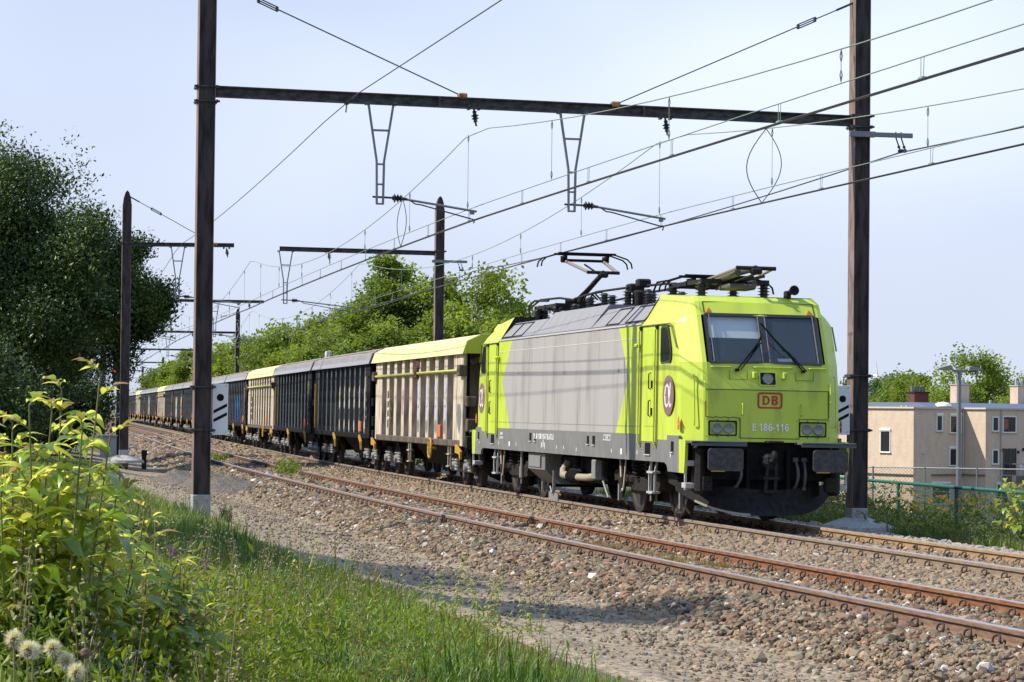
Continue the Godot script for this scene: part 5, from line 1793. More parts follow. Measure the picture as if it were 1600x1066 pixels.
func wire_u(track: int, z: float, zig: float) -> float:
	var i := 0
	while i < SUP.size() - 2 and z < SUP[i + 1]:
		i += 1
	var t: float = clampf((z - SUP[i]) / (SUP[i + 1] - SUP[i]), 0, 1)
	var a := [[0.12, -0.2, 0.1, -0.2, 0.1, -0.2, 0.1, -0.2], [0.1, -0.48, 0.0, -0.25, 0.1, -0.2, 0.1, -0.2]]
	return (-3.79 if track == 0 else 0.0) + lerpf(a[track][i], a[track][i + 1], t)

func carrier_y(z: float) -> float:
	var i := 0
	while i < SUP.size() - 2 and z < SUP[i + 1]:
		i += 1
	var t: float = (z - SUP[i]) / (SUP[i + 1] - SUP[i]) * 2.0 - 1.0
	return 5.68 + 1.06 * t * t

func wire(called: String, label: String, r: float, m: Material, pts: Array, sides := 5) -> MeshInstance3D:
	var b := MB.new()
	b.tube(pts, r, sides)
	var o := part(called, b, m)
	tag(o, label, "overhead wire")
	return o

func catenary() -> void:
	# nearest portal, spanning both tracks
	var o := portal("catenary_portal", "nearest portal: two tall dark masts joined by a beam over both tracks and the locomotive", -5.0)
	mast(o, -8.69, -0.02, 10.7, false)
	mast(o, 3.13, -0.22, 10.7, true)
	beam_bar(o, Vector3(-8.55, 7.235, 0), Vector3(3.0, 7.115, 0), 0.17)
	for y in [7.30, 7.05, 2.155, 1.42]:
		band(o, -8.69, y)
	for y in [7.20, 7.0, 2.5, 1.52]:
		band(o, 3.13, y)
	stay(o, Vector3(-8.5, 9.13, 0), Vector3(-4.21, 7.31, 0))
	stay(o, Vector3(2.95, 9.24, 0), Vector3(-1.44, 7.26, 0))
	drop_bracket(o, -5.65, 7.12, 1.72)
	drop_bracket(o, -2.22, 7.08, 1.72)
	hanger(o, -4.0, 7.10)
	hanger(o, -0.52, 7.05)
	side_arm(o, 3.15, 6.86)
	var hb := MB.new()
	hb.tube([Vector3(-6.25, 7.14, 0.02), Vector3(-6.27, 6.95, 0.02)], 0.012, 5)
	hb.box(Vector3(-6.25, 7.13, 0), Vector3(0.07, 0.08, 0.16), Basis(), 0.01)
	part("wire_clip", hb, M.wire, o)
	# a pair of single masts with arms at the next support
	o = portal("catenary_mast", "dark mast left of the line with a short arm, standing by the big tree", -47.0)
	mast(o, -7.80, 0.06, 8.93, true)
	beam_bar(o, Vector3(-7.66, 7.16, 0), Vector3(-4.27, 7.20, 0), 0.11)
	band(o, -7.80, 7.2)
	stay(o, Vector3(-7.66, 8.70, 0), Vector3(-4.9, 7.22, 0))
	drop_bracket(o, -6.12, 7.1, 2.1)
	hanger(o, -4.52, 7.1)
	o = portal("catenary_mast", "dark mast rising behind the yellow roofed wagon with a long arm to the left", -47.0)
	mast(o, 2.62, -0.2, 9.0, false)
	beam_bar(o, Vector3(2.5, 7.08, 0), Vector3(-2.76, 7.12, 0), 0.13)
	band(o, 2.62, 7.14)
	drop_bracket(o, -2.55, 7.04, 2.2)
	hanger(o, -1.12, 7.04)
	side_arm(o, 2.62, 6.80)
	# farther supports
	o = portal("catenary_mast", "distant mast half hidden by the big tree, its arm reaching over both tracks", -92.0)
	mast(o, -7.6, 0.1, 8.9, false)
	beam_bar(o, Vector3(-7.5, 7.16, 0), Vector3(0.35, 7.16, 0), 0.12)
	for x in [-5.9, -2.1]:
		drop_bracket(o, x, 7.1, 1.9)
	hanger(o, -4.0, 7.1)
	hanger(o, -0.4, 7.1)
	var names := ["far portal whose right mast stands before the trees, white cable wound round it", "second farthest group portal, right mast just left of the nearest left mast", "far small portal above the yellow roofed eleventh wagon", "farthest tiny portal at the bend beyond the wagons"]
	for i in 4:
		var z: float = [-147.0, -205.0, -277.0, -350.0][i]
		o = portal("catenary_portal", names[i], z)
		mast(o, -7.8, 0.1, 7.3, false)
		mast(o, 2.8, -0.2, 8.9 if i == 0 else 7.9, false)
		beam_bar(o, Vector3(-7.7, 7.16, 0), Vector3(2.7, 7.16, 0), 0.13)
		for x in [-5.9, -2.1]:
			drop_bracket(o, x, 7.1, 1.9)
		hanger(o, -4.0, 7.1)
		hanger(o, -0.4, 7.1)
		if i == 0:
			stay(o, Vector3(2.7, 8.6, 0), Vector3(-1.6, 7.2, 0))
			var cb := MB.new()
			cb.tube([Vector3(2.63, 8.1, 0.16), Vector3(2.95, 7.95, 0.17), Vector3(2.75, 7.8, 0.17), Vector3(2.9, 7.2, 0.17), Vector3(2.7, 6.6, 0.17), Vector3(2.55, 6.3, 0.25), Vector3(2.9, 6.1, 0.2)], 0.022, 5)
			part("cable", cb, M.pale, o)
	# wires
	var where := ["near track", "train's track"]
	for t in 2:
		var cp := []
		var ax := []
		var c1 := []
		var c2 := []
		for z: float in steps(42.0, -147.0, 2.0) + steps(-150.0, -350.0, 5.0):
			var uc := wire_u(t, z, 0.2)
			var um := uc
			cp.append(Vector3(um + g(z), carrier_y(z), z))
			ax.append(Vector3(uc + g(z), 5.36, z))
			c1.append(Vector3(uc - 0.022 + g(z), 5.135, z))
			c2.append(Vector3(uc + 0.022 + g(z), 5.135, z))
		var cw := wire("carrier_wire", "sagging main carrier wire hung from the beams above the %s" % where[t], 0.0085, M.copper, cp)
		var aw := wire("auxiliary_wire", "thin green auxiliary carrier wire running just above the contact wires of the %s" % where[t], 0.0075, M.copper, ax)
		wire("contact_wire", "left one of the paired contact wires above the %s" % where[t], 0.0095, M.wire, c1)
		wire("contact_wire", "right one of the paired contact wires above the %s" % where[t], 0.0095, M.wire, c2)
		var z := 26.0
		while z > -120.0:
			var a := Vector3(wire_u(t, z, 0.2) + g(z), carrier_y(z), z)
			var b := Vector3(wire_u(t, z, 0.2) + g(z), 5.37, z)
			var m := MB.new()
			m.tube([a, a.lerp(b, 0.5), b], 0.0045, 4)
			m.tube([a, a + Vector3(0.015, -0.08, 0), a + Vector3(0, -0.15, 0), a + Vector3(-0.015, -0.08, 0), a], 0.005, 4, -1, false)
			m.tube([b, b + Vector3(0.015, 0.08, 0), b + Vector3(0, 0.15, 0), b + Vector3(-0.015, 0.08, 0), b], 0.005, 4, -1, false)
			part("dropper", m, M.copper, cw)
			z -= 6.3
		z = 24.0
		while z > -110.0:
			var b := Vector3(wire_u(t, z, 0.2) + g(z), 5.36, z)
			var m := MB.new()
			m.tube([b, b + Vector3(0.0, -0.20, 0.0)], 0.004, 4)
			m.tube([b + Vector3(0, 0, 0.09), b + Vector3(0.0, -0.20, 0.07)], 0.004, 4)
			m.box(b + Vector3(0, -0.215, 0.035), Vector3(0.05, 0.035, 0.12), Basis(), 0.006)
			part("hook", m, M.copper, aw)
			z -= 4.2
		# hanging jumper loop between carrier and contact wire
		var zj := -12.7 if t == 0 else 0.5
		var ja := Vector3(wire_u(t, zj, 0.2) + g(zj), carrier_y(zj), zj)
		var jb := Vector3(wire_u(t, zj, 0.2) + g(zj), 5.14, zj - 0.2)
		for s in [-1, 1]:
			var p := []
			for k in 13:
				var a := k / 12.0
				p.append(ja.lerp(jb, a) + Vector3(s * (0.07 if t == 0 else 0.24) * sin(PI * a), 0, s * 0.15 * sin(PI * a)))
			wire("jumper_cable", "%s curved jumper cable looping from carrier to contact wire of the %s" % ["left" if s < 0 else "right", where[t]], 0.008, M.wire, p, 6)
	var fd := []
	var fk := [[42.0, 4.1, 6.6], [-5.0, 3.86, 6.56], [-47.0, 3.78, 6.5], [-92.0, 3.7, 6.5], [-147.0, 3.6, 6.5], [-277.0, 3.6, 6.5]]
	for i in fk.size() - 1:
		for k in 13:
			var t := k / 12.0
			var z: float = lerpf(fk[i][0], fk[i + 1][0], t)
			fd.append(Vector3(lerpf(fk[i][1], fk[i + 1][1], t) + g(z), lerpf(fk[i][2], fk[i + 1][2], t) - 1.0 * t * (1 - t), z + (0.2 if k == 0 else 0.0)))
	wire("feeder_cable", "dark feeder cable hung from the arm right of the right mast", 0.014, M.wire, fd)
	var ew := []
	for i in 40:
		var z := lerpf(42.0, -120.0, i / 39.0)
		var k := fposmod((z + 5.0), 42.0) / 42.0
		ew.append(Vector3(-6.25 - 0.004 * (z + 5.0) + g(z), 7.16 - 1.2 * k * (1 - k) * (1.0 if z < -5 else 0.6), z))
	wire("earth_wire", "thin wire clipped to the beam left of the near track, crossing the sky diagonally", 0.009, M.wire, ew)

# ---------------------------------------------------------------- beside the line
func marker_board(label: String, at: Vector3) -> void:
	var o := thing("marker_board", label, "railway sign", at, 0.0, "white marker boards strapped to the masts")
	var b := MB.new()
	b.box(Vector3(0, 0.44, 0), Vector3(0.27, 0.88, 0.012), Basis(), 0.003)
	part("board", b, mat(Color(0.74, 0.75, 0.77), 0.5), o)
	var d := MB.new()
	d.lathe([Vector2(0.062, 0.0), Vector2(0.062, 0.004), Vector2(0, 0.004)], Transform3D(Basis(Vector3.RIGHT, PI / 2), Vector3(0, 0.64, 0.006)), 24)
	part("black_disc", d, M.black, o)
	for y in [0.43, 0.28]:
		var s := MB.new()
		s.prism(PackedVector2Array([Vector2(-0.115, -0.065), Vector2(0.115, 0.055), Vector2(0.115, 0.11), Vector2(-0.115, -0.01)]), 0.004, Transform3D(Basis(), Vector3(0, y, 0.0085)))
		part("slanted_bar", s, M.black, o)
	for q in [[-0.1, 0.84], [0.1, 0.84], [-0.1, 0.05], [0.1, 0.05]]:
		var k := MB.new()
		k.lathe([Vector2(0.012, 0), Vector2(0.010, 0.005), Vector2(0, 0.006)], Transform3D(Basis(Vector3.RIGHT, PI / 2), Vector3(q[0], q[1], 0.006)), 8)
		part("bolt", k, M.steel, o)
	var br := MB.new()
	for y in [0.82, 0.08]:
		br.box(Vector3(-0.02, y, -0.03), Vector3(0.30, 0.03, 0.05))
	part("bracket", br, M.beam, o)

func trackside() -> void:
	marker_board("white marker board with black dot and two slanted bars beside the left mast", Vector3(-8.36, 1.34, -4.9))
	marker_board("white marker board with black bars on the right mast, half hidden behind the locomotive's nose", Vector3(2.72, 1.44, -4.6))
	# colour light signal under the big tree
	var z := -66.0
	var o := thing("railway_signal", "dark signal backboard with one orange lamp on a post left of the line", "railway signal", Vector3(-6.45, -0.25, z))
	var b := MB.new()
	b.tube([Vector3(0, 0, 0), Vector3(0, 4.1, 0)], 0.07, 10)
	part("post", b, M.dark, o)
	b = MB.new()
	b.prism(rounded(0.62, 1.35, 0.08), 0.06, Transform3D(Basis(), Vector3(0.08, 3.55, 0.1)))
	part("backboard", b, mat(Color(0.03, 0.034, 0.042), 0.6), o)
	b = MB.new()
	b.lathe([Vector2(0.06, 0.0), Vector2(0.05, 0.03), Vector2(0, 0.035)], Transform3D(Basis(Vector3.RIGHT, PI / 2), Vector3(-0.16, 3.45, 0.13)), 12)
	var lm := mat(Color(0.5, 0.08, 0.02), 0.4)
	lm.emission_enabled = true
	lm.emission = Color(1.0, 0.16, 0.04)
	lm.emission_energy_multiplier = 1.6
	part("signal_lamp", b, lm, o)
	b = MB.new()
	b.tube([Vector3(0.33, 2.9, 0.16), Vector3(0.33, 3.0, 0.16), Vector3(0.40, 3.1, 0.16), Vector3(0.40, 3.55, 0.16), Vector3(0.52, 3.75, 0.16)], 0.018, 6)
	part("conduit", b, M.pale, o)
	b = MB.new()
	b.lathe([Vector2(0.13, 0), Vector2(0.13, 0.01), Vector2(0.0, 0.012)], Transform3D(Basis(Vector3.RIGHT, PI / 2), Vector3(0.02, 1.72, 0.09)), 20)
	var pl := part("number_disc", b, M.white, o)
	b = MB.new()
	b.box(Vector3(0.02, 1.72, 0.104), Vector3(0.11, 0.07, 0.006), Basis(), 0.02)
	part("disc_mark", b, M.black, pl)
	o = thing("equipment_cabinet", "pale grey trackside cabinet left of the signal post", "cabinet", Vector3(-6.95, -0.25, -63.5))
	b = MB.new()
	b.box(Vector3(0, 0.45, 0), Vector3(0.62, 0.9, 0.45), Basis(), 0.02)
	part("case", b, mat(Color(0.33, 0.36, 0.38), 0.5), o)
	b = MB.new()
	b.box(Vector3(0, 0.93, 0.02), Vector3(0.7, 0.06, 0.55), Basis(), 0.02)
	part("lid", b, mat(Color(0.36, 0.38, 0.40), 0.5), o)
	o = thing("track_marker_post", "short dark post standing in the ballast beside the left mast", "marker post", Vector3(-6.5, -0.3, -50.0))
	b = MB.new()
	b.box(Vector3(0, 0.3, 0), Vector3(0.16, 0.7, 0.08), Basis(), 0.01)
	part("post", b, M.dark, o)
	b = MB.new()
	b.box(Vector3(0, 0.55, 0.045), Vector3(0.2, 0.18, 0.02), Basis(), 0.004)
	part("plate", b, M.dark, o)
	# spoil heaps in the shade by the second mast
	for i in 3:
		var m := MB.new()
		var cx: float = [-6.6, -6.0, -5.9][i]
		var cz: float = [-35.0, -31.5, -28.0][i]
		var ring := []
		for k in 9:
			var row := []
			for q in 15:
				var a := PI * q / 14.0 - PI / 2
				var t := k / 8.0
				row.append(Vector3(cx + lerpf(-1.1, 1.0, t) + 0.1 * sin(t * 9 + i), -0.45 + 0.55 * sin(PI * t) * cos(a) * (0.85 + 0.15 * sin(t * 14.0 + q)), cz + sin(a) * 1.4 * sqrt(maxf(sin(PI * t), 0.0)) + t * 1.6))
			ring.append(row)
		for k in 8:
			for q in 14:
				m.quad(ring[k][q], ring[k][q + 1], ring[k + 1][q + 1], ring[k + 1][q], Vector3.UP)
		var hp := part("spoil_heap", m, worn(tex(90 + i, 0.05, [Color(0.06, 0.052, 0.045), Color(0.13, 0.115, 0.098), Color(0.20, 0.18, 0.155)]), Vector3(0.8, 0.8, 0.8), 1.0, 0.0, bump(93, 0.1, 10.0), 1.2, true))
		tag(hp, ["farthest low grey spoil heap beside the second mast", "middle low grey spoil heap between the two left masts", "nearest low grey spoil heap, behind the nearest left mast"][i], "spoil heap")
	fence()

func fence() -> void:
	var fx := 5.0
	var zs := []
	for i in 9:
		zs.append(-23.0 + 3.02 * i)
	var o := thing("chain_link_fence", "green tubular chain-link fence along the top of the embankment", "fence")
	for z: float in zs:
		var b := MB.new()
		b.tube([Vector3(fx, land(fx, z) - 0.2, z), Vector3(fx, 0.49, z)], 0.036, 10)
		part("post", b, M.fence, o)
	var b := MB.new()
	b.tube([Vector3(fx, 0.50, -23.5), Vector3(fx, 0.50, 3.5)], 0.034, 10)
	part("top_rail", b, M.fence, o)
	wire_netting(o, Vector3(fx, -0.62, -23.0), Vector3(fx, -0.62, 3.0), 1.08, 0.062, mat(Color(0.03, 0.10, 0.08), 0.5), 0.0022)
	for y in [-0.1, 0.4]:
		var w := MB.new()
		w.tube([Vector3(fx, y, -23), Vector3(fx, y, 3)], 0.003, 4)
		part("strain_wire", w, M.mesh_wire, o)
	# grey chain-link fence at the foot of the embankment
	o = thing("chain_link_fence", "grey chain-link fence with pale rails below the embankment before the flats", "fence")
	var a := Vector3(13.2, -4.2, -42.0)
	var c := Vector3(25.0, -4.2, -36.0)
	for i in 9:
		var p := a.lerp(c, i / 8.0)
		var m := MB.new()
		m.tube([p, p + Vector3(0, 4.35, 0)], 0.03, 8)
		part("post", m, M.mesh_wire, o)
	for y in [2.2, 4.32]:
		var m := MB.new()
		m.tube([a + Vector3(0, y, 0), c + Vector3(0, y, 0)], 0.022, 6)
		part("rail", m, M.pale, o)
	wire_netting(o, a + Vector3(0, 1.6, 0), c + Vector3(0, 1.6, 0), 2.7, 0.11, M.mesh_wire, 0.0035)

func wire_netting(o: Node3D, a: Vector3, c: Vector3, h: float, cell: float, m: Material, r: float) -> void:
	var b := MB.new()
	var l := a.distance_to(c)
	var d := (c - a) / l
	var side := d.cross(Vector3.UP).normalized()
	var n := int(l / cell)
	for s: float in [-1.0, 1.0]:
		for i in range(-int(h / cell), n + int(h / cell)):
			var x0 := i * cell
			var x1 := x0 + s * h
			var t0 := 0.0
			var t1 := 1.0
			# clip to the panel
			if s > 0:
				t0 = clampf(-x0 / h, 0, 1)
				t1 = clampf((l - x0) / h, 0, 1)
			else:
				t0 = clampf((x0 - l) / h, 0, 1)
				t1 = clampf(x0 / h, 0, 1)
			if t1 - t0 < 0.02:
				continue
			var p := a + d * lerpf(x0, x1, t0) + Vector3(0, h * t0, 0)
			var q := a + d * lerpf(x0, x1, t1) + Vector3(0, h * t1, 0)
			var w := (q - p).normalized().cross(side) * r
			b.quad(p - w, p + w, q + w, q - w, side)
			b.quad(p - side * r, p + side * r, q + side * r, q - side * r, w)
	tag(part("wire_netting", b, m, o), "", "", "", "stuff")

# ---------------------------------------------------------------- flats, lamp, roofs beyond
func flats_window(o: Node3D, at: Vector3, w: float, h: float, turn: float, lintel: bool, split := 0.0) -> void:
	# "at" is the middle of the opening on the wall's face
	var X := Transform3D(Basis(Vector3.UP, turn), at)
	var fr := part("window", frame_ring(rounded(w + 0.10, h + 0.10, 0.01, 1), rounded(w - 0.06, h - 0.06, 0.01, 1), 0.09, Transform3D(Basis(), Vector3(0, 0, 0.01))), M.white, o, X)
	var p := MB.new()
	p.box(Vector3(0, 0, 0.0), Vector3(w - 0.04, h - 0.04, 0.02))
	part("pane", p, mat(Color(0.022, 0.025, 0.03), 0.08), fr)
	var s := MB.new()
	s.box(Vector3(0, -h / 2 - 0.07, 0.05), Vector3(w + 0.22, 0.06, 0.16), Basis(), 0.01)
	part("sill", s, M.pale, fr)
	if lintel:
		var l := MB.new()
		l.box(Vector3(0, h / 2 + 0.12, 0.05), Vector3(w + 0.16, 0.17, 0.12), Basis(), 0.01)
		part("shutter_box", l, M.white, fr)
	if split != 0.0:
		var q := MB.new()
		q.box(Vector3(split * w, 0, 0.03), Vector3(0.07, h, 0.05))
		part("mullion", q, mat(Color(0.08, 0.06, 0.055), 0.6), fr)

func town() -> void:
	var o := thing("apartment_building", "low cream rendered block of flats with stepped walls and flat roof below the embankment", "building", Vector3(58.57, -6.4, -150.0), 0.4158)
	var top := 8.72
	var wl := MB.new()
	var poly := PackedVector2Array([Vector2(0, 9), Vector2(0, 0), Vector2(5.35, 0), Vector2(5.35, -2.33), Vector2(20, -2.33), Vector2(20, 9)])
	wl.prism(poly, top, Transform3D(Basis(Vector3(1, 0, 0), Vector3(0, 0, -1), Vector3(0, 1, 0)), Vector3(0, top / 2, 0)))
	part("wall", wl, M.render, o)
	var rf := MB.new()
	rf.prism(PackedVector2Array([Vector2(-0.16, 9.1), Vector2(-0.16, -0.16), Vector2(5.19, -0.16), Vector2(5.19, -2.49), Vector2(20.1, -2.49), Vector2(20.1, 9.1)]), 0.13, Transform3D(Basis(Vector3(1, 0, 0), Vector3(0, 0, -1), Vector3(0, 1, 0)), Vector3(0, top + 0.065, 0)))
	var roof := part("roof_edge", rf, mat(Color(0.52, 0.47, 0.42), 0.8), o)
	var rd := MB.new()
	rd.prism(PackedVector2Array([Vector2(0.0, 0.0), Vector2(0.8, 0.36), Vector2(6.2, 0.36), Vector2(7.0, 0.0)]), 17.0, Transform3D(Basis(Vector3(0, 0, -1), Vector3(0, 1, 0), Vector3(1, 0, 0)), Vector3(10.6, top + 0.13, -0.9)))
	part("roof_deck", rd, mat(Color(0.12, 0.15, 0.215), 0.55), roof)
	var dm := MB.new()
	dm.lathe([Vector2(0.62, 0.0), Vector2(0.55, 0.16), Vector2(0.36, 0.29), Vector2(0.0, 0.36)], Transform3D(Basis().scaled(Vector3(1.25, 1, 1)), Vector3(4.3, top + 0.2, -1.2)), 20)
	part("skylight_dome", dm, M.white, roof)
	for c in [[8.95, -4.0], [15.7, -4.0]]:
		var ch := MB.new()
		ch.box(Vector3(c[0], top + 0.95, c[1]), Vector3(1.25, 1.9, 0.9), Basis(), 0.02)
		var cm := part("chimney", ch, M.render, roof)
		var cp := MB.new()
		cp.box(Vector3(c[0], top + 1.95, c[1]), Vector3(1.38, 0.1, 1.02), Basis(), 0.015)
		part("chimney_cap", cp, M.concrete, cm)
		for k in 4:
			var pt := MB.new()
			pt.tube([Vector3(c[0] - 0.4 + 0.27 * k, top + 2.0, c[1] - 0.1 * (k % 2)), Vector3(c[0] - 0.4 + 0.27 * k, top + 2.35 + 0.2 * (1 if k in [0, 3] else 0), c[1] - 0.1 * (k % 2))], 0.09, 10)
			part("chimney_pot", pt, M.pale, cm)
	for v in [[10.6, -2.3, 0.75], [10.95, -2.6, 0.62], [6.6, -2.0, 0.5], [0.9, -2.2, 0.25], [1.4, -2.2, 0.25]]:
		var vp := MB.new()
		vp.tube([Vector3(v[0], top, v[1]), Vector3(v[0], top + v[2], v[1])], 0.09, 10)
		part("vent_pipe", vp, M.pale, roof)
	for d in [[5.22, 0.10, 6.0], [7.0, 2.43, 8.7]]:
		var dp := MB.new()
		dp.tube([Vector3(d[0], top - 0.05, d[1]), Vector3(d[0], top - d[2] + 0.9, d[1])], 0.055, 8)
		part("downpipe", dp, M.pale, o)
	# upper and lower storey windows; wall faces at z = 0, z = 2.33 and x = 0
	flats_window(o, Vector3(2.72, 7.62, 0.0), 0.56, 1.15, 0, true)
	flats_window(o, Vector3(4.45, 7.55, 0.0), 1.15, 1.28, 0, true)
	flats_window(o, Vector3(4.35, 5.02, 0.0), 1.0, 1.28, 0, true)
	flats_window(o, Vector3(0.0, 6.17, -3.05), 1.05, 1.60, -PI / 2, true)
	flats_window(o, Vector3(6.40, 7.60, 2.33), 0.60, 1.05, 0, false)
	flats_window(o, Vector3(6.40, 5.08, 2.33), 0.60, 1.05, 0, false)
	flats_window(o, Vector3(7.92, 7.58, 2.33), 1.38, 1.2, 0, false, -0.1)
	flats_window(o, Vector3(2.9, 2.2, 0.0), 1.9, 1.5, 0, true)
	flats_window(o, Vector3(7.2, 2.2, 2.33), 1.2, 1.5, 0, true)
	flats_window(o, Vector3(11.5, 7.58, 2.33), 1.4, 1.2, 0, false)
	var rp := MB.new()
	rp.box(Vector3(7.55, 7.6, 2.36), Vector3(0.5, 0.8, 0.01))
	part("curtain", rp, mat(Color(0.30, 0.09, 0.05), 0.8), o)
	# string courses over the ground floor
	for q in [[Vector3(-0.06, 3.66, -4.5), Vector3(0.14, 0.10, 9.0)], [Vector3(3.6, 3.66, 0.10), Vector3(3.4, 0.10, 0.22)], [Vector3(5.28, 3.66, 1.2), Vector3(0.16, 0.10, 2.3)]]:
		var sc := MB.new()
		sc.box(q[0], q[1], Basis(), 0.01)
		part("ledge", sc, mat(Color(0.055, 0.05, 0.045), 0.8), o)
	# balcony with its door
	var dr := MB.new()
	dr.box(Vector3(7.95, 4.72, 2.34), Vector3(1.35, 2.0, 0.05))
	var door := part("balcony_door", dr, mat(Color(0.028, 0.028, 0.03), 0.12), o)
	var df := MB.new()
	for x in [7.27, 7.95, 8.63]:
		df.box(Vector3(x, 4.72, 2.37), Vector3(0.07, 2.05, 0.06))
	part("door_frame", df, mat(Color(0.10, 0.08, 0.075), 0.6), door)
	var sb := MB.new()
	sb.box(Vector3(10.6, 3.42, 3.1), Vector3(7.0, 0.42, 1.5), Basis(), 0.02)
	var bal := part("balcony", sb, mat(Color(0.06, 0.062, 0.066), 0.7), o)
	for i in 22:
		var rb := MB.new()
		rb.tube([Vector3(7.15 + 0.32 * i, 3.6, 3.8), Vector3(7.15 + 0.32 * i, 4.55, 3.8)], 0.014, 5)
		part("baluster", rb, M.galv, bal)
	var hr := MB.new()
	hr.tube([Vector3(7.12, 4.56, 3.8), Vector3(14.0, 4.56, 3.8)], 0.025, 6)
	hr.tube([Vector3(7.15, 4.56, 3.8), Vector3(7.15, 4.56, 2.4)], 0.025, 6)
	part("handrail", hr, M.galv, bal)
	for q in [[7.05, 5.9], [8.85, 5.75], [9.4, 5.95]]:
		var lm := MB.new()
		lm.box(Vector3(q[0], q[1] - 0.3, 2.42), Vector3(0.14, 0.24, 0.16), Basis(), 0.03)
		part("wall_lamp", lm, M.dark, o)
	var bv := MB.new()
	bv.lathe([Vector2(0.12, 0), Vector2(0.10, 0.08), Vector2(0, 0.1)], Transform3D(Basis(Vector3.RIGHT, PI / 2), Vector3(1.05, 5.3, 0.0)), 10)
	part("wall_vent", bv, M.pale, o)
	var X := o.transform
	var c := thing("plastic_chair", "white plastic garden chair on the balcony of the flats", "chair", X * Vector3(8.6, 3.64, 3.3), 0.9)
	var m := MB.new()
	m.box(Vector3(0, 0.43, 0), Vector3(0.48, 0.04, 0.46), Basis(), 0.01)
	part("seat", m, M.white, c)
	m = MB.new()
	m.prism(rounded(0.48, 0.46, 0.12), 0.03, Transform3D(Basis(Vector3.RIGHT, -0.15), Vector3(0, 0.68, -0.25)))
	part("backrest", m, M.white, c)
	for q in [[-0.2, 0.2], [0.2, 0.2], [-0.2, -0.2], [0.2, -0.2]]:
		m = MB.new()
		m.tube([Vector3(q[0] * 1.1, 0, q[1] * 1.1), Vector3(q[0], 0.42, q[1])], 0.028, 6)
		part("leg", m, M.white, c)
	for s in [-1, 1]:
		m = MB.new()
		m.tube([Vector3(s * 0.25, 0.42, 0.2), Vector3(s * 0.27, 0.63, 0.18), Vector3(s * 0.26, 0.66, -0.25)], 0.025, 6)
		part("armrest", m, M.white, c)
	c = thing("garden_table", "pale round table beside the white chair on the balcony", "table", X * Vector3(9.6, 3.64, 3.3))
	m = MB.new()
	m.lathe([Vector2(0.0, 0.70), Vector2(0.45, 0.70), Vector2(0.46, 0.72), Vector2(0.45, 0.74), Vector2(0, 0.74)], Transform3D(), 20)
	part("tabletop", m, M.pale, c)
	for k in 4:
		m = MB.new()
		m.tube([Vector3(0.34 * cos(PI * (k + 0.5) / 2), 0, 0.34 * sin(PI * (k + 0.5) / 2)), Vector3(0.2 * cos(PI * (k + 0.5) / 2), 0.7, 0.2 * sin(PI * (k + 0.5) / 2))], 0.025, 6)
		part("leg", m, M.pale, c)
	# street lamp
	o = thing("street_lamp", "grey street lamp post with two flat outstretched heads in front of the flats", "street lamp", Vector3(26.75, -6.3, -60.0), 0.3)
	m = MB.new()
	m.tube([Vector3(0, 0, 0), Vector3(0, 3.0, 0), Vector3(0, 9.95, 0)], 0.13, 14, 0.085)
	part("post", m, M.galv, o)
	for s in [-1, 1]:
		m = MB.new()
		m.tube([Vector3(0, 9.92, 0), Vector3(s * 0.25, 9.92, 0), Vector3(s * 0.5, 10.0, 0)], 0.045, 8)
		part("arm", m, M.galv, o)
		m = MB.new()
		m.prism(PackedVector2Array([Vector2(s * 0.40, 9.93), Vector2(s * 0.44, 10.09), Vector2(s * 0.62, 10.12), Vector2(s * 1.12, 10.0), Vector2(s * 1.15, 9.97), Vector2(s * 0.9, 9.955)]), 0.26, Transform3D())
		var hd := part("lamp_head", m, mat(Color(0.24, 0.235, 0.23), 0.6), o)
		m = MB.new()
		m.box(Vector3(s * 0.75, 9.945, 0), Vector3(0.5, 0.012, 0.18))
		part("lamp_glass", m, M.lamp_glass, hd)
	# low roofs and the brick stack beyond
	o = thing("flat_roofed_house", "low house with pale flat roof edge seen behind the left end of the flats", "building", Vector3(74.0, -6.4, -205.0), 0.2)
	m = MB.new()
	m.box(Vector3(0, 4.4, 0), Vector3(14, 8.8, 8))
	part("wall", m, mat(Color(0.30, 0.29, 0.28), 0.9), o)
	m = MB.new()
	m.box(Vector3(0, 9.05, 0), Vector3(14.4, 0.5, 8.4), Basis(), 0.02)
	part("roof_edge", m, mat(Color(0.33, 0.34, 0.36), 0.6), o)
	m = MB.new()
	m.box(Vector3(-4.4, 9.42, 0.5), Vector3(5.2, 0.30, 6.0), Basis(), 0.02)
	part("roof_light", m, M.white, o)
	o = thing("brick_stack", "dark red brick chimney block with a row of dark pots behind the flats", "chimney", Vector3(79.6, -6.4, -205.0), 0.3)
	var bm := worn(tex(81, 0.08, [Color(0.07, 0.018, 0.016), Color(0.115, 0.03, 0.026), Color(0.14, 0.05, 0.042)]), Vector3(2, 6, 2), 0.9)
	m = MB.new()
	m.box(Vector3(0, 5.2, 0), Vector3(1.75, 10.4, 1.2))
	part("shaft", m, bm, o)
	m = MB.new()
	m.box(Vector3(0, 10.45, 0), Vector3(1.95, 0.14, 1.4), Basis(), 0.02)
	part("cap", m, M.dark, o)
	for k in 5:
		m = MB.new()
		m.lathe([Vector2(0.15, 0), Vector2(0.13, 0.45), Vector2(0.16, 0.5), Vector2(0.16, 0.58), Vector2(0, 0.58)], Transform3D(Basis(), Vector3(-0.7 + 0.36 * k, 10.5, 0.1 * (k % 2))), 10)
		part("pot", m, mat(Color(0.16, 0.15, 0.15), 0.9), o)
	o = thing("tiled_roof_house", "red-brown house gable just right of the right mast, far off", "building", Vector3(80.5, -6.4, -245.0), 0.25)
	m = MB.new()
	m.prism(PackedVector2Array([Vector2(-4, 0), Vector2(-4, 8.2), Vector2(0, 10.6), Vector2(4, 8.2), Vector2(4, 0)]), 8.0, Transform3D())
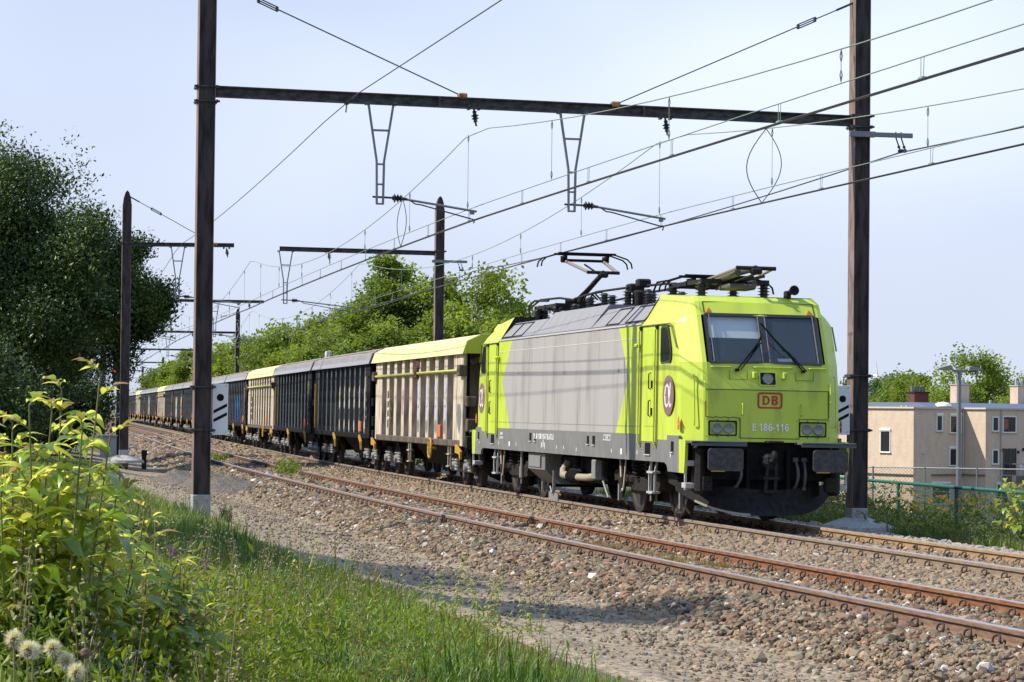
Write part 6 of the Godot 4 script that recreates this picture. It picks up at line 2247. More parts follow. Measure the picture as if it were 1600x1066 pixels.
	part("wall", m, bm, o)
	m = MB.new()
	for s in [-1, 1]:
		m.bar(Vector3(s * 2.1, 9.45, -4.2), Vector3(s * 2.1, 9.45, 4.2), 4.9, 0.12, Vector3(s * 0.6, 1, 0).normalized())
	part("roof", m, mat(Color(0.07, 0.03, 0.025), 0.9), o)
	# far wind turbine
	o = thing("wind_turbine", "small white wind turbine far off on the horizon right of the right mast", "wind turbine", Vector3(862.0, -6.0, -2400.0), 0.5)
	m = MB.new()
	m.tube([Vector3(0, 0, 0), Vector3(0, 45.0, 0)], 1.5, 12, 0.9)
	part("tower", m, M.white, o)
	m = MB.new()
	m.box(Vector3(0, 46.0, 0.5), Vector3(2.2, 2.2, 5.0), Basis(), 0.5)
	part("nacelle", m, M.white, o)
	for k in 3:
		var a := 1.72 + TAU * k / 3.0
		m = MB.new()
		var d := Vector3(cos(a), sin(a), 0)
		m.tube([Vector3(0, 46, 3.2), Vector3(0, 46, 3.2) + d * 4.0, Vector3(0, 46, 3.2) + d * 15.0], 0.95, 6, 0.22)
		part("blade", m, M.white, o)

# ---------------------------------------------------------------- trees
func leaf_clump(sd: int, leaves: int, spread: float, size: float, narrow := 0.55) -> ArrayMesh:
	var r := RandomNumberGenerator.new()
	r.seed = sd
	var b := MB.new()
	b.paint = true
	for i in leaves:
		var p := Vector3(r.randfn(), r.randfn() * 0.8, r.randfn()) * spread
		# blades turn their faces up and to the light
		var f := (Vector3(r.randfn(), r.randfn(), r.randfn()) * 0.62 + Vector3(-0.35, 0.62, 0.18)).normalized()
		var d := f.cross(Vector3(r.randfn(), r.randfn(), r.randfn())).normalized()
		var w := d.cross(f).normalized()
		var s := size * r.randf_range(0.6, 1.35)
		b.ink = Color.WHITE * r.randf_range(0.75, 1.25)
		var n := f * s * 0.12
		b.tri(p, p + d * s * 0.5 + w * s * narrow * 0.5 - n, p + d * s)
		b.tri(p, p + d * s, p + d * s * 0.5 - w * s * narrow * 0.5 - n)
	return b.mesh()

var clumps := []

func tree(called: String, label: String, category: String, group: String, at: Vector3, lobes: Array, mesh: Mesh, m: Material, scale: float, c0: Color, c1: Color, trunk_r: float) -> void:
	var o := thing(called, label, category, at, 0.0, group)
	var xfs := []
	var cols := []
	var tb := MB.new()
	var top := 0.0
	for l in lobes:
		top = maxf(top, l[0].y)
	tb.tube([Vector3(0, -0.3, 0), Vector3(0.05, top * 0.3, 0.03), Vector3(-0.05, top * 0.62, 0), Vector3(0, top, 0)], trunk_r, 8, trunk_r * 0.3)
	for l in lobes:
		var ctr: Vector3 = l[0]
		var rad: Vector3 = l[1]
		var base := Vector3(0, ctr.y * rnd(0.35, 0.6), 0)
		tb.tube([base, base.lerp(ctr, 0.5) + Vector3(0, 0.25, 0), ctr], trunk_r * 0.42, 6, trunk_r * 0.12)
		var blobs := maxi(int(l[2] / 30.0), 3)
		for k in blobs:
			var d := Vector3(rng.randfn(), rng.randfn(), rng.randfn()).normalized()
			var c := ctr + d * rad * pow(rng.randf(), 0.35)
			var f := rng.randf()
			var tone := rnd(0.8, 1.2)
			var sg := (rad.x + rad.y + rad.z) / 3.0 * rnd(0.13, 0.24)
			for q in 30:
				var p := c + Vector3(rng.randfn(), rng.randfn() * 0.75, rng.randfn()) * sg
				if p.y < 0.1:
					continue
				var s := scale * rnd(0.7, 1.25)
				xfs.append(Transform3D(Basis.from_euler(Vector3(rnd(-0.4, 0.4), rnd(-0.9, 0.9), rnd(-0.4, 0.4))).scaled(Vector3(s * (1 if rng.randf() < 0.8 else -1), s, s)), p))
				var cc := c0.lerp(c1, clampf(f + rnd(-0.25, 0.25), 0, 1)) * tone
				cc.a = 1.0
				cols.append(cc)
	part("trunk", tb, M.bark, o)
	many("crown", mesh, m, xfs, cols, o)

func trees() -> void:
	for k in 3:
		clumps.append(leaf_clump(100 + k, 16, 0.27, 0.21, 0.6))
	clumps.append(leaf_clump(110, 22, 0.17, 0.105, 0.5))
	var ya := Color(0.155, 0.235, 0.030)
	var yb := Color(0.300, 0.385, 0.055)
	# right of the line, beyond the wagons: x, z, half width, top
	var rows := [[13.0, -110, 8.6, 10.7, "tallest broad tree with twin top behind the mast"], [15.6, -100, 6.2, 9.7, "rounded tree at the right end of the wood, next to the locomotive's rear"], [11.6, -120, 6.4, 9.6, "tree at the left shoulder of the tallest crown"], [11.7, -92, 4.6, 7.6, "lower bushy tree before the tallest crown, right behind the mast's foot"], [10.2, -125, 5.0, 8.3, "tree where the wood steps down to the left"], [8.8, -92, 5.4, 6.6, "low spreading tree above the first wagon's roof"], [13.6, -85, 3.0, 7.0, "small bright tree over the wagon end next to the locomotive"], [9.3, -135, 4.6, 7.5, "slim tree left of the stepping wood"], [9.3, -150, 4.6, 7.3, "tree above the yellow roofed fourth wagon"], [8.5, -160, 4.4, 7.2, "tree right of the white-cabled far mast"], [9.3, -185, 3.3, 7.1, "tree just right of the nearest left mast"], [7.2, -98, 5.0, 6.0, "bush rising over the second wagon"], [6.9, -110, 3.7, 5.6, "bush rising over the third wagon"], [6.8, -125, 3.2, 5.6, "bush rising over the fourth wagon's front end"], [10.8, -230, 3.6, 7.8, "far tree left of the nearest left mast"], [12.4, -270, 3.7, 7.4, "farther tree behind the distant small portals"], [14.3, -320, 3.5, 7.0, "farthest tree at the end of the wagon row"]]
	for i in rows.size():
		var r: Array = rows[i]
		var at := Vector3(r[0], land(r[0] - g(r[1]), r[1]), r[1])
		var h: float = r[3] - at.y
		var w: float = r[2] * 0.5
		var lobes := []
		var n := 5
		for k in n:
			var a := TAU * k / n + i
			lobes.append([Vector3(cos(a) * w * 0.62, h * rnd(0.42, 0.62), sin(a) * w * 0.62), Vector3(w * 0.55, h * 0.20, w * 0.55), 300])
		lobes.append([Vector3(rnd(-0.2, 0.2) * w, h * 0.76, 0), Vector3(w * 0.66, h * 0.19, w * 0.6), 620])
		for s in [-1, 1]:
			lobes.append([Vector3(s * w * 0.55, h * 0.70, w * 0.1), Vector3(w * 0.45, h * 0.15, w * 0.45), 260])
		lobes.append([Vector3(0, h * 0.36, w * 0.25), Vector3(w * 0.95, h * 0.24, w * 0.7), 480])
		if i == 0:
			lobes.append([Vector3(-1.2, h * 0.86, 0), Vector3(1.5, h * 0.11, 1.4), 240])
			lobes.append([Vector3(1.5, h * 0.82, 0), Vector3(1.7, h * 0.12, 1.5), 260])
		tree("broadleaf_tree" if h > 8 else "leafy_bush", "sunlit yellow-green " + r[4], "tree" if h > 8 else "bush", "trees along the far side of the line", at, lobes, clumps[i % 3], M.leaf, 1.0 if r[1] > -140 else 1.25, ya * (0.85 + 0.08 * (i % 4)), yb, 0.22)
	# beyond the flats
	var far := [[97.0, -230, 16.0, 8.6, "large yellow-green tree rising behind the street lamp"], [90.5, -238, 9.0, 6.6, "tree between brick chimney block and cream chimney"], [64.9, -170, 2.1, 5.1, "small pointed yellowish tree left of the brick chimney block"], [102.0, -280, 9.0, 6.6, "tree right of the right mast on the skyline"], [113.0, -300, 11.0, 7.0, "tree behind the brick chimney block"], [97.0, -215, 9.5, 7.2, "tree at the right edge above the flats"], [108.0, -290, 3.0, 5.5, "dark bluish tree low behind the flat roofs"], [97.5, -275, 3.0, 6.4, "narrow tree beside the far turbine"]]
	for i in far.size():
		var r: Array = far[i]
		var at := Vector3(r[0], -6.4, r[1])
		var h: float = r[3] + 6.4
		var w: float = r[2] * 0.5
		var lobes := []
		if i == 2:
			for k in 5:
				lobes.append([Vector3(0, h * (0.42 + 0.11 * k), 0), Vector3(w * (1.0 - 0.19 * k), h * 0.09, w * (1.0 - 0.19 * k)), 150])
		else:
			for k in 6:
				var a := TAU * k / 6.0 + i
				lobes.append([Vector3(cos(a) * w * 0.6, h * rnd(0.5, 0.68), sin(a) * w * 0.6), Vector3(w * 0.5, h * 0.17, w * 0.5), 300])
			lobes.append([Vector3(rnd(-0.3, 0.3) * w, h * 0.84, 0), Vector3(w * 0.5, h * 0.14, w * 0.5), 300])
			lobes.append([Vector3(0, h * 0.5, w * 0.4), Vector3(w * 0.8, h * 0.2, w * 0.5), 300])
		var blue := i == 6 or i == 3 or i == 7
		tree("broadleaf_tree", r[4], "tree", "trees beyond the flats", at, lobes, clumps[i % 3], M.leaf, 1.5 if i != 2 else 1.0, Color(0.085, 0.16, 0.06) if blue else ya * 1.05, Color(0.15, 0.23, 0.08) if blue else yb, 0.3)
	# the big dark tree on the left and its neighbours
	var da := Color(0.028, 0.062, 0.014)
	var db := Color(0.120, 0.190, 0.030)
	var big := [[Vector3(-0.6, 8.2, 0), Vector3(2.4, 2.0, 2.7), 1500], [Vector3(-2.6, 7.0, 0.5), Vector3(2.8, 2.6, 3.0), 1500], [Vector3(2.0, 6.6, 0.3), Vector3(1.8, 1.9, 2.4), 1150], [Vector3(1.3, 5.2, 1.6), Vector3(2.6, 2.2, 2.2), 1500], [Vector3(-2.2, 4.6, 1.8), Vector3(2.8, 2.4, 2.2), 1500], [Vector3(3.3, 5.0, 0.4), Vector3(1.5, 1.6, 1.6), 700], [Vector3(4.7, 5.05, 0.4), Vector3(0.85, 0.65, 0.8), 210], [Vector3(4.2, 3.9, 0.5), Vector3(0.8, 0.65, 0.8), 170], [Vector3(4.3, 6.7, 0.2), Vector3(0.6, 0.7, 0.6), 120], [Vector3(1.8, 3.3, 0.5), Vector3(2.0, 1.3, 1.8), 800], [Vector3(-1.0, 2.4, 1.0), Vector3(3.0, 1.8, 2.0), 1100]]
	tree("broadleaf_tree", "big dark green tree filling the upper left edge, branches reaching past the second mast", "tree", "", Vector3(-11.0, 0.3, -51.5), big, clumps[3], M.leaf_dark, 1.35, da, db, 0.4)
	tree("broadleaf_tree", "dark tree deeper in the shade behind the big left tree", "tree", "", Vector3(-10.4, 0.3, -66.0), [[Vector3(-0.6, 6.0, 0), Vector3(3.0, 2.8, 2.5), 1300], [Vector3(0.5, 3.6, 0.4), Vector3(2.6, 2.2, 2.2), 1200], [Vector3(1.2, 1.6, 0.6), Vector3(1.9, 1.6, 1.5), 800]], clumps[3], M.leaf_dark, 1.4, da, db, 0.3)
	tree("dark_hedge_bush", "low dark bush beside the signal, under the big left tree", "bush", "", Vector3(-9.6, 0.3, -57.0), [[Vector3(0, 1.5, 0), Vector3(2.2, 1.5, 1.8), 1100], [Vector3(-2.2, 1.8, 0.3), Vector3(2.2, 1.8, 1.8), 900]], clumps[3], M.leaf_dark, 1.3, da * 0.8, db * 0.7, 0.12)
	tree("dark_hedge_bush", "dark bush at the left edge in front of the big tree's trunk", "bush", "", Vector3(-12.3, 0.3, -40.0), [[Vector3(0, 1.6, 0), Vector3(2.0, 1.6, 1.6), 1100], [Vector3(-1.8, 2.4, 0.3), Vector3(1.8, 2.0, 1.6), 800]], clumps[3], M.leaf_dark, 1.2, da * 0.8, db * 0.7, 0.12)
	# trees beside the photographer, out to the left: they throw the shade on the grass
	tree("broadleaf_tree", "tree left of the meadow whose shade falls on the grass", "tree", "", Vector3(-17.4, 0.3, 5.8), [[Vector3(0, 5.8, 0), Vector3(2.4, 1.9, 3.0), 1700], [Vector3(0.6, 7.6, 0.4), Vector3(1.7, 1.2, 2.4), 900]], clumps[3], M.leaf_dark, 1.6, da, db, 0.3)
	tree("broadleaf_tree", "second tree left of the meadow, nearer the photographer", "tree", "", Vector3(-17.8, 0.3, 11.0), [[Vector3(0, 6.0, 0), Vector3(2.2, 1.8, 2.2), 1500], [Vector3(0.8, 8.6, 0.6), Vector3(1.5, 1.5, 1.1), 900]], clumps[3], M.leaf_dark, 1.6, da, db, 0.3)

# ---------------------------------------------------------------- grass and herbs
func tuft(sd: int, blades: int, h: float, spread: float, w: float, bend: float) -> ArrayMesh:
	var r := RandomNumberGenerator.new()
	r.seed = sd
	var b := MB.new()
	b.paint = true
	for i in blades:
		var a := r.randf() * TAU
		var p := Vector3(cos(a), 0, sin(a)) * spread * sqrt(r.randf())
		var d := Vector3(r.randfn(), 0, r.randfn()).normalized()
		var hh := h * r.randf_range(0.45, 1.1)
		var s := d.cross(Vector3.UP) * w * 0.5
		var k := bend * r.randf_range(0.3, 1.2)
		var m := p + Vector3.UP * hh * 0.55 + d * hh * k * 0.25
		var t := p + Vector3.UP * hh * (1.0 - 0.25 * k) + d * hh * k * 0.8
		b.ink = Color.WHITE * r.randf_range(0.7, 1.25)
		b.quad(p - s, p + s, m + s * 0.8, m - s * 0.8)
		b.tri(m - s * 0.8, m + s * 0.8, t)
	return b.mesh()

func leaf_mesh(sd: int, droop: float, width: float) -> ArrayMesh:   # one leaf along +z, one unit long
	var r := RandomNumberGenerator.new()
	r.seed = sd
	var b := MB.new()
	var n := 7
	var rows := []
	for i in n + 1:
		var t := float(i) / n
		var w := width * pow(sin(PI * pow(t, 0.8)), 0.85) * 0.5
		var y := 0.10 * sin(PI * t) - droop * t * t
		var wav := 0.02 * sin(t * 11.0 + sd)
		rows.append([Vector3(-w, y + w * 0.38 + wav, t), Vector3(0, y, t), Vector3(w, y + w * 0.38 - wav, t)])
	var nm := func(p: Vector3) -> Vector3: return Vector3(-p.x * 0.7, 1, 2.0 * droop * p.z - 0.3 * cos(PI * p.z)).normalized()
	for i in n:
		for s in 2:
			var q := [rows[i][s], rows[i][s + 1], rows[i + 1][s + 1], rows[i + 1][s]]
			b.smooth(q[0], q[1], q[2], nm.call(q[0]), nm.call(q[1]), nm.call(q[2]))
			b.smooth(q[0], q[2], q[3], nm.call(q[0]), nm.call(q[2]), nm.call(q[3]))
	return b.mesh()

func green(c: Color, back: float, rough: float) -> StandardMaterial3D:
	var m := mat(c, rough)
	m.cull_mode = BaseMaterial3D.CULL_DISABLED
	m.backlight_enabled = true
	m.backlight = Color(back, back, back * 0.45)
	return m

func scatter(n: int, x0: float, x1: float, z0: float, z1: float, keep: Callable, s0: float, s1: float, c0: Color, c1: Color, dry: float, xfs: Array, cols: Array, patch := 0.0) -> void:
	var fn := FastNoiseLite.new()
	fn.seed = 77
	fn.frequency = 0.45
	for i in n:
		var u := rnd(x0, x1)
		var z := rnd(z0, z1)
		var k: float = keep.call(u, z)
		if rng.randf() > k:
			continue
		var s := rnd(s0, s1) * (0.65 + 0.35 * k)
		var t := clampf(0.5 + fn.get_noise_2d(u, z) * 1.3 + rnd(-0.3, 0.3), 0, 1)
		var c := c0.lerp(c1, t) * rnd(0.85, 1.15)
		if rng.randf() < dry * (1.0 + 5.0 * smoothstep(0.15, 0.5, fn.get_noise_2d(u * 0.9 + 77.0, z * 0.9))):
			c = Color(0.24, 0.19, 0.075) * rnd(0.7, 1.2)
		c.a = 1.0
		var y := land(u, z)
		xfs.append(Transform3D(Basis.from_euler(Vector3(rnd(-0.15, 0.15), rnd(0, TAU), rnd(-0.15, 0.15))).scaled(Vector3(s, s * rnd(0.8, 1.2), s)), Vector3(u + g(z), y, z)))
		cols.append(c)

func meadow() -> void:
	var fn := FastNoiseLite.new()
	fn.seed = 9
	fn.frequency = 0.5
	var edge := func(u: float, z: float) -> float:
		var e := -8.5 + 0.45 * fn.get_noise_2d(z * 1.2, 3.0) - 0.35 * smoothstep(2.0, 10.0, z) - 0.25 * smoothstep(17.0, 23.0, z) - 0.15 * smoothstep(-5.0, -40.0, z)
		return clampf((e - u) / 0.7, 0, 1)
	# short grass
	for v in 3:
		var xfs := []
		var cols := []
		scatter(15000, -13.6, -7.2, -8.0, 25.0, edge, 0.6, 1.15, Color(0.095, 0.180, 0.022), Color(0.235, 0.330, 0.042), 0.08, xfs, cols)
		scatter(3200, -13.6, -7.2, -46.0, -8.0, edge, 0.7, 1.2, Color(0.09, 0.17, 0.022), Color(0.20, 0.29, 0.038), 0.12, xfs, cols)
		many("grass", tuft(200 + v, 12, 0.17, 0.13, 0.010, 0.9), M.grass, xfs, cols)
	# longer grass in clumps, with dry stalks
	var lx := []
	var lc := []
	var clumpy := func(u: float, z: float) -> float: return edge.call(u, z) * smoothstep(-0.1, 0.5, fn.get_noise_2d(u * 1.5 + 40.0, z * 1.1))
	scatter(9000, -13.6, -7.5, -6.0, 25.0, clumpy, 0.6, 1.6, Color(0.065, 0.145, 0.018), Color(0.16, 0.26, 0.030), 0.12, lx, lc)
	many("long_grass", tuft(210, 14, 0.34, 0.12, 0.009, 0.8), M.grass, lx, lc)
	var dx := []
	var dc := []
	scatter(2600, -13.4, -7.6, 2.0, 24.0, clumpy, 0.7, 1.2, Color(0.26, 0.20, 0.08), Color(0.20, 0.15, 0.06), 0.0, dx, dc)
	scatter(1600, -13.4, -8.2, 4.0, 20.0, clumpy, 0.8, 1.3, Color(0.20, 0.12, 0.05), Color(0.26, 0.18, 0.07), 0.0, dx, dc)
	many("dry_grass", tuft(214, 9, 0.28, 0.14, 0.006, 1.2), M.grass, dx, dc)
	# leafy herbs: low among the grass, shoulder high towards the photographer
	var herb := leaf_clump(300, 26, 0.075, 0.040, 0.38)
	var hx := []
	var hc := []
	for i in 12000:
		var z := rnd(12.0, 34.0)
		var x := -13.4 + absf(rng.randfn()) * 1.5 * (0.55 + 0.9 * smoothstep(30.0, 14.0, z))
		var near := smoothstep(15.0, 27.0, z)
		if x > -8.2 or (z > 26.0 and x > -11.55 + 0.18 * (30.0 - z)):
			continue
		var top := lerpf(0.22, 0.98, near) * lerpf(1.0, 0.55, smoothstep(-12.3, -10.2, x)) * (0.8 + 0.35 * fn.get_noise_2d(x * 2.0, z * 2.0))
		if z > 31.5:
			top *= 0.85
		var y := top * pow(rng.randf(), 0.55)
		var s := rnd(0.8, 1.4)
		hx.append(Transform3D(Basis.from_euler(Vector3(rnd(-0.5, 0.5), rnd(0, TAU), rnd(-0.5, 0.5))).scaled(Vector3(s, s, s)), Vector3(x, land(x, z) + y, z)))
		var c := Color(0.115, 0.195, 0.022).lerp(Color(0.33, 0.40, 0.06), clampf(0.5 + 0.8 * fn.get_noise_2d(x * 1.7 + 9.0, z * 1.7) + rnd(-0.3, 0.3), 0, 1))
		if rng.randf() < 0.05:
			c = Color(0.26, 0.19, 0.07)
		hc.append(c)
	many("meadow_herbs", herb, M.leaf, hx, hc)
	# bare stalks and seed heads standing out of the herbs
	var sx := []
	var sc := []
	for i in 700:
		var z := rnd(16.0, 32.0)
		var x := -13.2 + absf(rng.randfn()) * 1.2
		if x > -9.0 or (z > 27.0 and x > -11.7):
			continue
		var s := rnd(0.6, 1.0) * lerpf(0.6, 1.15, smoothstep(16.0, 28.0, z))
		sx.append(Transform3D(Basis.from_euler(Vector3(rnd(-0.2, 0.2), rnd(0, TAU), rnd(-0.2, 0.2))).scaled(Vector3(s, s, s)), Vector3(x, land(x, z), z)))
		sc.append(Color(0.26, 0.25, 0.09).lerp(Color(0.38, 0.33, 0.17), rng.randf()))
	var stalk := MB.new()
	stalk.paint = true
	stalk.tube([Vector3.ZERO, Vector3(0.02, 0.5, 0), Vector3(0.05, 0.98, 0.02)], 0.0032, 4, 0.0016)
	for k in 26:
		var t := 0.62 + 0.38 * k / 26.0
		var p := Vector3(0.05 * t * t, t, 0.02 * t) + Vector3(rnd(-1, 1), rnd(-0.3, 0.5), rnd(-1, 1)) * 0.035
		stalk.box(p, Vector3(0.008, 0.015, 0.006), Basis.from_euler(Vector3(k, k * 2, k)))
	many("seed_stalks", stalk.mesh(), M.grass, sx, sc)
	# purple vetch
	var vx := []
	var vc := []
	var vm := leaf_clump(305, 16, 0.016, 0.018, 0.6)
	for i in 70:
		var z := rnd(23.0, 29.0)
		var x := rnd(-12.35, -11.45) + (26.0 - z) * 0.06
		var p := Vector3(x, rnd(0.55, 0.98), z)
		for k in 3:
			vx.append(Transform3D(Basis.from_euler(Vector3(rnd(0, 3), rnd(0, 6), rnd(0, 3))), p + Vector3(0, -0.022 * k, 0)))
			vc.append(Color(0.19, 0.06, 0.42).lerp(Color(0.36, 0.15, 0.50), rng.randf()))
	many("vetch_flowers", vm, M.leaf, vx, vc)
	# yellow umbels
	var ux := []
	var uc := []
	for i in 26:
		var z := rnd(22.0, 30.0)
		var p := Vector3(rnd(-12.9, -12.2), rnd(0.85, 1.18), z)
		for k in 7:
			ux.append(Transform3D(Basis.from_euler(Vector3(0, k, 0)), p + Vector3(rnd(-0.03, 0.03), rnd(-0.006, 0.006), rnd(-0.03, 0.03))))
			uc.append(Color(0.42, 0.36, 0.06))
	many("yellow_flowers", leaf_clump(306, 10, 0.008, 0.012, 0.9), M.leaf, ux, uc)
	big_shrub()
	thistles()
	nettles()
	right_side()

func big_shrub() -> void:
	var shapes := []
	for k in 5:
		shapes.append(leaf_mesh(k, 0.22 + 0.13 * k, 0.40 + 0.03 * (k % 3)))
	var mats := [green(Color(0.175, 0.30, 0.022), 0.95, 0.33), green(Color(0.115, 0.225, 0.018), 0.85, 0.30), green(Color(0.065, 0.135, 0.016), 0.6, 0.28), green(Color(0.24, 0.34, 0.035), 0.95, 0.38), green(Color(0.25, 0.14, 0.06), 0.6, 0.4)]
	shrub("glossy bright green shrub with big arching leaves and reddish shoot tips at the left edge", Vector3(-12.47, 0.12, 31.0), [Vector3(0.17, 1.80, 0.0), Vector3(0.04, 1.74, -0.12), Vector3(-0.08, 1.68, 0.15), Vector3(0.20, 1.58, 0.12), Vector3(0.10, 1.60, 0.2), Vector3(0.24, 1.44, 0.05)], shapes, mats, 10)
	shrub("lower part of the big-leaved greenery, spreading right over the grass", Vector3(-12.32, 0.12, 30.4), [Vector3(0.22, 1.30, 0.1), Vector3(0.08, 1.36, -0.1), Vector3(-0.12, 1.34, 0.15), Vector3(0.34, 1.08, 0.0), Vector3(0.16, 1.12, 0.3), Vector3(0.42, 0.94, 0.1)], shapes, mats, 10)
	shrub("paler big-leaved shoot cluster cut by the left frame edge", Vector3(-12.72, 0.12, 30.6), [Vector3(0.0, 1.66, 0.0), Vector3(0.10, 1.54, 0.15), Vector3(-0.12, 1.55, 0.1), Vector3(0.06, 1.40, 0.3), Vector3(-0.05, 1.30, 0.4), Vector3(0.14, 1.30, 0.0)], shapes, mats, 10)
	shrub("dense dark middle of the big-leaved greenery below its reddish tips", Vector3(-12.5, 0.12, 30.7), [Vector3(0.10, 1.48, 0.0), Vector3(-0.05, 1.42, 0.1), Vector3(0.18, 1.36, 0.1), Vector3(0.02, 1.30, 0.25), Vector3(0.24, 1.22, 0.2), Vector3(-0.12, 1.26, 0.2)], shapes, mats, 10)
	shrub("bright upper leaves of the greenery left of its reddish tips", Vector3(-12.58, 0.12, 30.9), [Vector3(-0.02, 1.62, 0.0), Vector3(0.08, 1.50, 0.1), Vector3(-0.10, 1.52, 0.1), Vector3(0.02, 1.40, 0.2), Vector3(0.12, 1.66, -0.1), Vector3(-0.06, 1.36, 0.3)], shapes, mats, 10)
	shrub("two low big-leaved shoots reaching farthest right over the shaded grass", Vector3(-12.1, 0.12, 30.3), [Vector3(0.02, 1.22, 0.0), Vector3(0.16, 1.04, 0.1), Vector3(-0.12, 1.12, 0.2), Vector3(0.24, 0.90, 0.1), Vector3(0.05, 0.95, 0.3)], shapes, mats, 10)

func shrub(label: String, at: Vector3, tips: Array, shapes: Array, mats: Array, per: int) -> void:
	var o := thing("broad_leaved_shrub", label, "shrub", at)
	var st := MB.new()
	for i in tips.size():
		var tip: Vector3 = tips[i]
		var foot := Vector3(tip.x * 0.35, 0.0, tip.z * 0.4)
		var mid := foot.lerp(tip, 0.55) + Vector3(tip.x * -0.10, 0.08, 0)
		st.tube([foot, mid, tip], 0.008, 6, 0.003)
		for k in per:
			var t := 0.45 + 0.55 * k / (per - 1.0)
			var p := foot.lerp(mid, t * 2.0) if t < 0.5 else mid.lerp(tip, t * 2.0 - 1.0)
			var az := i * 1.3 + k * 2.4
			var young := t > 0.93
			var rl := rnd(0.07, 0.12) * (0.5 if young else 1.0)
			var d := Vector3(cos(az), 0.6 if young else 0.3, sin(az)).normalized()
			var e := p + d * rl
			st.tube([p, p.lerp(e, 0.6) + Vector3(0, 0.008, 0), e], 0.003, 5, 0.0018)
			for q in 5:
				var f: float = [1.0, 0.75, 0.75, 0.35, 0.35][q]
				var side: float = [0.0, 1.0, -1.0, 1.0, -1.0][q]
				var h := Vector3(d.x, 0, d.z).normalized()
				var dirn := (h.rotated(Vector3.UP, side * 0.95) + Vector3(0, rnd(-0.15, 0.55) + (0.5 if young else 0.0), 0)).normalized()
				var up := (Vector3.UP + Vector3(rnd(-0.5, 0.3), 0, rnd(-0.4, 0.4))).normalized()
				var x := up.cross(dirn).normalized()
				var l := rnd(0.075, 0.118) * (0.62 if young else 1.0) * (1.1 if q == 0 else 1.0)
				var b := Basis(x, dirn.cross(x), dirn).scaled_local(Vector3(l, l, l))
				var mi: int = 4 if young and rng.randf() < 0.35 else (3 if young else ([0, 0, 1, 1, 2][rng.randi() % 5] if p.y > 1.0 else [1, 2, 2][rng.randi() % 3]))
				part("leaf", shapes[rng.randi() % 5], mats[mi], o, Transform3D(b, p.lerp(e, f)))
	part("stem", st, M.stem, o)

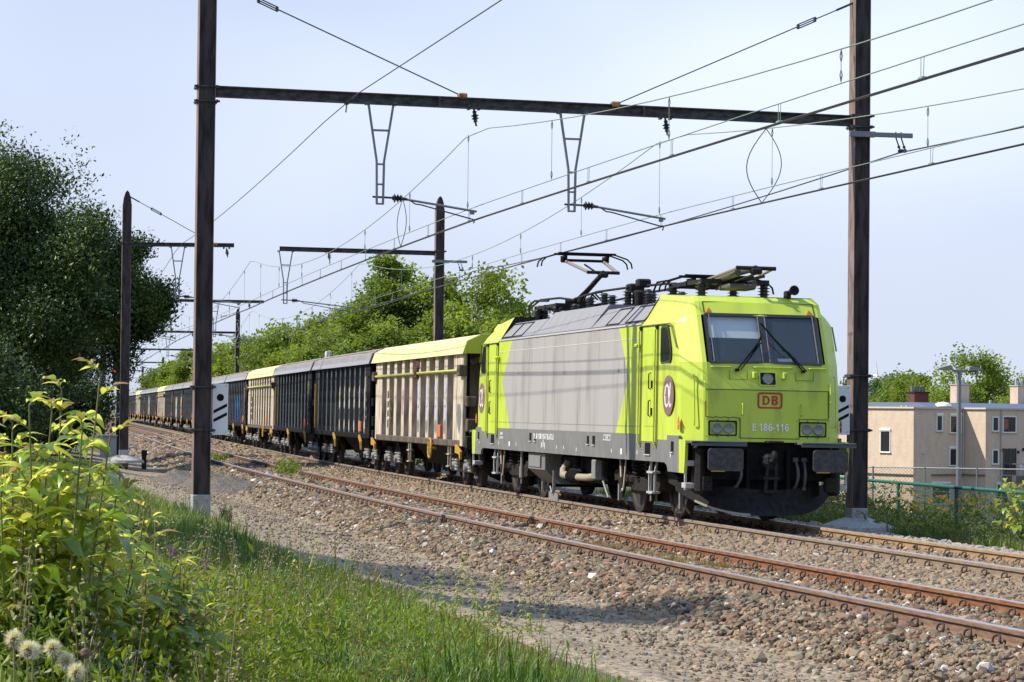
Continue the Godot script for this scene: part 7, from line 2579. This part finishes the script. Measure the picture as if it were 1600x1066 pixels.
func thistles() -> void:
	var heads := [[-12.690, 1.385, 35.6], [-12.668, 1.375, 35.7], [-12.655, 1.360, 35.55], [-12.622, 1.368, 35.6], [-12.598, 1.345, 35.6], [-12.582, 1.330, 35.65], [-12.600, 1.290, 35.7], [-12.655, 1.275, 35.65], [-12.560, 1.352, 35.5]]
	var words := ["leftmost", "second from left", "double-headed", "tallest of the middle"]
	for pl in 3:
		var o := thing("thistle", ["thistle with white seed fluff at the lower left edge, leftmost clump of heads", "thistle with white seed fluff, middle and highest clump of the lower left corner", "thistle with white seed fluff, rightmost clump with a brown unopened head"][pl], "thistle", Vector3(-12.66 + 0.05 * pl, 0.15, 35.62), 0.0, "thistles gone to seed")
		var st := MB.new()
		for k in 3:
			var h: Array = heads[pl * 3 + k]
			var p := Vector3(h[0], h[1], h[2]) - o.position
			st.tube([Vector3(rnd(-0.02, 0.02), 0, rnd(-0.02, 0.02)), p * 0.6 + Vector3(0.005, 0, 0), p], 0.0028, 5, 0.0016)
			var cx := MB.new()
			cx.lathe([Vector2(0.0, -0.013), Vector2(0.006, -0.010), Vector2(0.0085, -0.003), Vector2(0.007, 0.004), Vector2(0.004, 0.007), Vector2(0, 0.007)], Transform3D(Basis.from_euler(Vector3(rnd(-0.4, 0.4), 0, rnd(-0.4, 0.4))), p), 10)
			var hd := part("seed_head", cx, mat(Color(0.14, 0.085, 0.06), 0.8), o)
			if pl == 2 and k == 2:
				continue
			var fl := MB.new()
			fl.paint = true
			for i in 1000:
				var d := Vector3(rng.randfn(), rng.randfn() + 0.55, rng.randfn()).normalized()
				var s := d.cross(Vector3(rng.randfn(), rng.randfn(), rng.randfn())).normalized() * 0.0006
				var l := rnd(0.013, 0.022)
				fl.ink = Color(0.80, 0.765, 0.765) * rnd(0.85, 1.15)
				fl.tri(p + d * 0.004 - s, p + d * 0.004 + s, p + d * l)
			part("fluff", fl, M.fluff, hd)
		part("stem", st, M.stem, o)
		var lf := MB.new()
		lf.paint = true
		for i in 26:
			var y := rnd(0.4, 1.12)
			var a := rnd(0, TAU)
			var p := Vector3(rnd(-0.02, 0.02), y, rnd(-0.02, 0.02))
			var d := Vector3(cos(a), rnd(0.1, 0.7), sin(a)).normalized()
			var w := d.cross(Vector3.UP).normalized()
			lf.ink = Color(0.055, 0.10, 0.03) * rnd(0.8, 1.3)
			for k in 4:
				var q := p + d * 0.022 * k
				for s in [-1, 1]:
					lf.tri(q, q + d * 0.018, q + d * 0.010 + w * s * 0.016)
			lf.tri(p - w * 0.003, p + w * 0.003, p + d * 0.11)
		part("spiny_leaf", lf, M.leaf_dark, o)
	# budding dark stalks and pale seed stalks in front of the grass
	var spots := [[-12.36, 33.6, 1.17, 0], [-12.30, 33.4, 1.12, 0], [-12.22, 33.7, 1.06, 0], [-12.52, 33.2, 1.22, 0], [-12.05, 32.2, 0.98, 1], [-11.98, 31.8, 1.0, 1], [-12.12, 32.0, 0.95, 1], [-12.44, 34.2, 1.28, 0], [-11.72, 33.4, 0.98, 0]]
	for i in spots.size():
		var s: Array = spots[i]
		var dark: bool = s[3] == 0
		var o := thing("knapweed" if dark else "seeding_stalk", ("dark budded wild flower stalk in the lower left, number %s from the left edge" if dark else "pale dry branching seed stalk before the shaded grass, %s of three") % ["fourth", "fifth", "sixth", "second", "middle", "right", "left", "third", "last"][i], "wild flower", Vector3(s[0], 0.15, s[1]), i * 1.1)
		var st := MB.new()
		var bd := MB.new()
		for k in 5:
			var e := Vector3(rnd(-0.11, 0.11), s[2] - 0.15 - 0.05 * k * rnd(0.3, 1.0), rnd(-0.06, 0.06))
			st.tube([Vector3(0, 0.0 if k == 0 else s[2] * 0.45, 0), Vector3(e.x * 0.2, s[2] * 0.6, 0), e], 0.0028, 5, 0.0014)
			bd.lathe([Vector2(0, -0.009), Vector2(0.0042, -0.005), Vector2(0.0048, 0.002), Vector2(0.0028, 0.008), Vector2(0.0, 0.009)], Transform3D(Basis.from_euler(Vector3(rnd(-0.5, 0.5), 0, rnd(-0.5, 0.5))), e), 8)
			for q in 3:
				var f := e.lerp(Vector3(e.x * 0.2, s[2] * 0.6, 0), 0.12 + 0.16 * q) + Vector3(rnd(-0.025, 0.025), 0.012, rnd(-0.02, 0.02))
				bd.lathe([Vector2(0, -0.006), Vector2(0.003, -0.003), Vector2(0.0032, 0.002), Vector2(0.0, 0.006)], Transform3D(Basis(), f), 7)
		part("stem", st, mat(Color(0.085, 0.09, 0.045), 0.7) if dark else mat(Color(0.27, 0.23, 0.10), 0.7), o)
		part("flower_buds", bd, mat(Color(0.06, 0.055, 0.05), 0.8) if dark else mat(Color(0.30, 0.20, 0.15), 0.8), o)

func nettles() -> void:
	var shape := leaf_mesh(11, 0.5, 0.42)
	var ms := [green(Color(0.22, 0.30, 0.045), 0.8, 0.5), green(Color(0.14, 0.21, 0.03), 0.55, 0.5)]
	var spots := [[-8.35, 16.6, 0.62], [-8.15, 17.2, 0.55], [-7.95, 16.4, 0.50], [-7.85, 17.9, 0.62], [-8.7, 17.6, 0.45], [-9.35, 14.6, 0.5]]
	var where := ["tallest of the clump at the path's edge", "second of the clump, beside the tallest", "short one leaning over the path", "rightmost of the clump", "low one at the clump's left", "lone one left in the shaded grass"]
	for i in spots.size():
		var s: Array = spots[i]
		var o := thing("nettle", "light green nettle, %s" % where[i], "nettle", Vector3(s[0], land(s[0], s[1]), s[1]), i, "nettles at the edge of the path")
		for q in 3:
			var lean := Vector3(rnd(-0.18, 0.18), 0, rnd(-0.18, 0.18))
			var st := MB.new()
			var tip: Vector3 = Vector3(0, s[2] * rnd(0.75, 1.05), 0) + lean
			st.tube([lean * 0.2, tip * 0.6, tip], 0.005, 5, 0.002)
			part("stem", st, M.stem, o)
			for k in 8:
				var t := 0.3 + 0.7 * k / 7.0
				var p: Vector3 = (lean * 0.2).lerp(tip, t)
				for e in 2:
					var a := k * PI / 2 + e * PI + q
					var d := Vector3(cos(a), 0.2, sin(a)).normalized()
					var x := Vector3.UP.cross(d).normalized()
					var l := rnd(0.06, 0.10) * (1.1 - 0.5 * t)
					part("leaf", shape, ms[(k + e) % 2], o, Transform3D(Basis(x, d.cross(x), d).scaled_local(Vector3(l, l, l)), p))

func right_side() -> void:
	# weeds between the ballast and the fence
	var fn := FastNoiseLite.new()
	fn.seed = 31
	fn.frequency = 0.5
	var gx := []
	var gc := []
	var keep := func(u: float, z: float) -> float: return smoothstep(3.1, 3.6, u)
	scatter(5200, 3.0, 8.5, -26.0, 7.0, keep, 0.8, 1.7, Color(0.075, 0.14, 0.018), Color(0.17, 0.25, 0.036), 0.10, gx, gc)
	many("verge_grass", tuft(220, 12, 0.26, 0.14, 0.010, 0.9), M.grass, gx, gc)
	var tx := []
	var tc := []
	scatter(1500, 3.9, 8.0, -22.0, 6.0, func(u, z): return clampf(0.35 + fn.get_noise_2d(u, z) * 1.3, 0, 1), 0.7, 1.2, Color(0.40, 0.38, 0.18), Color(0.24, 0.30, 0.08), 0.3, tx, tc)
	many("tall_verge_grass", tuft(221, 12, 0.85, 0.12, 0.008, 0.6), M.grass, tx, tc)
	var hx := []
	var hc := []
	for i in 1500:
		var u := rnd(3.4, 7.2)
		var z := rnd(-22.0, 5.0)
		var n := fn.get_noise_2d(u * 0.8 + 30.0, z * 0.8)
		if n < -0.15:
			continue
		var top := 0.35 + 0.75 * smoothstep(3.4, 5.0, u) * clampf(0.55 + n, 0, 1)
		var s := rnd(0.8, 1.5)
		var p := Vector3(u + g(z), land(u, z) + top * pow(rng.randf(), 0.6), z)
		hx.append(Transform3D(Basis.from_euler(Vector3(rnd(-0.5, 0.5), rnd(0, TAU), rnd(-0.5, 0.5))).scaled(Vector3(s, s, s)), p))
		var c := Color(0.09, 0.15, 0.02).lerp(Color(0.26, 0.31, 0.06), rng.randf())
		if z < -7.5 and rng.randf() < 0.35:
			c = Color(0.22, 0.15, 0.05)
		hc.append(c)
	many("verge_herbs", leaf_clump(301, 18, 0.11, 0.085, 0.42), M.leaf, hx, hc)
	var yx := []
	var yc := []
	for i in 60:
		var z := rnd(-10.0, 1.0) if i < 24 else rnd(-9.0, -4.5)
		var p := Vector3(rnd(4.6, 6.2), rnd(-0.05, 0.32), z)
		for k in 5:
			yx.append(Transform3D(Basis(), p + Vector3(rnd(-0.05, 0.05), rnd(-0.02, 0.02), rnd(-0.05, 0.05))))
			yc.append(Color(0.50, 0.34, 0.03))
	many("goldenrod_flowers", leaf_clump(307, 12, 0.015, 0.025, 0.8), M.leaf, yx, yc)
	# embankment slope beyond the fence
	var ex := []
	var ec := []
	scatter(2600, 8.0, 22.0, -75.0, -6.0, func(_u, _z): return 1.0, 1.2, 2.4, Color(0.05, 0.08, 0.018), Color(0.11, 0.14, 0.03), 0.12, ex, ec)
	many("slope_grass", tuft(222, 12, 0.5, 0.25, 0.016, 0.8), M.grass, ex, ec)
	# bush at the right edge
	var o := thing("bramble_bush", "bright green broad-leaved bush before the fence at the right edge", "bush", Vector3(4.35, -0.5, 0.3))
	var shape := []
	for k in 3:
		shape.append(leaf_mesh(20 + k, 0.3 + 0.15 * k, 0.72))
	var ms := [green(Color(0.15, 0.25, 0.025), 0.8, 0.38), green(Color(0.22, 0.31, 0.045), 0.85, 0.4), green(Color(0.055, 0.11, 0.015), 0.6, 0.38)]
	var st := MB.new()
	for i in 26:
		var a := i * 2.4
		var tip := Vector3(cos(a) * rnd(0.25, 0.75), rnd(0.45, 1.28), sin(a) * rnd(0.3, 0.8))
		if i < 4:
			tip = Vector3([-0.62, -0.30, 0.15, 0.55][i], [1.28, 1.12, 1.20, 1.15][i], [0.2, 0.4, 0.0, 0.3][i])
		st.tube([Vector3(rnd(-0.1, 0.1), 0, rnd(-0.1, 0.1)), tip * 0.55 + Vector3(0, 0.15, 0), tip], 0.009, 5, 0.004)
		for k in 9:
			var p := (tip * 0.55 + Vector3(0, 0.15, 0)).lerp(tip, k / 8.0) if k > 2 else Vector3.ZERO.lerp(tip * 0.55 + Vector3(0, 0.15, 0), 0.45 + 0.25 * k)
			var b := rnd(0, TAU)
			var d := Vector3(cos(b), rnd(-0.15, 0.4), sin(b)).normalized()
			var x := Vector3.UP.cross(d).normalized()
			var l := rnd(0.10, 0.175)
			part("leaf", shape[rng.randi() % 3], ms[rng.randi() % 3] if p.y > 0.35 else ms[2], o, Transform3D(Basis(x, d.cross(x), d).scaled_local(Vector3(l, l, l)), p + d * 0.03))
	part("stem", st, M.stem, o)
	# little weeds between the rails
	var wx := []
	var wc := []
	for q in [[-3.28, 7.4, 60], [-3.5, 6.5, 50], [-3.35, 5.6, 24], [-3.5, 3.2, 40], [-3.6, 2.4, 40], [-3.45, 4.2, 20], [-6.3, -1.0, 10]]:
		for i in q[2]:
			wx.append(Transform3D(Basis.from_euler(Vector3(rnd(-0.4, 0.4), rnd(0, TAU), rnd(-0.4, 0.4))).scaled(Vector3.ONE * rnd(0.5, 1.0)), Vector3(q[0] + rng.randfn() * 0.13 + g(q[1]), -0.19, q[1] + rng.randfn() * 0.3)))
			wc.append(Color(0.33, 0.17, 0.06).lerp(Color(0.28, 0.22, 0.07), rng.randf()) if rng.randf() < 0.85 else Color(0.12, 0.15, 0.03))
	many("track_weeds", tuft(230, 11, 0.13, 0.06, 0.006, 1.2), M.grass, wx, wc)
	var gx2 := []
	var gc2 := []
	for q in [[-3.3, -37.8, 16, 1.4], [-3.2, -39.5, 10, 1.1], [-2.9, -42.5, 7, 1.0], [-4.2, -55.0, 20, 1.3]]:
		for i in q[2]:
			gx2.append(Transform3D(Basis.from_euler(Vector3(rnd(-0.5, 0.5), rnd(0, TAU), 0)).scaled(Vector3.ONE * q[3]), Vector3(q[0] + rng.randfn() * 0.16 + g(q[1]), -0.12 + absf(rng.randfn()) * 0.12, q[1] + rng.randfn() * 0.8)))
			gc2.append(Color(0.10, 0.17, 0.02).lerp(Color(0.2, 0.27, 0.04), rng.randf()))
	many("track_herbs", leaf_clump(309, 14, 0.09, 0.09, 0.5), M.leaf, gx2, gc2)
	# grass clump at the foot of the nearest left mast
	var cx := []
	var cc := []
	for i in 12:
		cx.append(Transform3D(Basis(Vector3.UP, rnd(0, TAU)).scaled(Vector3.ONE * rnd(0.8, 1.2)), Vector3(-8.28 + rng.randfn() * 0.05, -0.14, -4.6 + rng.randfn() * 0.06)))
		cc.append(Color(0.05, 0.10, 0.02))
	many("mast_foot_grass", tuft(231, 14, 0.34, 0.08, 0.008, 0.5), M.grass, cx, cc)
